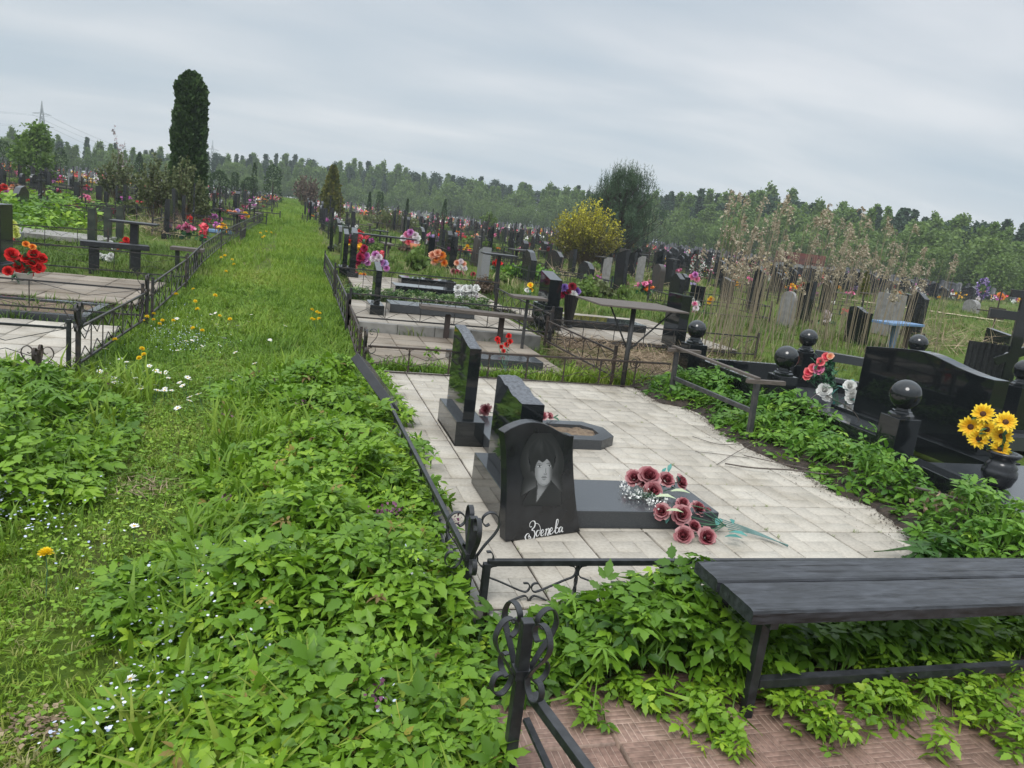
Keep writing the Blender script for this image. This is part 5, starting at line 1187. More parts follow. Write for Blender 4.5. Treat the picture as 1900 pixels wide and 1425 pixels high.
flowers_at('dahlias in white, wine red and violet filling the tall black vase', 1053, 606, [(1030, 537, 7, 'red'), (1038, 536, 8, 'white'), (1047, 534, 8, 'purple'), (1062, 532, 8, 'wine'), (1046, 546, 9, 'crimson'), (1055, 545, 8, 'wine'), (1064, 548, 9, 'white'), (1070, 541, 8, 'purple'), (1058, 551, 7, 'white'), (1036, 547, 6, 'wine')], 'mum', seed=33, leaves=30, base=vb+np.array([0, 0, .45]))
flowers_at('yellow and white artificial flower tucked behind the block-based stele', 982, 560, [(984, 530, 6, 'yellow'), (978, 540, 6, 'white'), (985, 538, 5, 'yellow')], 'poppy', .13, seed=34)
upright('headstone', 'large dark upright stele seen edge-on right of the steel table', at(1245, 655), tall(at(1245, 655), 546), .46, .16, M['granite'], base=(.6, .3, .12))
# --- fourth plot up the right of the path
upright('headstone', 'darker squat stele at the back of the three beside the path', at(636, 488), .95, .4, .14, M['stone_green'])
upright('headstone', 'middle black stele of the three beside the path', at(637, 506, .17), .95, .46, .10, M['granite'], top='slope', base=(.6, .22, .16), z=.16)
upright('headstone', 'tallest and nearest black stele of the three beside the path', at(652, 512, .17), 1.02, .46, .11, M['granite'], top='slope', base=(.6, .24, .12), z=.15)
slab_obj('long black slab beside the crimson and purple flowers', 1.4, 2.55, 8.2, 8.75, .17, .30, M['granite'])
slab_obj('grey-edged black slab nearest the low hedge', 1.05, 2.6, 6.35, 6.95, .15, .29, M['granite'])
flowers_at('crimson and magenta artificial flowers beside the tall black steles', 672, 508, [(676, 461, 7, 'crimson'), (668, 478, 9, 'crimson'), (675, 482, 8, 'magenta'), (662, 485, 8, 'crimson'), (680, 475, 7, 'magenta'), (682, 488, 6, 'magenta'), (672, 470, 6, 'red')], 'mum', seed=41)
flowers_at('orchid-purple and pale pink artificial flowers behind the lone stele', 705, 515, [(697, 474, 8, 'magenta'), (703, 478, 7, 'palepink'), (706, 488, 8, 'magenta'), (713, 490, 8, 'lilac'), (717, 498, 6, 'magenta'), (692, 480, 6, 'palepink')], 'mum', seed=42)
flowers_at('orange and yellow round flowers at the foot of the tall steles', 668, 516, [(658, 497, 5, 'coral'), (663, 510, 5, 'yellow'), (669, 511, 5, 'yellow'), (675, 511, 5, 'orange')], 'poppy', seed=43)
up = np.array(at(768, 474)); t = thing('urn', up, 'terracotta urn on a foot holding pink and white flowers', 'vase')
h_ = tall(up, 452); MB().lathe([(.10, 0), (.10, .03), (.04, .08), (.05, .14), (.14, h_*.55), (.20, h_), (.17, h_), (.12, h_*.6), (.001, h_*.5)], tuple(up), 20).build('body', M['terracotta'], t, world=True, smooth=True)
flowers_at('pink, white and coral artificial flowers in the terracotta urn', 768, 474, [(748, 442, 6, 'palepink'), (755, 436, 7, 'pink'), (762, 432, 7, 'magenta'), (770, 437, 7, 'palepink'), (775, 442, 6, 'white'), (752, 446, 6, 'coral'), (758, 449, 6, 'coral'), (765, 446, 6, 'pink'), (773, 450, 5, 'palepink')], 'mum', seed=44, base=up+np.array([0, 0, h_*.8]))
upright('headstone', 'dark stele with sloping top left of the peach flowers', at(795, 488), tall(at(795, 488), 440), .55, .2, M['granite'], top='slope2', base=(.7, .3, .12))
upright('headstone', 'tall dark stele right of the peach flowers', at(835, 502), tall(at(835, 502), 438), .5, .2, M['granite'], top='slope2', base=(.7, .3, .1))
upright('headstone', 'grey stele with dark side just left of the tall post table', at(893, 532), tall(at(893, 532), 458), .42, .2, M['granite_grey'], top='slope2')
q = at(918, 550); table_obj('tall black table with long flat top on a single post near the grey stele', q, tall(q, 472), .72, .5, M['iron'], .075)
flowers_at('peach and orange artificial peonies between two dark steles', 812, 500, [(803, 474, 8, 'peach'), (812, 470, 8, 'peach'), (820, 474, 8, 'orange'), (810, 480, 8, 'orange'), (806, 486, 7, 'peach'), (824, 488, 7, 'orange'), (817, 482, 6, 'peach')], 'mum', seed=45)
flowers_at('dull crimson artificial flowers lying below the faded pale bunch', 850, 516, [(841, 504, 6, 'dusty'), (848, 506, 6, 'crimson'), (855, 508, 6, 'dusty'), (851, 514, 6, 'crimson'), (861, 513, 5, 'dusty'), (878, 509, 5, 'crimson')], 'mum', seed=46)
flowers_at('faded beige and white artificial flowers right of the tall dark stele', 856, 506, [(848, 488, 6, 'peach'), (855, 486, 6, 'palepink'), (860, 490, 6, 'peach'), (854, 496, 6, 'white'), (862, 498, 5, 'palepink')], 'mum', seed=47)
q = at(705, 440); bench_obj('long low plank bench in the grass beyond the three steles', at(668, 458), at(735, 462), .42, .3, M['wood_grey'], M['wood_dark'])
table_obj('narrow table on a thin post behind the purple flowers', at(712, 500), .85, 1.5, .4, M['iron'], .04)
q = at(703, 462); table_obj('small table on a thin post beside the long low bench', q, tall(q, 428), .6, .4, M['iron'], .05)
# --- graves right of the reeds' left edge and behind them
specs = [  # label, base px, base py, top py, width, thickness, material, top
 ('white leaning slab stone at the foot of the yellow bush', 1122, 527, 477, .32, .16, 'stone_pale', 'slope2'),
 ('weathered brown-black post stone right of the white slab stone', 1152, 515, 462, .55, .2, 'stone_brown', 'flat'),
 ('grey narrow stone in dry grass left of the arched dark stele', 1185, 523, 475, .30, .18, 'stone_pale', 'slope2'),
 ('dark brown stele with an arched top behind the steel table', 1216, 548, 490, .55, .16, 'stone_brown', 'arch'),
 ('black stele with a rounded shoulder behind the large dark stele', 1266, 545, 508, .5, .14, 'granite_matt', 'wave'),
 ('dark stele behind the reeds left of the wooden arch', 1393, 580, 528, .5, .12, 'granite_matt', 'slope2'),
 ('pale weathered wooden slab with rounded top behind the reeds', 1455, 605, 540, .55, .08, 'stone_pale', 'arch'),
 ('dark green-black stele with curved top standing among the reeds', 1584, 640, 570, .62, .12, 'granite', 'wave'),
 ('brown-grey upright slab behind the blue bench', 1640, 622, 545, .85, .14, 'stone_pale', 'flat'),
 ('black slab with a chamfered shoulder right of the brown-grey slab', 1690, 572, 546, 1.2, .2, 'granite', 'slope'),
 ('black low stone with sloping top left of the big black cross', 1850, 645, 612, .75, .2, 'granite', 'slope'),
 ('grey rounded boulder-like stone in the grass beside the metal cross', 1800, 580, 556, .8, .3, 'stone_pale', 'arch'),
 ('black stele pair member in front of the wreaths', 1290, 570, 530, .6, .12, 'granite', 'flat'),
 ('tall dark stone left of the reeds with a step at its top', 1345, 560, 515, .5, .16, 'granite_matt', 'slope'),
 ('dark stone just behind the yellow bush', 1110, 500, 460, .6, .2, 'granite_matt', 'flat'),
 ('black stone nearest the yellow bush on its left side', 1008, 478, 448, .5, .2, 'granite_matt', 'point'),
 ('tall dark stone with pointed top left of the yellow bush', 970, 485, 446, .45, .2, 'granite_matt', 'point')]
for lb, bx_, by_, ty_, wy, tx, mm, tp_ in specs:
    p = at(bx_, by_); upright('headstone', lb, p, tall(p, ty_), wy, tx, M[mm], top=tp_, base=None)
q = at(1655, 648); h_ = tall(q, 598); t = thing('table', (q[0], q[1], q[2]-.05), 'blue painted wooden table standing behind the wide curved headstone', 'table')
MB().box(0, 0, h_+.03, 1.35, .5, .05, .35).build('tabletop', M['bluewood'], t, bevel=.005); MB().box(-.05, 0, h_/2, .14, .12, h_, .3).build('post', M['bluewood'], t, bevel=.005)
MB().box(.42, .1, h_/2, .09, .09, h_, .3).build('post', M['rust'], t, bevel=.005)
# big black cross on the right edge
q = np.array(at(1866, 712)); hh = tall(q, 545); t = thing('orthodox_cross', (q[0], q[1], q[2]-.05), 'big black granite three-bar cross at the right edge behind the curved headstone', 'cross', None, rad(-38))
MB().box(0, 0, hh*.58, .17, .13, hh*1.16).build('upright', M['granite'], t, bevel=.005)
MB().box(0, 0, hh*.78, 1.0, .125, .15).build('crossbar', M['granite'], t, bevel=.005); MB().box(0, 0, hh*1.02, .5, .125, .13).build('crossbar', M['granite'], t, bevel=.005)
b = MB(); c, s_ = math.cos(rad(32)), math.sin(rad(32)); b.bar((-.30*c, 0, hh*.36-.3*s_*-1*-1), (.30*c, 0, hh*.36+.3*s_), .125, .14, (0, 0, 1)); b.build('slanted_bar', M['granite'], t, bevel=.005)
# rusty iron cross with a plate, further left
q = np.array(at(1838, 625)); hh = tall(q, 535); t = thing('iron_cross', (q[0], q[1], q[2]-.05), 'rusty iron cross with curled ends and a brown plate near the big black cross', 'cross', None, rad(-38))
MB().tube([(0, 0, 0), (0, 0, hh)], .022, 7).build('upright', M['rust'], t); MB().tube([(-.55, 0, hh*.55), (.55, 0, hh*.55)], .018, 7).build('crossbar', M['rust'], t)
MB().box(0, -.03, hh*.52, .46, .02, .36).build('plate', M['rust'], t)
for cx, cz in ((-.55, hh*.55), (.55, hh*.55), (0, hh)):
    b = MB()
    b.ribbon(arc((cx-.05, 0, cz), .07, 0, 300, (1, 0, 0), (0, 0, 1), 14), (0, 1, 0), .012, .008); b.build('curl', M['rust'], t)
# corrugated metal sheet
q = np.array(at(1830, 700)); zt_ = tall(q, 635); b = MB(); n = 60; V = []
for i in range(n+1):
    x = -.42+.84*i/n; y = .016*math.sin(i/n*2*math.pi*9)
    for z in (0, zt_): 
        for o_2 in (-.004, .004): V.append((x, y+o_2, z))
F = []
for i in range(n):
    a = 4*i
    F += [(a, a+4, a+6, a+2), (a+1, a+3, a+7, a+5), (a+2, a+6, a+7, a+3), (a, a+1, a+5, a+4)]
b._add(V, F+[(0, 2, 3, 1), (4*n, 4*n+1, 4*n+3, 4*n+2)]); o = b.build('metal_sheet', M['iron'], fixn=True); o.location = tuple(q-np.array([0, 0, .03])); o.rotation_euler = (0, 0, rad(-30)); tag(o, 'dark corrugated metal sheet propped behind the right end of the curved headstone', 'metal sheet')
# wreaths by the dark steles
def wreath(label, px, py, rpx, cols, seed):
    q = np.array(at(px, py+rpx*1.6)); r = rpx*np.linalg.norm(q-CAM)/FPX; t = thing('wreath', q, label, 'wreath', 'wreaths among the steles'); R = np.random.default_rng(seed); d = Vector(viewd(q, .3)).normalized(); rt = Vector((d.y, -d.x, 0)).normalized(); upv = rt.cross(d)*-1
    n = 160; a = R.uniform(0, 6.28, n); rr = R.uniform(.45, 1.0, n); P = np.array([(rt*(math.cos(x)*y*r*.72)+Vector((0, 0, 1))*(math.sin(x)*y*r*1.25+r*1.3)) for x, y in zip(a, rr)])
    Bag().addrep(*QUAD, randrot(n, r*.24, R), P, R.random(n)).build('foliage', M['fleaf'], parent=t)
    for k, c_ in enumerate(cols):
        n = 60; a = R.uniform(0, 6.28, n); rr = R.uniform(.5, 1.0, n); P = np.array([(rt*(math.cos(x)*y*r*.75)+Vector((0, 0, 1))*(math.sin(x)*y*r*1.28+r*1.3)) for x, y in zip(a, rr)])+np.array(d)*r*.1
        Bag().addrep(*QUAD, randrot(n, r*.17, R), P, R.random(n)).build('flowers', M['petal_'+c_], parent=t)
wreath('large oval wreath of white and wine-red flowers behind the dark steles', 1290, 488, 17, ['white', 'wine', 'white'], 1)
wreath('leaning wreath of white flowers with green leaves beside the larger wreath', 1306, 505, 11, ['white', 'wine'], 2)
wreath('lilac wreath standing among black graves at the far right', 1818, 536, 14, ['lilac', 'lilac', 'purple'], 3)
flowers_at('hot pink artificial flowers by the black rounded-shoulder stele', 1292, 545, [(1284, 514, 6, 'pink'), (1290, 510, 6, 'magenta'), (1293, 518, 6, 'pink')], 'mum', seed=51)
flowers_at('bright yellow flower ball among the reeds', 1318, 575, [(1319, 556, 6, 'yellow'), (1316, 560, 5, 'yellow')], 'mum', seed=52)
flowers_at('pink flowers hanging right of the large dark stele', 1291, 590, [(1289, 564, 5, 'pink'), (1291, 572, 6, 'palepink'), (1290, 578, 5, 'pink')], 'mum', seed=53)
flowers_at('coral red flowers in front of the pale metal fence in the reeds', 1440, 525, [(1436, 512, 5, 'coral'), (1444, 510, 5, 'coral'), (1447, 516, 6, 'red')], 'mum', seed=54)
flowers_at('orange flowers between black graves at the far right edge', 1858, 560, [(1856, 548, 5, 'orange'), (1859, 552, 5, 'orange')], 'mum', seed=55)

# --- left of the path
small_fence('black fence along the left side of the path with heart-curled posts', [(-2.36, -.87), (-2.30, 1.75)], .36, M['iron_worn'], .0, scrolls=True, bay=.34)
small_fence('black fence closing the front of the left light paving', [(-6.8, -.95), (-2.42, -.9)], .36, M['iron'], .0, hb=.04, bay=.8)
scl = thing('iron_fence', at(70, 745), 'dark fence post with heart-shaped curls rising from the left leaves', 'fence'); q = at(70, 745)
scroll_post('post', scl, q[0], q[1], q[2], q[2]+.40, M['rust'], .9)
small_fence('dark fence from the heart-topped post back across the left plots', [(-6.8, 1.7), (-2.34, 1.72)], .36, M['iron_worn'], .03, bay=1.1)
small_fence('iron fence edging the left of the path beyond the stool', [(-2.30, 2.1), (-2.33, 5.2), (-2.45, 8.4), (-2.5, 13), (-2.4, 20), (-2.2, 30)], .42, M['iron_worn'])
small_fence('long two-rail fence behind the red roses', [(-7.6, 5.35), (-2.36, 5.6)], .38, M['iron_worn'], .1, bay=1.0)
small_fence('curled low fence beside the distant pale slab', [(-6.2, 8.2), (-4.3, 9.4)], .42, M['iron_worn'])
t = thing('flower_bed_frame', (-4.3, 2.1, .0), 'granite bed border with weeds on the left light paving', 'grave border')
x0, x1, y0, y1 = -6.2, -2.85, 1.55, 2.55
for (a, c) in (((x0, y0), (x1, y0)), ((x0, y1), (x1, y1)), ((x0+.05, y0+.05), (x0+.05, y1-.05)), ((x1-.05, y0+.05), (x1-.05, y1-.05))): wall_seg(a, c, -.02, .075, .09, 0).build('border', M['slab_grey'], t, world=True, bevel=.004)
MB().box((x0+x1)/2, (y0+y1)/2, .02, x1-x0-.12, y1-y0-.12, .06).build('earth', M['straw_b'], t, world=True)
q = np.array(at(45, 541)); t = thing('flower_pot', q, 'white tapered pot holding red roses on the left plot', 'vase')
hp = tall(q, 506); MB().lathe([(.07, 0), (.10, hp), (.105, hp), (.09, hp-.01), (.001, hp-.05)], tuple(q), 20).build('body', M['white'], t, world=True, smooth=True)
flowers_at('bunch of large red artificial roses in the white pot', 45, 541, [(21, 472, 10, 'red'), (34, 480, 8, 'red'), (48, 480, 7, 'red'), (63, 472, 9, 'red'), (78, 480, 8, 'red'), (72, 498, 9, 'red'), (50, 505, 10, 'red'), (35, 496, 8, 'red'), (15, 503, 7, 'red'), (48, 453, 5, 'orange'), (60, 458, 5, 'orange'), (60, 488, 9, 'red')], 'rose', seed=61, base=q+np.array([0, 0, hp-.04]), leaves=50, ll=.12)
q = at(8, 520); upright('headstone', 'large dark headstone cut by the left edge beside the red roses', at(2, 512), tall(at(2, 512), 378), .5, .16, M['granite_matt'], base=(.8, .3, .2))
bench_obj('heavy black bench with thick legs left of the path', at(148, 506), at(275, 514), .48, .3, M['iron'], M['iron'], .08, .15, inset=.2)
q = at(248, 505); table_obj('black post table with dark top behind the heavy bench', q, tall(q, 412), .72, .4, M['iron'], .12)
t = thing('stool', at(347, 505), 'small wooden-topped stool at the fence left of the path', 'stool'); MB().box(0, 0, .42, .56, .34, .06).build('seat', M['wood_grey'], t, bevel=.005)
for sx in (-.17, .14): MB().box(sx, 0, .18, .07, .08, .42).build('leg', M['stone_green'], t, bevel=.004)
for lb, bx_, by_, ty_, wy in (('left stele of the mossy trio behind the heavy bench', 171, 462, 387, .17), ('middle rusty-streaked stele of the mossy trio', 200, 452, 385, .15), ('right stele of the mossy trio, partly behind the post table', 222, 447, 384, .16)):
    p = at(bx_, by_); upright('headstone', lb, p, tall(p, ty_), wy, .15, M['stone_green'], top='slope2')
flowers_at('red and white artificial flowers at the foot of the mossy steles', 225, 470, [(212, 458, 5, 'white'), (220, 457, 6, 'red'), (228, 455, 6, 'red'), (236, 452, 6, 'crimson'), (243, 452, 6, 'red'), (205, 452, 5, 'white'), (234, 445, 5, 'red'), (250, 458, 5, 'coral')], 'mum', seed=62)
flowers_at('white artificial flowers in the grass under the heavy bench', 196, 492, [(186, 475, 5, 'white'), (194, 478, 6, 'white'), (202, 480, 6, 'white'), (206, 474, 5, 'white')], 'mum', seed=63)
flowers_at('lemon-green and coral flowers beside the headstone at the left edge', 25, 455, [(20, 420, 7, 'lemon'), (27, 426, 7, 'lemon'), (30, 436, 6, 'lemon'), (20, 444, 6, 'coral'), (24, 415, 6, 'lemon')], 'mum', seed=64)
slab_obj('pale tiled grave slab in the left distance behind the curled fence', -7.6, -4.7, 10.6, 12.2, .16, .26, M['concrete'])
slab_obj('dark grave slab with white and yellow flowers at its end, far left', -8.0, -6.0, 9.4, 10.2, .14, .3, M['granite_grey'])
flowers_at('white and yellow flowers on the dark slab far left', 32, 415, [(20, 406, 5, 'white'), (37, 409, 5, 'yellow'), (55, 411, 5, 'white')], 'mum', seed=65)
for lb, bx_, by_, ty_, wy, tx in (('dark stele left of the bright pink bouquet', 143, 380, 338, .22, .2), ('dark stele right of the bright pink bouquet', 184, 388, 345, .22, .2), ('narrow dark stele beside the greenish shrubs', 197, 382, 355, .18, .16), ('tall dark stele in the left distance under the birch', 90, 350, 318, .3, .25)):
    p = at(bx_, by_); upright('headstone', lb, p, tall(p, ty_), wy, tx, M['granite_matt'], top='slope2')
flowers_at('bright pink bouquet in a dark pot between two distant steles', 163, 388, [(152, 369, 5, 'pink'), (158, 372, 6, 'pink'), (165, 374, 6, 'pink'), (171, 377, 5, 'pink'), (162, 367, 5, 'pink'), (156, 364, 4, 'pink')], 'mum', seed=66)
flowers_at('orange-red bouquet at the foot of a distant dark stele', 138, 388, [(134, 380, 4, 'palepink'), (141, 382, 4, 'orange'), (146, 382, 4, 'red')], 'mum', seed=67)
flowers_at('red and violet bouquet at the far left edge', 5, 365, [(2, 350, 6, 'red'), (6, 355, 6, 'coral'), (12, 358, 5, 'magenta'), (8, 347, 5, 'red')], 'mum', seed=68)
flowers_at('violet-pink bouquet by the left fence beyond the shrubs', 400, 412, [(392, 401, 5, 'magenta'), (399, 402, 5, 'magenta'), (409, 407, 4, 'pink')], 'mum', seed=69)
flowers_at('yellow and orange bouquet by the left fence', 453, 408, [(447, 399, 4, 'orange'), (455, 398, 5, 'yellow'), (459, 401, 4, 'yellow')], 'mum', seed=70)
flowers_at('peach and blue bouquet beside the yellow-orange one', 438, 405, [(428, 394, 4, 'peach'), (436, 394, 4, 'peach'), (441, 391, 4, 'lilac')], 'mum', seed=71)
o = MB().box(0, 0, .06, .9, .34, .12, 0, .8).build('blue_tarp', M['bluewood'], bevel=.03); o.location = tuple(at(408, 433)); tag(o, 'crumpled blue plastic sheet in the grass left of the path', 'plastic sheet')
n = 900; R_ = np.random.default_rng(9); P = np.array([np.array(at(px, py)) for px, py in zip(R_.normal(75, 50, n), R_.normal(398, 14, n))]); P[:, 2] += R_.uniform(.05, .45, n); bag = Bag()
k = R_.integers(0, 5, n)
for i in range(5): bag.addrep(*LEAVES[i], rots((k == i).sum(), None, .5, R_.uniform(1.8, 3.2, (k == i).sum()), R_), P[k == i], np.clip(R_.normal(.45, .2, (k == i).sum()), 0, 1))
tag(bag.build('leafy_mound', M['leaf']), 'dense low green mound of plants on a left grave', 'plants', kind='stuff')
# straw heap and dry grass
n = 6000; R_ = np.random.default_rng(19); x = R_.uniform(2.7, 5.2, n); y = R_.uniform(.35, 2.75, n); z = ter(x, y)+.01+.20*vnoise(x, y, 1.2, 3)*R_.random(n); ST = (np.array([[0, -.012, 0], [0, .012, 0], [1, 0, .03]]), np.array([[0, 1, 2]]))
bag = Bag().addrep(*ST, rots(n, None, .35, R_.uniform(.15, .5, n), R_), np.stack([x, y, z], -1), R_.uniform(0, .8, n))
for (px, py, sx, sy, n) in ((1060, 512, 40, 9, 500), (1180, 520, 35, 12, 300), (300, 430, 36, 8, 600), (330, 405, 20, 8, 200), (1790, 640, 60, 14, 500), (1710, 612, 30, 12, 200)):
    P = np.array([np.array(at(a, c)) for a, c in zip(R_.normal(px, sx, n), R_.normal(py, sy, n))]); P[:, 2] += R_.uniform(.02, .25, n)
    bag.addrep(*ST, rots(n, None, .7, R_.uniform(.3, .8, n), R_), P, R_.uniform(.3, 1, n))
tag(bag.build('straw_litter', M['straw']), kind='stuff', label='dry flattened straw lying between the graves', cat='straw')

# =================================================================== trees and shrubs
def cards(R, C, n, spread, size, flat=1.0):
    """n leaf quads gathered round random cluster centres C"""
    k = R.integers(0, len(C), n); P = C[k]+R.normal(0, 1, (n, 3))*spread*np.array([1, 1, flat]); return randrot(n, R.uniform(.6, 1.3, n)*size, R), P, k
SPRAY = (np.array([[0, -.12, 0], [.45, -.42, .03], [1, -.1, -.08], [.95, .18, -.06], [.4, .45, .04], [0, .12, 0]]), np.array([[0, 1, 4], [0, 4, 5], [1, 2, 3], [1, 3, 4]]))
def tree_mesh(kind, h, w_, seed, ncards, size):
    """returns Bag (mi 0 = foliage, 1 = bark) of a tree standing at the origin"""
    R = np.random.default_rng(seed); bag = Bag(); b = MB()
    b.tube([(0, 0, -.1), (R.normal(0, .02*h), R.normal(0, .02*h), h*.45), (R.normal(0, .02*h), 0, h*.93)], [h*.014, h*.010, h*.003], 6)
    nc = max(16, ncards//9); C = []
    if kind == 'spruce':
        for i in range(nc):
            u = R.random()**.8; a = R.uniform(0, 6.28); r = w_/2*(1-u)*(.35+.65*R.random()**.5)+.05; C.append((r*math.cos(a), r*math.sin(a), h*(.08+.92*u)-r*.25))
    elif kind == 'pine':
        for i in range(nc):
            a = R.uniform(0, 6.28); u = R.random(); r = w_/2*math.sqrt(R.random())*(.55+.45*math.sin(math.pi*min(1, u+.1))); C.append((r*math.cos(a), r*math.sin(a), h*(.55+.45*u)))
    else:
        lo = .10 if kind == 'birch' else .05
        for i in range(nc):
            u = R.random(); a = R.uniform(0, 6.28); pr = math.sin(math.pi*(u*.86+.12))**.7 if kind != 'birch' else min(1, .35+u*3.2)*(1-u)**.72*1.12
            r = w_/2*pr*(.35+.65*math.sqrt(R.random())); C.append((r*math.cos(a)+.12*w_*math.sin(u*5+seed), r*math.sin(a), h*(lo+(1-lo)*u)))
        for i in range(9):
            c = C[R.integers(0, nc)]; b.tube([(0, 0, h*R.uniform(.12, .5)), (c[0]*.5, c[1]*.5, c[2]*.75), c], [h*.006, h*.004, h*.0015], 4)
    C = np.array(C); sp = w_*.085 if kind != 'spruce' else w_*.06
    A, P, k = cards(R, C, ncards, sp, size, .8 if kind != 'spruce' else .45); ct = R.normal(.45, .17, nc)
    t = np.clip(ct[k]+R.normal(0, .10, ncards), 0, 1); P[:, 2] = np.maximum(P[:, 2], .05*h); bag.addrep(*QUAD, A, P, t, 0)
    V = np.array(b.v); T = []
    for f in b.f:
        for i in range(1, len(f)-1): T.append((f[0], f[i], f[i+1]))
    bag.add(V, np.array(T), .5, 1); return bag
def mesh_thing(name, bag, mats_, loc, label, cat, group=None, rz=0):
    o = bag.build(name, mats_); o.location = tuple(float(c) for c in loc); o.rotation_euler = (0, 0, rz); return tag(o, label, cat, group)
def along(px, D):
    """ground point at distance D in the direction of photo column px"""
    yy = 712.5
    for _ in range(8):
        dd = ray(px, yy); yy -= (-dd[2])*FPX/UY[2]*.9
    dd = ray(px, yy); dd = dd/np.hypot(dd[0], dd[1]); x, y = CAM[0]+dd[0]*D, CAM[1]+dd[1]*D; return np.array([x, y, float(ter(x, y))])
def spot(px, by, far=78):
    p = np.array(at(px, by)); return p if dist(p) < 100 else along(px, far)
def column_tree(name, label, px, by, ty, wpx, m, n, seed, shape='column', group=None, size=None):
    q = spot(px, by); h = tall(q, ty); w_ = wpx*np.linalg.norm(q-CAM)/FPX; R = np.random.default_rng(seed); t = thing(name, q-np.array([0, 0, .05]), label, 'tree', group)
    u = R.random(n)**.9; a = R.uniform(0, 6.28, n)
    if shape == 'column': pr = (1.0-.42*np.clip(u-.3, 0, 1))*np.clip((1-u)/.09, 0, 1)**.45*np.clip(.75+u/.12, 0, 1)
    elif shape == 'cone': pr = (1-u)**.8*np.clip(.75+u/.2, 0, 1)
    else: pr = np.sqrt(np.clip(1-(2*u-1)**2, 0, 1))
    lump = .66+.42*vnoise(a*1.6+np.sin(u*9), u*h*1.5, 1.2, seed)+.26*vnoise(a*3, u*h*3.2, 1.5, seed+5)
    r = w_/2*pr*lump*(.55+.45*np.sqrt(R.random(n))); P = np.stack([r*np.cos(a), r*np.sin(a), .05+u*h], -1)
    s_ = size or max(.10, w_*.09); e = R.uniform(.2, 1.2, n); ph = a+R.normal(0, .6, n)
    ux = np.stack([np.cos(ph)*np.cos(e), np.sin(ph)*np.cos(e), np.sin(e)], -1); uy = np.stack([-np.sin(ph), np.cos(ph), 0*ph], -1)*np.where(R.random(n) < .5, 1, -1)[:, None]; tw = R.uniform(0, 6.28, n)[:, None]
    uz = np.cross(ux, uy); uy2 = uy*np.cos(tw)+uz*np.sin(tw); uz2 = np.cross(ux, uy2); A = np.stack([ux, uy2, uz2], -1)*(s_*R.uniform(.6, 1.4, n))[:, None, None]
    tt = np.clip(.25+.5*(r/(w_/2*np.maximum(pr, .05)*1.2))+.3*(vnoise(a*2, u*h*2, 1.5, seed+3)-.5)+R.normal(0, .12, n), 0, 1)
    Bag().addrep(*SPRAY, A, P, tt).build('crown', m, parent=t)
    MB().tube([(0, 0, 0), (0, 0, h*.6)], [w_*.06, w_*.03], 7).build('trunk', M['bark'], t); return t
column_tree('thuja', 'very tall dark columnar thuja rising alone left of the path', 347, 405, 138, 53, M['thuja'], 15000, 1, size=.15)
column_tree('thuja', 'golden-tipped conical thuja at the right side of the path', 613, 402, 310, 44, M['thuja_gold'], 4200, 2, 'cone', size=.20)
for i, (lb, px, by, ty, wp, sh) in enumerate((('dark conical thuja next to the young birch', 34, 305, 252, 18, 'cone'), ('dark thuja at the far left edge', 6, 300, 262, 18, 'column'), ('dark thuja pair member left of the path end', 470, 350, 303, 19, 'cone'), ('broad dark thuja beside the path end', 505, 356, 308, 30, 'column'), ('round clipped thuja bush left of the path', 406, 350, 318, 32, 'round'), ('smaller round clipped thuja bush near the path end', 461, 355, 330, 26, 'round'),
        ('slim thuja between the two round bushes', 435, 350, 320, 13, 'column'), ('slender thuja beyond the golden one', 684, 382, 357, 10, 'cone'), ('double-topped thuja beyond the golden one', 703, 387, 357, 15, 'column'), ('thin thuja in front of the forest', 754, 392, 370, 8, 'cone'), ('dark thuja behind the grey-green shrubs', 258, 345, 284, 26, 'cone'), ('tiny dark spruce among distant graves', 823, 398, 370, 16, 'cone'),
        ('dark bushy thuja far left before the woods', 112, 305, 275, 19, 'round'), ('brown-tipped small thuja behind the reeds', 1600, 552, 505, 16, 'cone'))):
    column_tree('thuja', lb, px, by, ty, wp, M['thuja_gold' if 'brown' in lb else 'thuja'], 900, 10+i, sh)
# big pine with upright candles
q = np.array(at(1140, 482)); h = tall(q, 318); w_ = 262*np.linalg.norm(q-CAM)/FPX; t = thing('pine_tree', q, 'dark bushy pine with upright shoots behind the yellow bush', 'tree'); R = np.random.default_rng(5); b = MB(); b.tube([(0, 0, -.1), (.1, 0, h*.5), (0, 0, h*.95)], [.12, .08, .02], 8)
tips = []
for i in range(300):
    u = R.random()**.9; a = R.uniform(0, 6.28); r = w_/2*(1-u)**.42*R.uniform(.35, 1.12)*min(1, .62+1.4*u)*.80+.06; z = h*(.03+.87*u); z0 = max(.1, z-r*.45-.2)
    e_ = (r*math.cos(a), r*math.sin(a), z+h*.06*R.random()); b.tube([(0, 0, z0), (e_[0]*.6, e_[1]*.6, (z0+z)/2), e_], [.03, .02, .012], 4); tips.append(e_)
    if R.random() < .3: e_2 = (e_[0]*.8, e_[1]*.8, min(h*1.04, e_[2]+R.uniform(.25, .75))); b.tube([e_, e_2], [.012, .008], 4); tips += [e_2, tuple((np.array(e_)+np.array(e_2))/2)]
    for k in range(3): tips.append((e_[0]*R.uniform(.55, .95)+R.normal(0, .12), e_[1]*R.uniform(.55, .95)+R.normal(0, .12), e_[2]-R.uniform(0, .35)))
b.build('trunk', M['bark'], t); tips = np.array(tips); bag = Bag(); n = len(tips)*26; P = np.repeat(tips, 26, 0); P = P+np.stack([np.zeros(n), np.zeros(n), R.uniform(0, .55, n)*(.5+R.random(n))], -1)
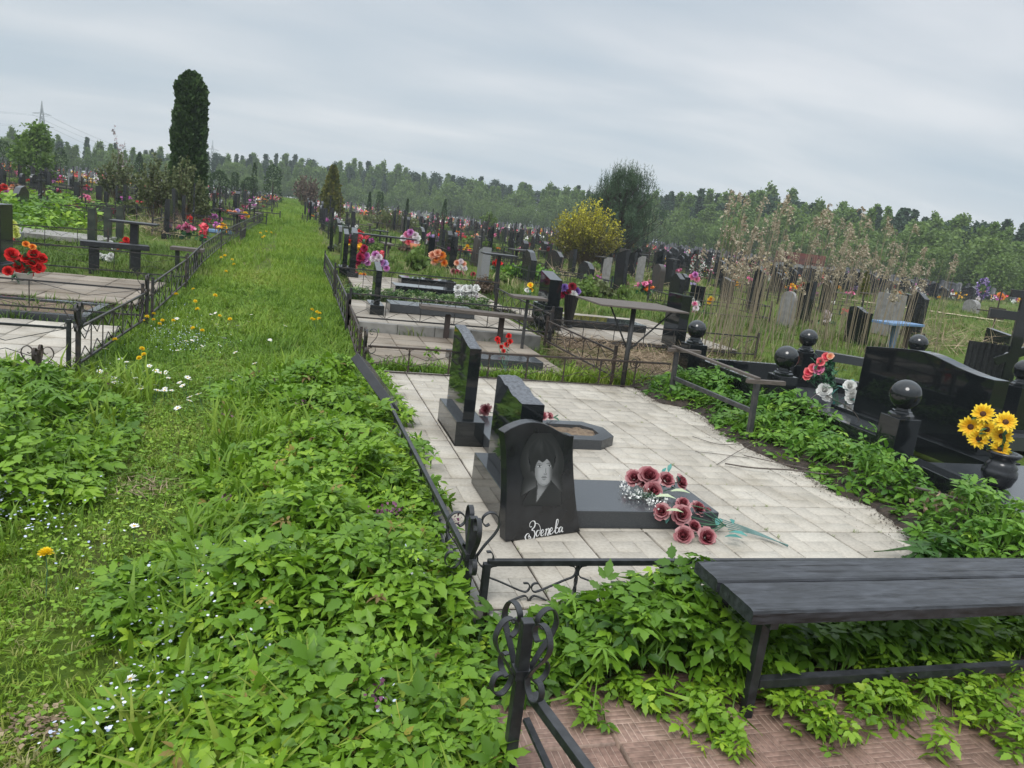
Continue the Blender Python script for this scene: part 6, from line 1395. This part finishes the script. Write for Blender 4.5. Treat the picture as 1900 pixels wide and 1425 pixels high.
NE = (np.array([[0, -.06, 0], [0, .06, 0], [1, 0, .0]]), np.array([[0, 1, 2]])); e = R.uniform(.2, 1.35, n); ph = R.uniform(0, 6.28, n); ux = np.stack([np.cos(ph)*np.cos(e), np.sin(ph)*np.cos(e), np.sin(e)], -1); uy = np.cross(ux, R.normal(0, 1, (n, 3))); uy /= np.linalg.norm(uy, axis=1)[:, None]
A = np.stack([ux, uy, np.cross(ux, uy)], -1)*R.uniform(.14, .27, n)[:, None, None]; bag.addrep(*NE, A, P, np.clip(.35+.5*(P[:, 2]/h-.4)*.6+R.normal(0, .2, n), 0, 1)); bag.build('crown', M['pine'], parent=t)
# shrubs made of many shoots
def shoots(name, label, px, by, ty, wpx, fm, n, seed, nleaf, lsize, arch=.35, twig='shrub_brown', ytint=None, cat='shrub', group=None, thick=.006):
    q = spot(px, by); h = tall(q, ty); w_ = wpx*np.linalg.norm(q-CAM)/FPX; R = np.random.default_rng(seed); t = thing(name, q, label, cat, group); b = MB(); LP = []; LT = []
    for i in range(n):
        a = R.uniform(0, 6.28); rr = w_/2*math.sqrt(R.random()); hh = h*(1-.42*(rr/(w_/2))**2)*R.uniform(.5, 1.08); p0_ = Vector((rr*.25*math.cos(a)+R.normal(0, .05), rr*.25*math.sin(a)+R.normal(0, .05), 0)); tip = Vector((rr*math.cos(a), rr*math.sin(a), hh)); mid = p0_.lerp(tip, .55)+Vector((R.normal(0, arch*.2), R.normal(0, arch*.2), hh*.12))
        c = crom([p0_, mid, tip], 5); b.tube(c, [thick*(1.6-1.2*k/len(c)) for k in range(len(c))], 3)
        for k in range(nleaf):
            f = R.uniform(.18, 1.0)**.7; j = min(len(c)-2, int(f*(len(c)-1))); pt = c[j].lerp(c[j+1], R.random()); LP.append((pt.x+R.normal(0, .03), pt.y+R.normal(0, .03), pt.z+R.normal(0, .03))); LT.append(f*hh/h)
    b.build('stems', M[twig] if isinstance(M[twig], bpy.types.Material) else twig, t); LP = np.array(LP); LT = np.array(LT); tt = np.clip(LT*.9+R.normal(0, .15, len(LT)) if ytint else R.normal(.5, .2, len(LT)), 0, 1)
    Bag().addrep(*QUAD, randrot(len(LP), R.uniform(.6, 1.4, len(LP))*lsize, R), LP, tt).build('foliage', fm, parent=t); return t
M['twig'] = mat('brown_twigs', (.10, .07, .045), .9)
shoots('forsythia_bush', 'big yellow-green bush with long arching shoots in front of the pine', 1082, 497, 372, 146, M['forsythia'], 320, 1, 30, .050, .6, 'twig', True, 'bush')
shoots('willow_shrub', 'grey-green loose shrub left of the tall thuja', 218, 375, 285, 66, M['shrub'], 70, 2, 34, .075, .4, 'twig')
shoots('willow_shrub', 'tall grey-green shrub right in front of the tall thuja', 338, 412, 288, 70, M['shrub'], 70, 3, 36, .065, .4, 'twig')
shoots('willow_shrub', 'grey-green shrub between the left shrub and the tall thuja', 287, 405, 292, 66, M['shrub'], 66, 4, 36, .065, .4, 'twig')
shoots('willow_shrub', 'small low grey-green shrub at the foot of the tall thuja', 372, 410, 355, 30, M['shrub'], 30, 14, 30, .06, .4, 'twig')
shoots('blossom_shrub', 'thin sapling shoots with pinkish buds against the sky', 222, 375, 236, 56, ramp_mat('pink_buds', [(.20, .15, .15), (.34, .27, .28), (.45, .38, .4)], .7, .1), 14, 5, 16, .06, .3, 'twig')
shoots('bare_bush', 'bare brown bush right of the end of the path', 568, 368, 322, 52, M['shrub_brown'], 120, 6, 26, .10, .4, 'twig')
shoots('weed_shrub', 'pale yellow-green tall weeds right of the path', 720, 425, 385, 110, M['shrub'], 120, 7, 18, .07, .4, 'twig')
shoots('weed_shrub', 'yellow-green young willows among distant graves', 905, 428, 392, 36, M['tree_b'], 40, 8, 24, .14, .4, 'twig')
shoots('weed_shrub', 'green thicket around the brown stele behind the tall post table', 975, 520, 490, 120, M['leaf_peony'], 160, 9, 16, .06, .5, 'twig')
shoots('bramble', 'tangle of brown twigs at the corner of the lattice fence', 898, 545, 512, 40, M['shrub_brown'], 70, 10, 12, .03, .5, 'twig')
q = along(66, 62); h = tall(q, 232); bag = tree_mesh('round', h, 52*np.linalg.norm(q-CAM)/FPX, 21, 2600, .15); t = thing('young_birch', q, 'young fresh-green birch in the left distance near the pylon', 'tree')
bag.build('crown', [M['tree_a'], M['bark']], parent=t)
# small spruce-like pines among graves at middle right
shoots('willow_tree', 'small leafy tree behind the left edge of the reeds', 1352, 480, 385, 40, M['tree_b'], 50, 11, 30, .12, .4, 'twig', None, 'tree')
# dry reeds
R = np.random.default_rng(41); b = Bag(); bs = MB()
n = 190; k = 0
while k < n:
    px = R.uniform(1275, 1745); py = R.uniform(598, 676); 
    if R.random() < .55: px = R.choice([1330, 1375, 1400, 1415, 1500, 1530, 1590, 1635])+R.normal(0, 24)
    p = np.array(at(px, py))
    if p[1] < 1.0 and p[0] < 8.3: continue
    k += 1; hh = R.uniform(1.35, 2.65)*(1.0 if px < 1640 else .85); ln = R.normal(.07, .10); la = R.uniform(-.3, .3)+rad(20)
    c = crom([p, p+np.array([ln*.4*math.cos(la), ln*.4*math.sin(la), hh*.5]), p+np.array([ln*hh*.7*math.cos(la), ln*hh*.7*math.sin(la), hh])], 4); bs.tube(c, [.0062-.004*i/len(c) for i in range(len(c))], 4)
    if R.random() < .72:
        tip = np.array(c[-1]); dn = np.array(c[-1])-np.array(c[-3]); dn /= np.linalg.norm(dn); nb = R.integers(11, 18); la2 = la+R.normal(0, .9); ps = []; ds = []
        for q_ in range(nb):
            f = R.random(); a0_ = la2+R.normal(0, .9); bd = np.array([math.cos(a0_), math.sin(a0_), .55]); ln_ = R.uniform(.07, .15)*(1.15-.6*f); o_3 = tip-dn*.24*(1-f)
            for v in np.linspace(.15, 1, 6): ps.append(o_3+bd*ln_*v-np.array([0, 0, .10*v*v])*ln_/.11+R.normal(0, .006, 3)); 
        ps = np.array(ps); b.addrep(*QUAD, randrot(len(ps), R.uniform(.012, .032, len(ps)), R), ps, np.clip(R.normal(.62, .22, len(ps)), 0, 1))
n = 320; P = []
while len(P) < n:
    p = np.array(at(R.uniform(1275, 1745), R.uniform(600, 680)))
    if not (p[1] < 1.0 and p[0] < 8.3): P.append(p)
P = np.array(P); up_ = rots(n, None, .25, 1, R); A = np.einsum('nij,jk->nik', up_, np.array([[0, 1, 0], [0, 0, 1], [1, 0, 0.]]))*R.uniform(.4, 1.3, n)[:, None, None]
b.addrep(np.array([[0, -.005, 0], [0, .005, 0], [1, 0, 0]]), np.array([[0, 1, 2]]), A, P, R.uniform(.1, .8, n))
V = np.array(bs.v); T = [(f[0], f[i], f[i+1]) for f in bs.f for i in range(1, len(f)-1)]; b.add(V, np.array(T), np.repeat(.35, len(T)))
tag(b.build('dry_reeds', M['reed']), 'stand of tall dry pale reeds with feathery plumes on the right', 'reeds', kind='stuff')

# =================================================================== forest
VARS = {}
for nm, kd, h, w_, sd_, nc, sz, mm in (('birch', 'birch', 12, 4.0, 1, 2600, .30, 'tree_a'), ('birch', 'birch', 12, 3.4, 2, 2400, .30, 'tree_a'), ('willow', 'round', 8, 7.0, 3, 2800, .30, 'tree_b'), ('willow', 'round', 7, 6.4, 4, 2600, .30, 'tree_b'), ('spruce', 'spruce', 13, 3.8, 5, 2200, .32, 'tree_c'), ('pine', 'pine', 14, 4.4, 6, 1900, .34, 'tree_c'), ('birch', 'birch', 10, 3.8, 7, 2400, .3, 'tree_b')):
    o = tree_mesh(kd, h, w_, sd_, nc, sz).build(nm+'_tree', [M[mm], M['bark']]); VARS.setdefault(nm, []).append((o, h)); o.location = (0, 0, -200)
LBL = {'birch': 'fresh green slender deciduous tree in the forest edge behind the cemetery', 'willow': 'rounded light green willow at the foot of the forest edge', 'spruce': 'dark pointed spruce in the forest behind the cemetery', 'pine': 'dark flat-crowned pine rising in the forest behind the cemetery'}
used_first = set(); R = np.random.default_rng(88)
def plant(kind, px, D, top_px, hmul=1.0):
    """tree in direction px at distance D whose top stands top_px photo pixels above the horizon"""
    d = ray(px, 712.5+0); # direction in plan taken along the horizon
    yy = 712.5
    for _ in range(8):
        dd = ray(px, yy); yy -= (-dd[2])*FPX/ max(1e-6, (UY[2]))*.9
    dd = ray(px, yy); dd = dd/np.hypot(dd[0], dd[1]); x, y = CAM[0]+dd[0]*D, CAM[1]+dd[1]*D; z = float(ter(x, y)); H = (top_px/FPX*D+CAM[2]-z)*hmul
    vs_ = VARS[kind]; src, h0 = vs_[R.integers(0, len(vs_))]; s = max(.25, H/h0); o = src if src.name not in used_first else src.copy()
    if src.name in used_first: col.objects.link(o)
    used_first.add(src.name); o.location = (x, y, z-.15); o.rotation_euler = (0, 0, R.uniform(0, 6.28)); wv = s*R.uniform(.85, 1.25); o.scale = (wv, wv, s); tag(o, LBL[kind], 'tree', 'forest edge, '+kind+' trees')
PX = [-60, 0, 120, 250, 400, 560, 700, 900, 1050, 1150, 1300, 1400, 1500, 1600, 1750, 1850, 1960]; DD = [170, 170, 180, 185, 195, 215, 215, 200, 185, 170, 150, 140, 130, 120, 112, 105, 100]
TP = [58, 56, 58, 56, 66, 78, 82, 84, 88, 94, 104, 118, 108, 102, 104, 98, 112]
for row, (dd_, hm, step, mix) in enumerate(((30, 1.0, 12, (('birch', .34), ('spruce', .36), ('pine', .30))), (14, .92, 14, (('birch', .6), ('spruce', .24), ('pine', .16))), (5, .74, 21, (('birch', .62), ('willow', .38))), (-4, .48, 26, (('willow', .75), ('birch', .25))))):
    px = -70+row*9
    while px < 1970:
        D = np.interp(px, PX, DD)+dd_+R.normal(0, 4); tp_ = np.interp(px, PX, TP)*R.uniform(.86, 1.07)*hm
        r_ = R.random(); c_ = 0
        for kd, pr_ in mix:
            c_ += pr_
            if r_ <= c_: break
        if px < 330 and row < 2 and R.random() < .35: px += step; continue
        plant(kd, px+R.normal(0, 4), D, tp_*(.9 if kd == 'pine' else 1)); px += step*R.uniform(.75, 1.2)*(.85 if px > 1300 else 1)
for kd in VARS:
    for src, _ in VARS[kd]:
        if src.name not in used_first: bpy.data.objects.remove(src)

# =================================================================== the crowded graves beyond
def proj(p):
    d = np.array(p)-CAM; wv = d@FW
    return (950+FPX*(d@RX)/wv, 712.5-FPX*(d@UY)/wv) if wv > .1 else (-1e4, 0)
taken = [np.array(o.location[:2]) for o in col.objects if o.parent is None and o.get('category') in ('headstone', 'table', 'bench', 'cross', 'tree', 'shrub', 'bush', 'wreath', 'vase', 'flowers', 'grave slab')]
taken = np.array([t_ for t_ in taken if np.hypot(*t_) < 75])
sand_a, sand_b = at(1560, 556), at(1860, 598)
def free(x, y, r):
    if len(taken) and np.min(np.hypot(taken[:, 0]-x, taken[:, 1]-y)) < r: return False
    px, py = proj((x, y, float(ter(x, y))))
    if not (-40 < px < 1940): return False
    if 1545 < px < 1935 and 545+(px-1560)*.06 < py < 606+(px-1560)*.10: return False
    if 100 < px < 560 and False: return False
    return True
PR = {}
def proto(name, parts, mats_):
    b = MB()
    for cur, f in parts:
        b.cur = cur; f(b)
    b.cur = 0; o = b.build(name, mats_, fixn=True); o.location = (0, 0, -300); return o
def st_proto(mk, w_, h, t_, top):
    def body(b):
        b.box(0, 0, .08, t_*2, w_*1.3, .16)
    def stone(b):
        w2 = w_/2; n = 8
        poly = {'flat': [(-w2, .16), (w2, .16), (w2, h), (-w2, h)], 'slope': [(-w2, .16), (w2, .16), (w2, h-.12), (-w2, h)], 'arch': [(-w2, .16), (w2, .16)]+[(w2*math.cos(math.pi*i/n), h-w2*.6+w2*.6*math.sin(math.pi*i/n)) for i in range(n+1)], 'point': [(-w2, .16), (w2, .16), (w2, h-.15), (0, h), (-w2, h-.15)], 'wide': [(-w2, .16), (w2, .16), (w2, h*.8), (.3*w2, h), (-.4*w2, h*.95), (-w2, h*.75)]}[top]
        b.prism(poly, (-t_/2, 0, 0), (0, 1, 0), (0, 0, 1), t_)
    return proto('gravestone', [(0, body), (0, stone)], [M[mk]])
STP = [st_proto('granite_matt', .5, 1.05, .12, 'flat'), st_proto('granite_matt', .5, 1.15, .12, 'slope'), st_proto('granite_matt', .6, 1.0, .10, 'arch'), st_proto('granite_matt', .5, 1.1, .14, 'point'), st_proto('granite_matt', 1.1, .95, .14, 'wide'), st_proto('stone_pale', .5, .95, .12, 'slope'), st_proto('stone_brown', .5, 1.05, .14, 'arch'), st_proto('granite', .5, 1.1, .1, 'slope'), st_proto('granite_grey', .5, 1.0, .12, 'flat')]
SW = np.array([5, 5, 3, 3, 2.5, .5, .6, 4, .7]); SW = SW/SW.sum()
SL = ['dark gravestone among the crowded graves', 'dark gravestone with a slanted top among the crowded graves', 'dark gravestone with an arched top among the crowded graves', 'dark gravestone with a pointed top among the crowded graves', 'wide dark gravestone among the crowded graves', 'pale gravestone among the crowded graves', 'brownish arched gravestone among the crowded graves', 'polished black gravestone with a slanted top among the crowded graves', 'grey gravestone among the crowded graves']
def cr_iron(b):
    b.bar((0, 0, 0), (0, 0, 1.5), .045, .045, (1, 0, 0)); b.bar((0, -.35, 1.1), (0, .35, 1.1), .045, .05); b.bar((0, -.18, 1.3), (0, .18, 1.3), .04, .04); b.bar((0, -.2, .62), (0, .2, .76), .04, .04)
CRP = [proto('grave_cross', [(0, cr_iron)], [M['iron']]), proto('grave_cross', [(0, cr_iron)], [M['wood_dark']])]
def tb(b): b.box(0, 0, .36, .07, .07, .72); b.box(0, 0, .74, .4, .6, .04)
def bn(b):
    b.box(0, 0, .45, .28, 1.0, .04)
    for s_ in (-.35, .35): b.box(0, s_, .215, .06, .07, .43)
TBP = [proto('grave_table', [(0, tb)], [M['iron_worn']]), proto('grave_bench', [(0, bn)], [M['wood_grey']])]
def fn(b):
    X, Y, hh = 1.15, 1.0, .42
    for x, y in ((-X, -Y), (X, -Y), (X, Y), (-X, Y)): b.box(x, y, .28, .04, .04, .56)
    for (a, c) in (((-X, -Y), (X, -Y)), ((X, -Y), (X, Y)), ((X, Y), (-X, Y)), ((-X, Y), (-X, -Y))):
        for z in (.14, .42): b.bar((*a, z), (*c, z), .022, .022)
        for i in range(1, 8):
            u = i/8; p = (a[0]+(c[0]-a[0])*u, a[1]+(c[1]-a[1])*u); b.bar((*p, .14), (*p, .42), .014, .014, (1, 0, 0))
FNP = [proto('grave_fence', [(0, fn)], [M['iron_worn']]), proto('grave_fence', [(0, fn)], [M['iron']])]
def bq(colr, seed):
    R = np.random.default_rng(seed); b = Bag(); n = 90; C = R.normal(0, 1, (11, 3))*np.array([.09, .09, .07])+np.array([0, 0, .36]); k = R.integers(0, 11, n)
    b.addrep(*QUAD, randrot(n, R.uniform(.06, .11, n), R), C[k]+R.normal(0, .03, (n, 3)), R.random(n), 0); n = 40; b.addrep(*QUAD, randrot(n, R.uniform(.05, .12, n), R), R.normal(0, 1, (n, 3))*np.array([.11, .11, .10])+np.array([0, 0, .17]), R.random(n), 1)
    o = b.build('bouquet', [M['petal_'+colr], M['fleaf']]); o.location = (0, 0, -300); return o
BQC = ['red', 'pink', 'white', 'yellow', 'coral', 'orange', 'palepink', 'crimson', 'magenta', 'peach', 'lilac', 'white', 'pink']
BQP = [bq(c, i) for i, c in enumerate(BQC)]
BQN = {'red': 'red', 'pink': 'pink', 'white': 'white', 'yellow': 'yellow', 'coral': 'coral', 'orange': 'orange', 'palepink': 'pale pink', 'crimson': 'crimson', 'magenta': 'magenta', 'peach': 'peach', 'lilac': 'lilac'}
spots = []; R = np.random.default_rng(17)
for side, xs_ in ((1, [.65]+[4.9+3.6*k for k in range(23)]), (-1, [-4.3-4.3*k for k in range(10)])):
    for x0 in xs_:
        y = R.uniform(0, 2)+(10.5 if abs(x0) < 5 else (7.5 if side > 0 else 12))
        while y < 108:
            x = x0+R.normal(0, .35)
            if free(x, y, 1.1) and dist((x, y)) > 15: spots.append((x, y))
            y += R.uniform(1.25, 2.0)*(1 if y < 45 else 1.15)
spots.sort(key=lambda p: dist(p)); stones = []; fcount = 0; cc = {'s': 0, 'c': 0, 'f': 0, 't': 0, 'b': 0}
firstuse = set()
def put(src, x, y, rz, s, label, cat, group, dz=0):
    o = src if src.name not in firstuse else src.copy()
    if src.name in firstuse: col.objects.link(o)
    firstuse.add(src.name); o.location = (x, y, float(ter(x, y))-.03+dz); o.rotation_euler = (R.normal(0, .015), R.normal(0, .015), rz); o.scale = (s[0], s[1], s[2]); return tag(o, label, cat, group)
rest = []; restb = []
for (x, y) in spots:
    d_ = dist((x, y)); r_ = R.random(); rz = R.normal(0, .06)
    if r_ < .72:
        i = R.choice(len(STP), p=SW); s = (R.uniform(.9, 1.15), R.uniform(.85, 1.2), R.uniform(.75, 1.12))
        if cc['s'] < 295: put(STP[i], x, y, rz, s, SL[i], 'gravestone', 'crowded distant graves, stones'); cc['s'] += 1
        else: rest.append((x, y, s, i))
    elif cc['c'] < 90: i = int(R.random() < .4); put(CRP[i], x, y, rz, (1, 1, R.uniform(.8, 1.15)), ('thin black iron cross', 'brown wooden cross')[i]+' among the crowded graves', 'cross', 'crowded distant graves, crosses'); cc['c'] += 1
    if R.random() < .80:
        for kq in range(R.integers(1, 3)):
            i = R.integers(0, len(BQP)); bx_, by2 = x+R.uniform(.25, 1.1), y+R.uniform(-.5, .5); s = R.uniform(.5, .98)
            if cc['b'] < 290: put(BQP[i], bx_, by2, R.uniform(0, 6), (s, s, s), BQN[BQC[i]]+' artificial flower bunch among the crowded graves', 'flowers', 'crowded distant graves, flower bunches'); cc['b'] += 1
            else: restb.append((bx_, by2, s))
    if R.random() < .42 and cc['f'] < 200 and d_ > 14: i = int(R.random() < .5); put(FNP[i], x+.9, y, rz, (1, R.uniform(.9, 1.1), 1), 'low iron grave fence among the crowded graves', 'fence', 'crowded distant graves, fences'); cc['f'] += 1
    if R.random() < .22 and cc['t'] < 110: i = int(R.random() < .5); put(TBP[i], x+R.uniform(1.2, 1.9), y+R.uniform(-.7, .7), R.normal(0, .1)+(1.57 if R.random() < .4 else 0), (1, 1, 1), ('small iron table', 'small plank bench')[i]+' among the crowded graves', ('table', 'bench')[i], 'crowded distant graves, tables and benches'); cc['t'] += 1
for L_ in (STP, CRP, TBP, FNP, BQP):
    for o in L_:
        if o.name not in firstuse: bpy.data.objects.remove(o)
# low weedy bushes scattered between the graves
WS = [shoots('weed_clump', 'low pale green weedy bush between distant graves', 640+60*i, 470, 452, 26, M[('shrub', 'tree_b', 'shrub_brown')[i]], 34, 90+i, 14, .06, .5, 'twig', None, 'shrub', 'weedy bushes between the graves') for i in range(3)]
WL = ('low grey-green weedy bush between distant graves', 'low fresh green weedy bush between distant graves', 'low brown twiggy bush between distant graves'); k = 0
for i in range(3): WS[i]['label'] = WL[i]
while k < 95:
    px, py = R.uniform(-20, 1920), R.uniform(330, 560); py = py if px > 500 else R.uniform(315, 400)
    p = at(px, py)
    if dist(p) < 19 or dist(p) > 105 or (-2.7 < p[0] < .3) or not free(p[0], p[1], .9): continue
    i = int(R.choice(3, p=[.42, .36, .22])); s = R.uniform(.6, 1.5); copy_tree(WS[i], p, R.uniform(0, 6), (s, s, s*R.uniform(.8, 1.5)), WL[i]); k += 1
# the farthest rows, past counting
BOXV = np.array([[-.06, -.25, 0], [.06, -.25, 0], [.06, .25, 0], [-.06, .25, 0], [-.06, -.25, 1], [.06, -.25, .88], [.06, .25, 1], [-.06, .25, .92]]); BOXT = np.array([[0, 1, 5], [0, 5, 4], [1, 2, 6], [1, 6, 5], [2, 3, 7], [2, 7, 6], [3, 0, 4], [3, 4, 7], [4, 5, 6], [4, 6, 7]])
if rest:
    n = len(rest); P = np.array([(x, y, float(ter(x, y))-.05) for x, y, s, i in rest]); A = rots(n, R.normal(0, .1, n), .02, np.array([s[2]*1.05 for x, y, s, i in rest]), R)
    DS = ramp_mat('distant_gravestone', [(.012, .013, .015), (.03, .032, .036), (.06, .06, .062), (.28, .27, .26)], .4, 0, .5); tt = R.random(n)**2*.7+.3*(R.random(n) < .08)
    tag(Bag().addrep(BOXV, BOXT, A, P, tt).build('distant_gravestones', DS), 'dense far rows of small dark gravestones before the forest', 'gravestones', kind='stuff')
    n2 = len(restb)
    if n2:
        C = np.array([(x, y, float(ter(x, y))+.3) for x, y, s in restb]); k = np.repeat(np.arange(n2), 16); P = C[k]+R.normal(0, .13, (len(k), 3)); hue = R.random(n2)
        DF = ramp_mat('distant_flowers', [PET['red'][1], PET['pink'][1], PET['white'][1], PET['yellow'][1], PET['coral'][1], PET['palepink'][1], PET['white'][1], PET['magenta'][1], PET['orange'][1]], .6, .1)
        DF.node_tree.nodes['Color Ramp'].color_ramp.interpolation = 'CONSTANT'
        tag(Bag().addrep(*QUAD, randrot(len(k), R.uniform(.08, .15, len(k)), R), P, hue[k]).build('distant_flowers', DF), 'specks of coloured artificial flowers in the far grave rows', 'flowers', kind='stuff')
# sandy lane and rusty container on the right
b = MB(); n = 30; V = []
for i in range(n+1):
    u = i/n; c = np.array(sand_a)*(1-u)+np.array(sand_b)*u; 
    for s_ in (-.45, .45): y = c[1]+s_+.12*math.sin(i*1.7); V.append((c[0], y, float(ter(c[0], y))+.06))
b._add(V, [(2*i, 2*i+2, 2*i+3, 2*i+1) for i in range(n)]); struct('sand_lane', b, mat('pale_sand', (.40, .32, .22), .95), fixn=True)
q = np.array(at(1478, 512)); hh = tall(q, 468); t = thing('container', q, 'rusty red and grey sheet-metal container seen through the reeds', 'container', None, rad(-14)); wd_ = 72*np.linalg.norm(q-CAM)/FPX
M['rustred'] = mat('rust_red_metal', (.16, .045, .035), .7, noise=(3, (.09, .04, .035), .35, .7)); M['dullgrey'] = mat('dull_grey_metal', (.24, .24, .24), .6, noise=(2, (.15, .15, .15), .35, .7))
MB().box(0, 0, hh*.24, wd_, 1.6, hh*.5).build('lower_panel', M['dullgrey'], t)
b = MB()
for i in range(7): b.box(0, 0, hh*(.535+.065*i), wd_*1.02, 1.62+.03*(i % 2), hh*.06)
b.build('upper_panel', M['rustred'], t)
# power pylons and wires
def pylon(label, px, ty, D, s):
    yy = 712.5
    for _ in range(8):
        dd = ray(px, yy); yy -= (-dd[2])*FPX/UY[2]*.9
    dd = ray(px, yy); dd = dd/np.hypot(dd[0], dd[1]); q = np.array([CAM[0]+dd[0]*D, CAM[1]+dd[1]*D, 0]); q[2] = float(ter(q[0], q[1])); h = tall(q, ty)
    if h > 24.9: h = (yy-ty)/FPX*D+CAM[2]-q[2]
    t = thing('power_pylon', q, label, 'pylon', 'power pylons'); b = MB(); wB, wT, r = h*.10, h*.02, h*.006
    cor = lambda z: (wB+(wT-wB)*min(1, z/(h*.78)))*(1 if z < h*.78 else max(.0, (h-z)/(h*.22)))
    lv = [h*k for k in (0, .2, .38, .54, .67, .78, .9, 1.0)]
    for sx, sy in ((-1, -1), (1, -1), (1, 1), (-1, 1)):
        for z0, z1 in zip(lv[:-1], lv[1:]): b.tube([(sx*cor(z0), sy*cor(z0), z0), (sx*cor(z1), sy*cor(z1), z1)], r, 4)
    for z0, z1 in zip(lv[:-1], lv[1:]):
        for (ax_, ay, bx_, by_) in ((-1, -1, 1, -1), (1, -1, 1, 1), (1, 1, -1, 1), (-1, 1, -1, -1)):
            b.tube([(ax_*cor(z0), ay*cor(z0), z0), (bx_*cor(z1), by_*cor(z1), z1)], r*.7, 3); b.tube([(bx_*cor(z0), by_*cor(z0), z0), (ax_*cor(z1), ay*cor(z1), z1)], r*.7, 3)
    b.build('lattice_tower', M['steel'], t); arms = []
    for z, L_ in ((h*.62, h*.17), (h*.80, h*.13)):
        bb = MB()
        for s_ in (-1, 1): bb.tube([(0, 0, z+h*.03), (s_*L_, 0, z)], r*.9, 4); bb.tube([(0, 0, z), (s_*L_, 0, z)], r*.9, 4); arms.append(np.array([q[0]+s_*L_, q[1], q[2]+z-.5]))
        bb.build('crossarm', M['steel'], t)
    return q, h, arms
q1, h1, a1 = pylon('tall lattice power pylon on the far left horizon', 78, 187, 330, 1); q2, h2, a2 = pylon('small distant power pylon just right of the tall thuja', 391, 272, 620, 1)
for i in range(4):
    for k_, (A_, B_) in enumerate(((a1[i], a2[i]), (a1[i], a1[i]+np.array([-260, 30, 6])))):
        b = MB(); pts = [A_*(1-u)+B_*u-np.array([0, 0, 9*4*u*(1-u)*(1 if k_ == 0 else .6)]) for u in np.linspace(0, 1, 15)]; b.tube(pts, .05, 3)
        o = b.build('power_line', M['steel'], world=True, loc=tuple(A_)); tag(o, 'thin power line strung from the tall left pylon', 'power line', 'power lines')

# air: pale haze round everything, thin enough to leave near things clear
b = MB().box(100, 560, 33, 1700, 1180, 76); hz = b.build('haze', bpy.data.materials.new('haze_air')); hm = hz.data.materials[0]; hm.use_nodes = True; hn = hm.node_tree; hn.nodes.remove(hn.nodes['Principled BSDF'])
pv = hn.nodes.new('ShaderNodeVolumePrincipled'); pv.inputs['Color'].default_value = (.80, .86, .92, 1); pv.inputs['Density'].default_value = .0007; hn.links.new(pv.outputs[0], hn.nodes['Material Output'].inputs['Volume'])
tag(hz, kind='stuff')
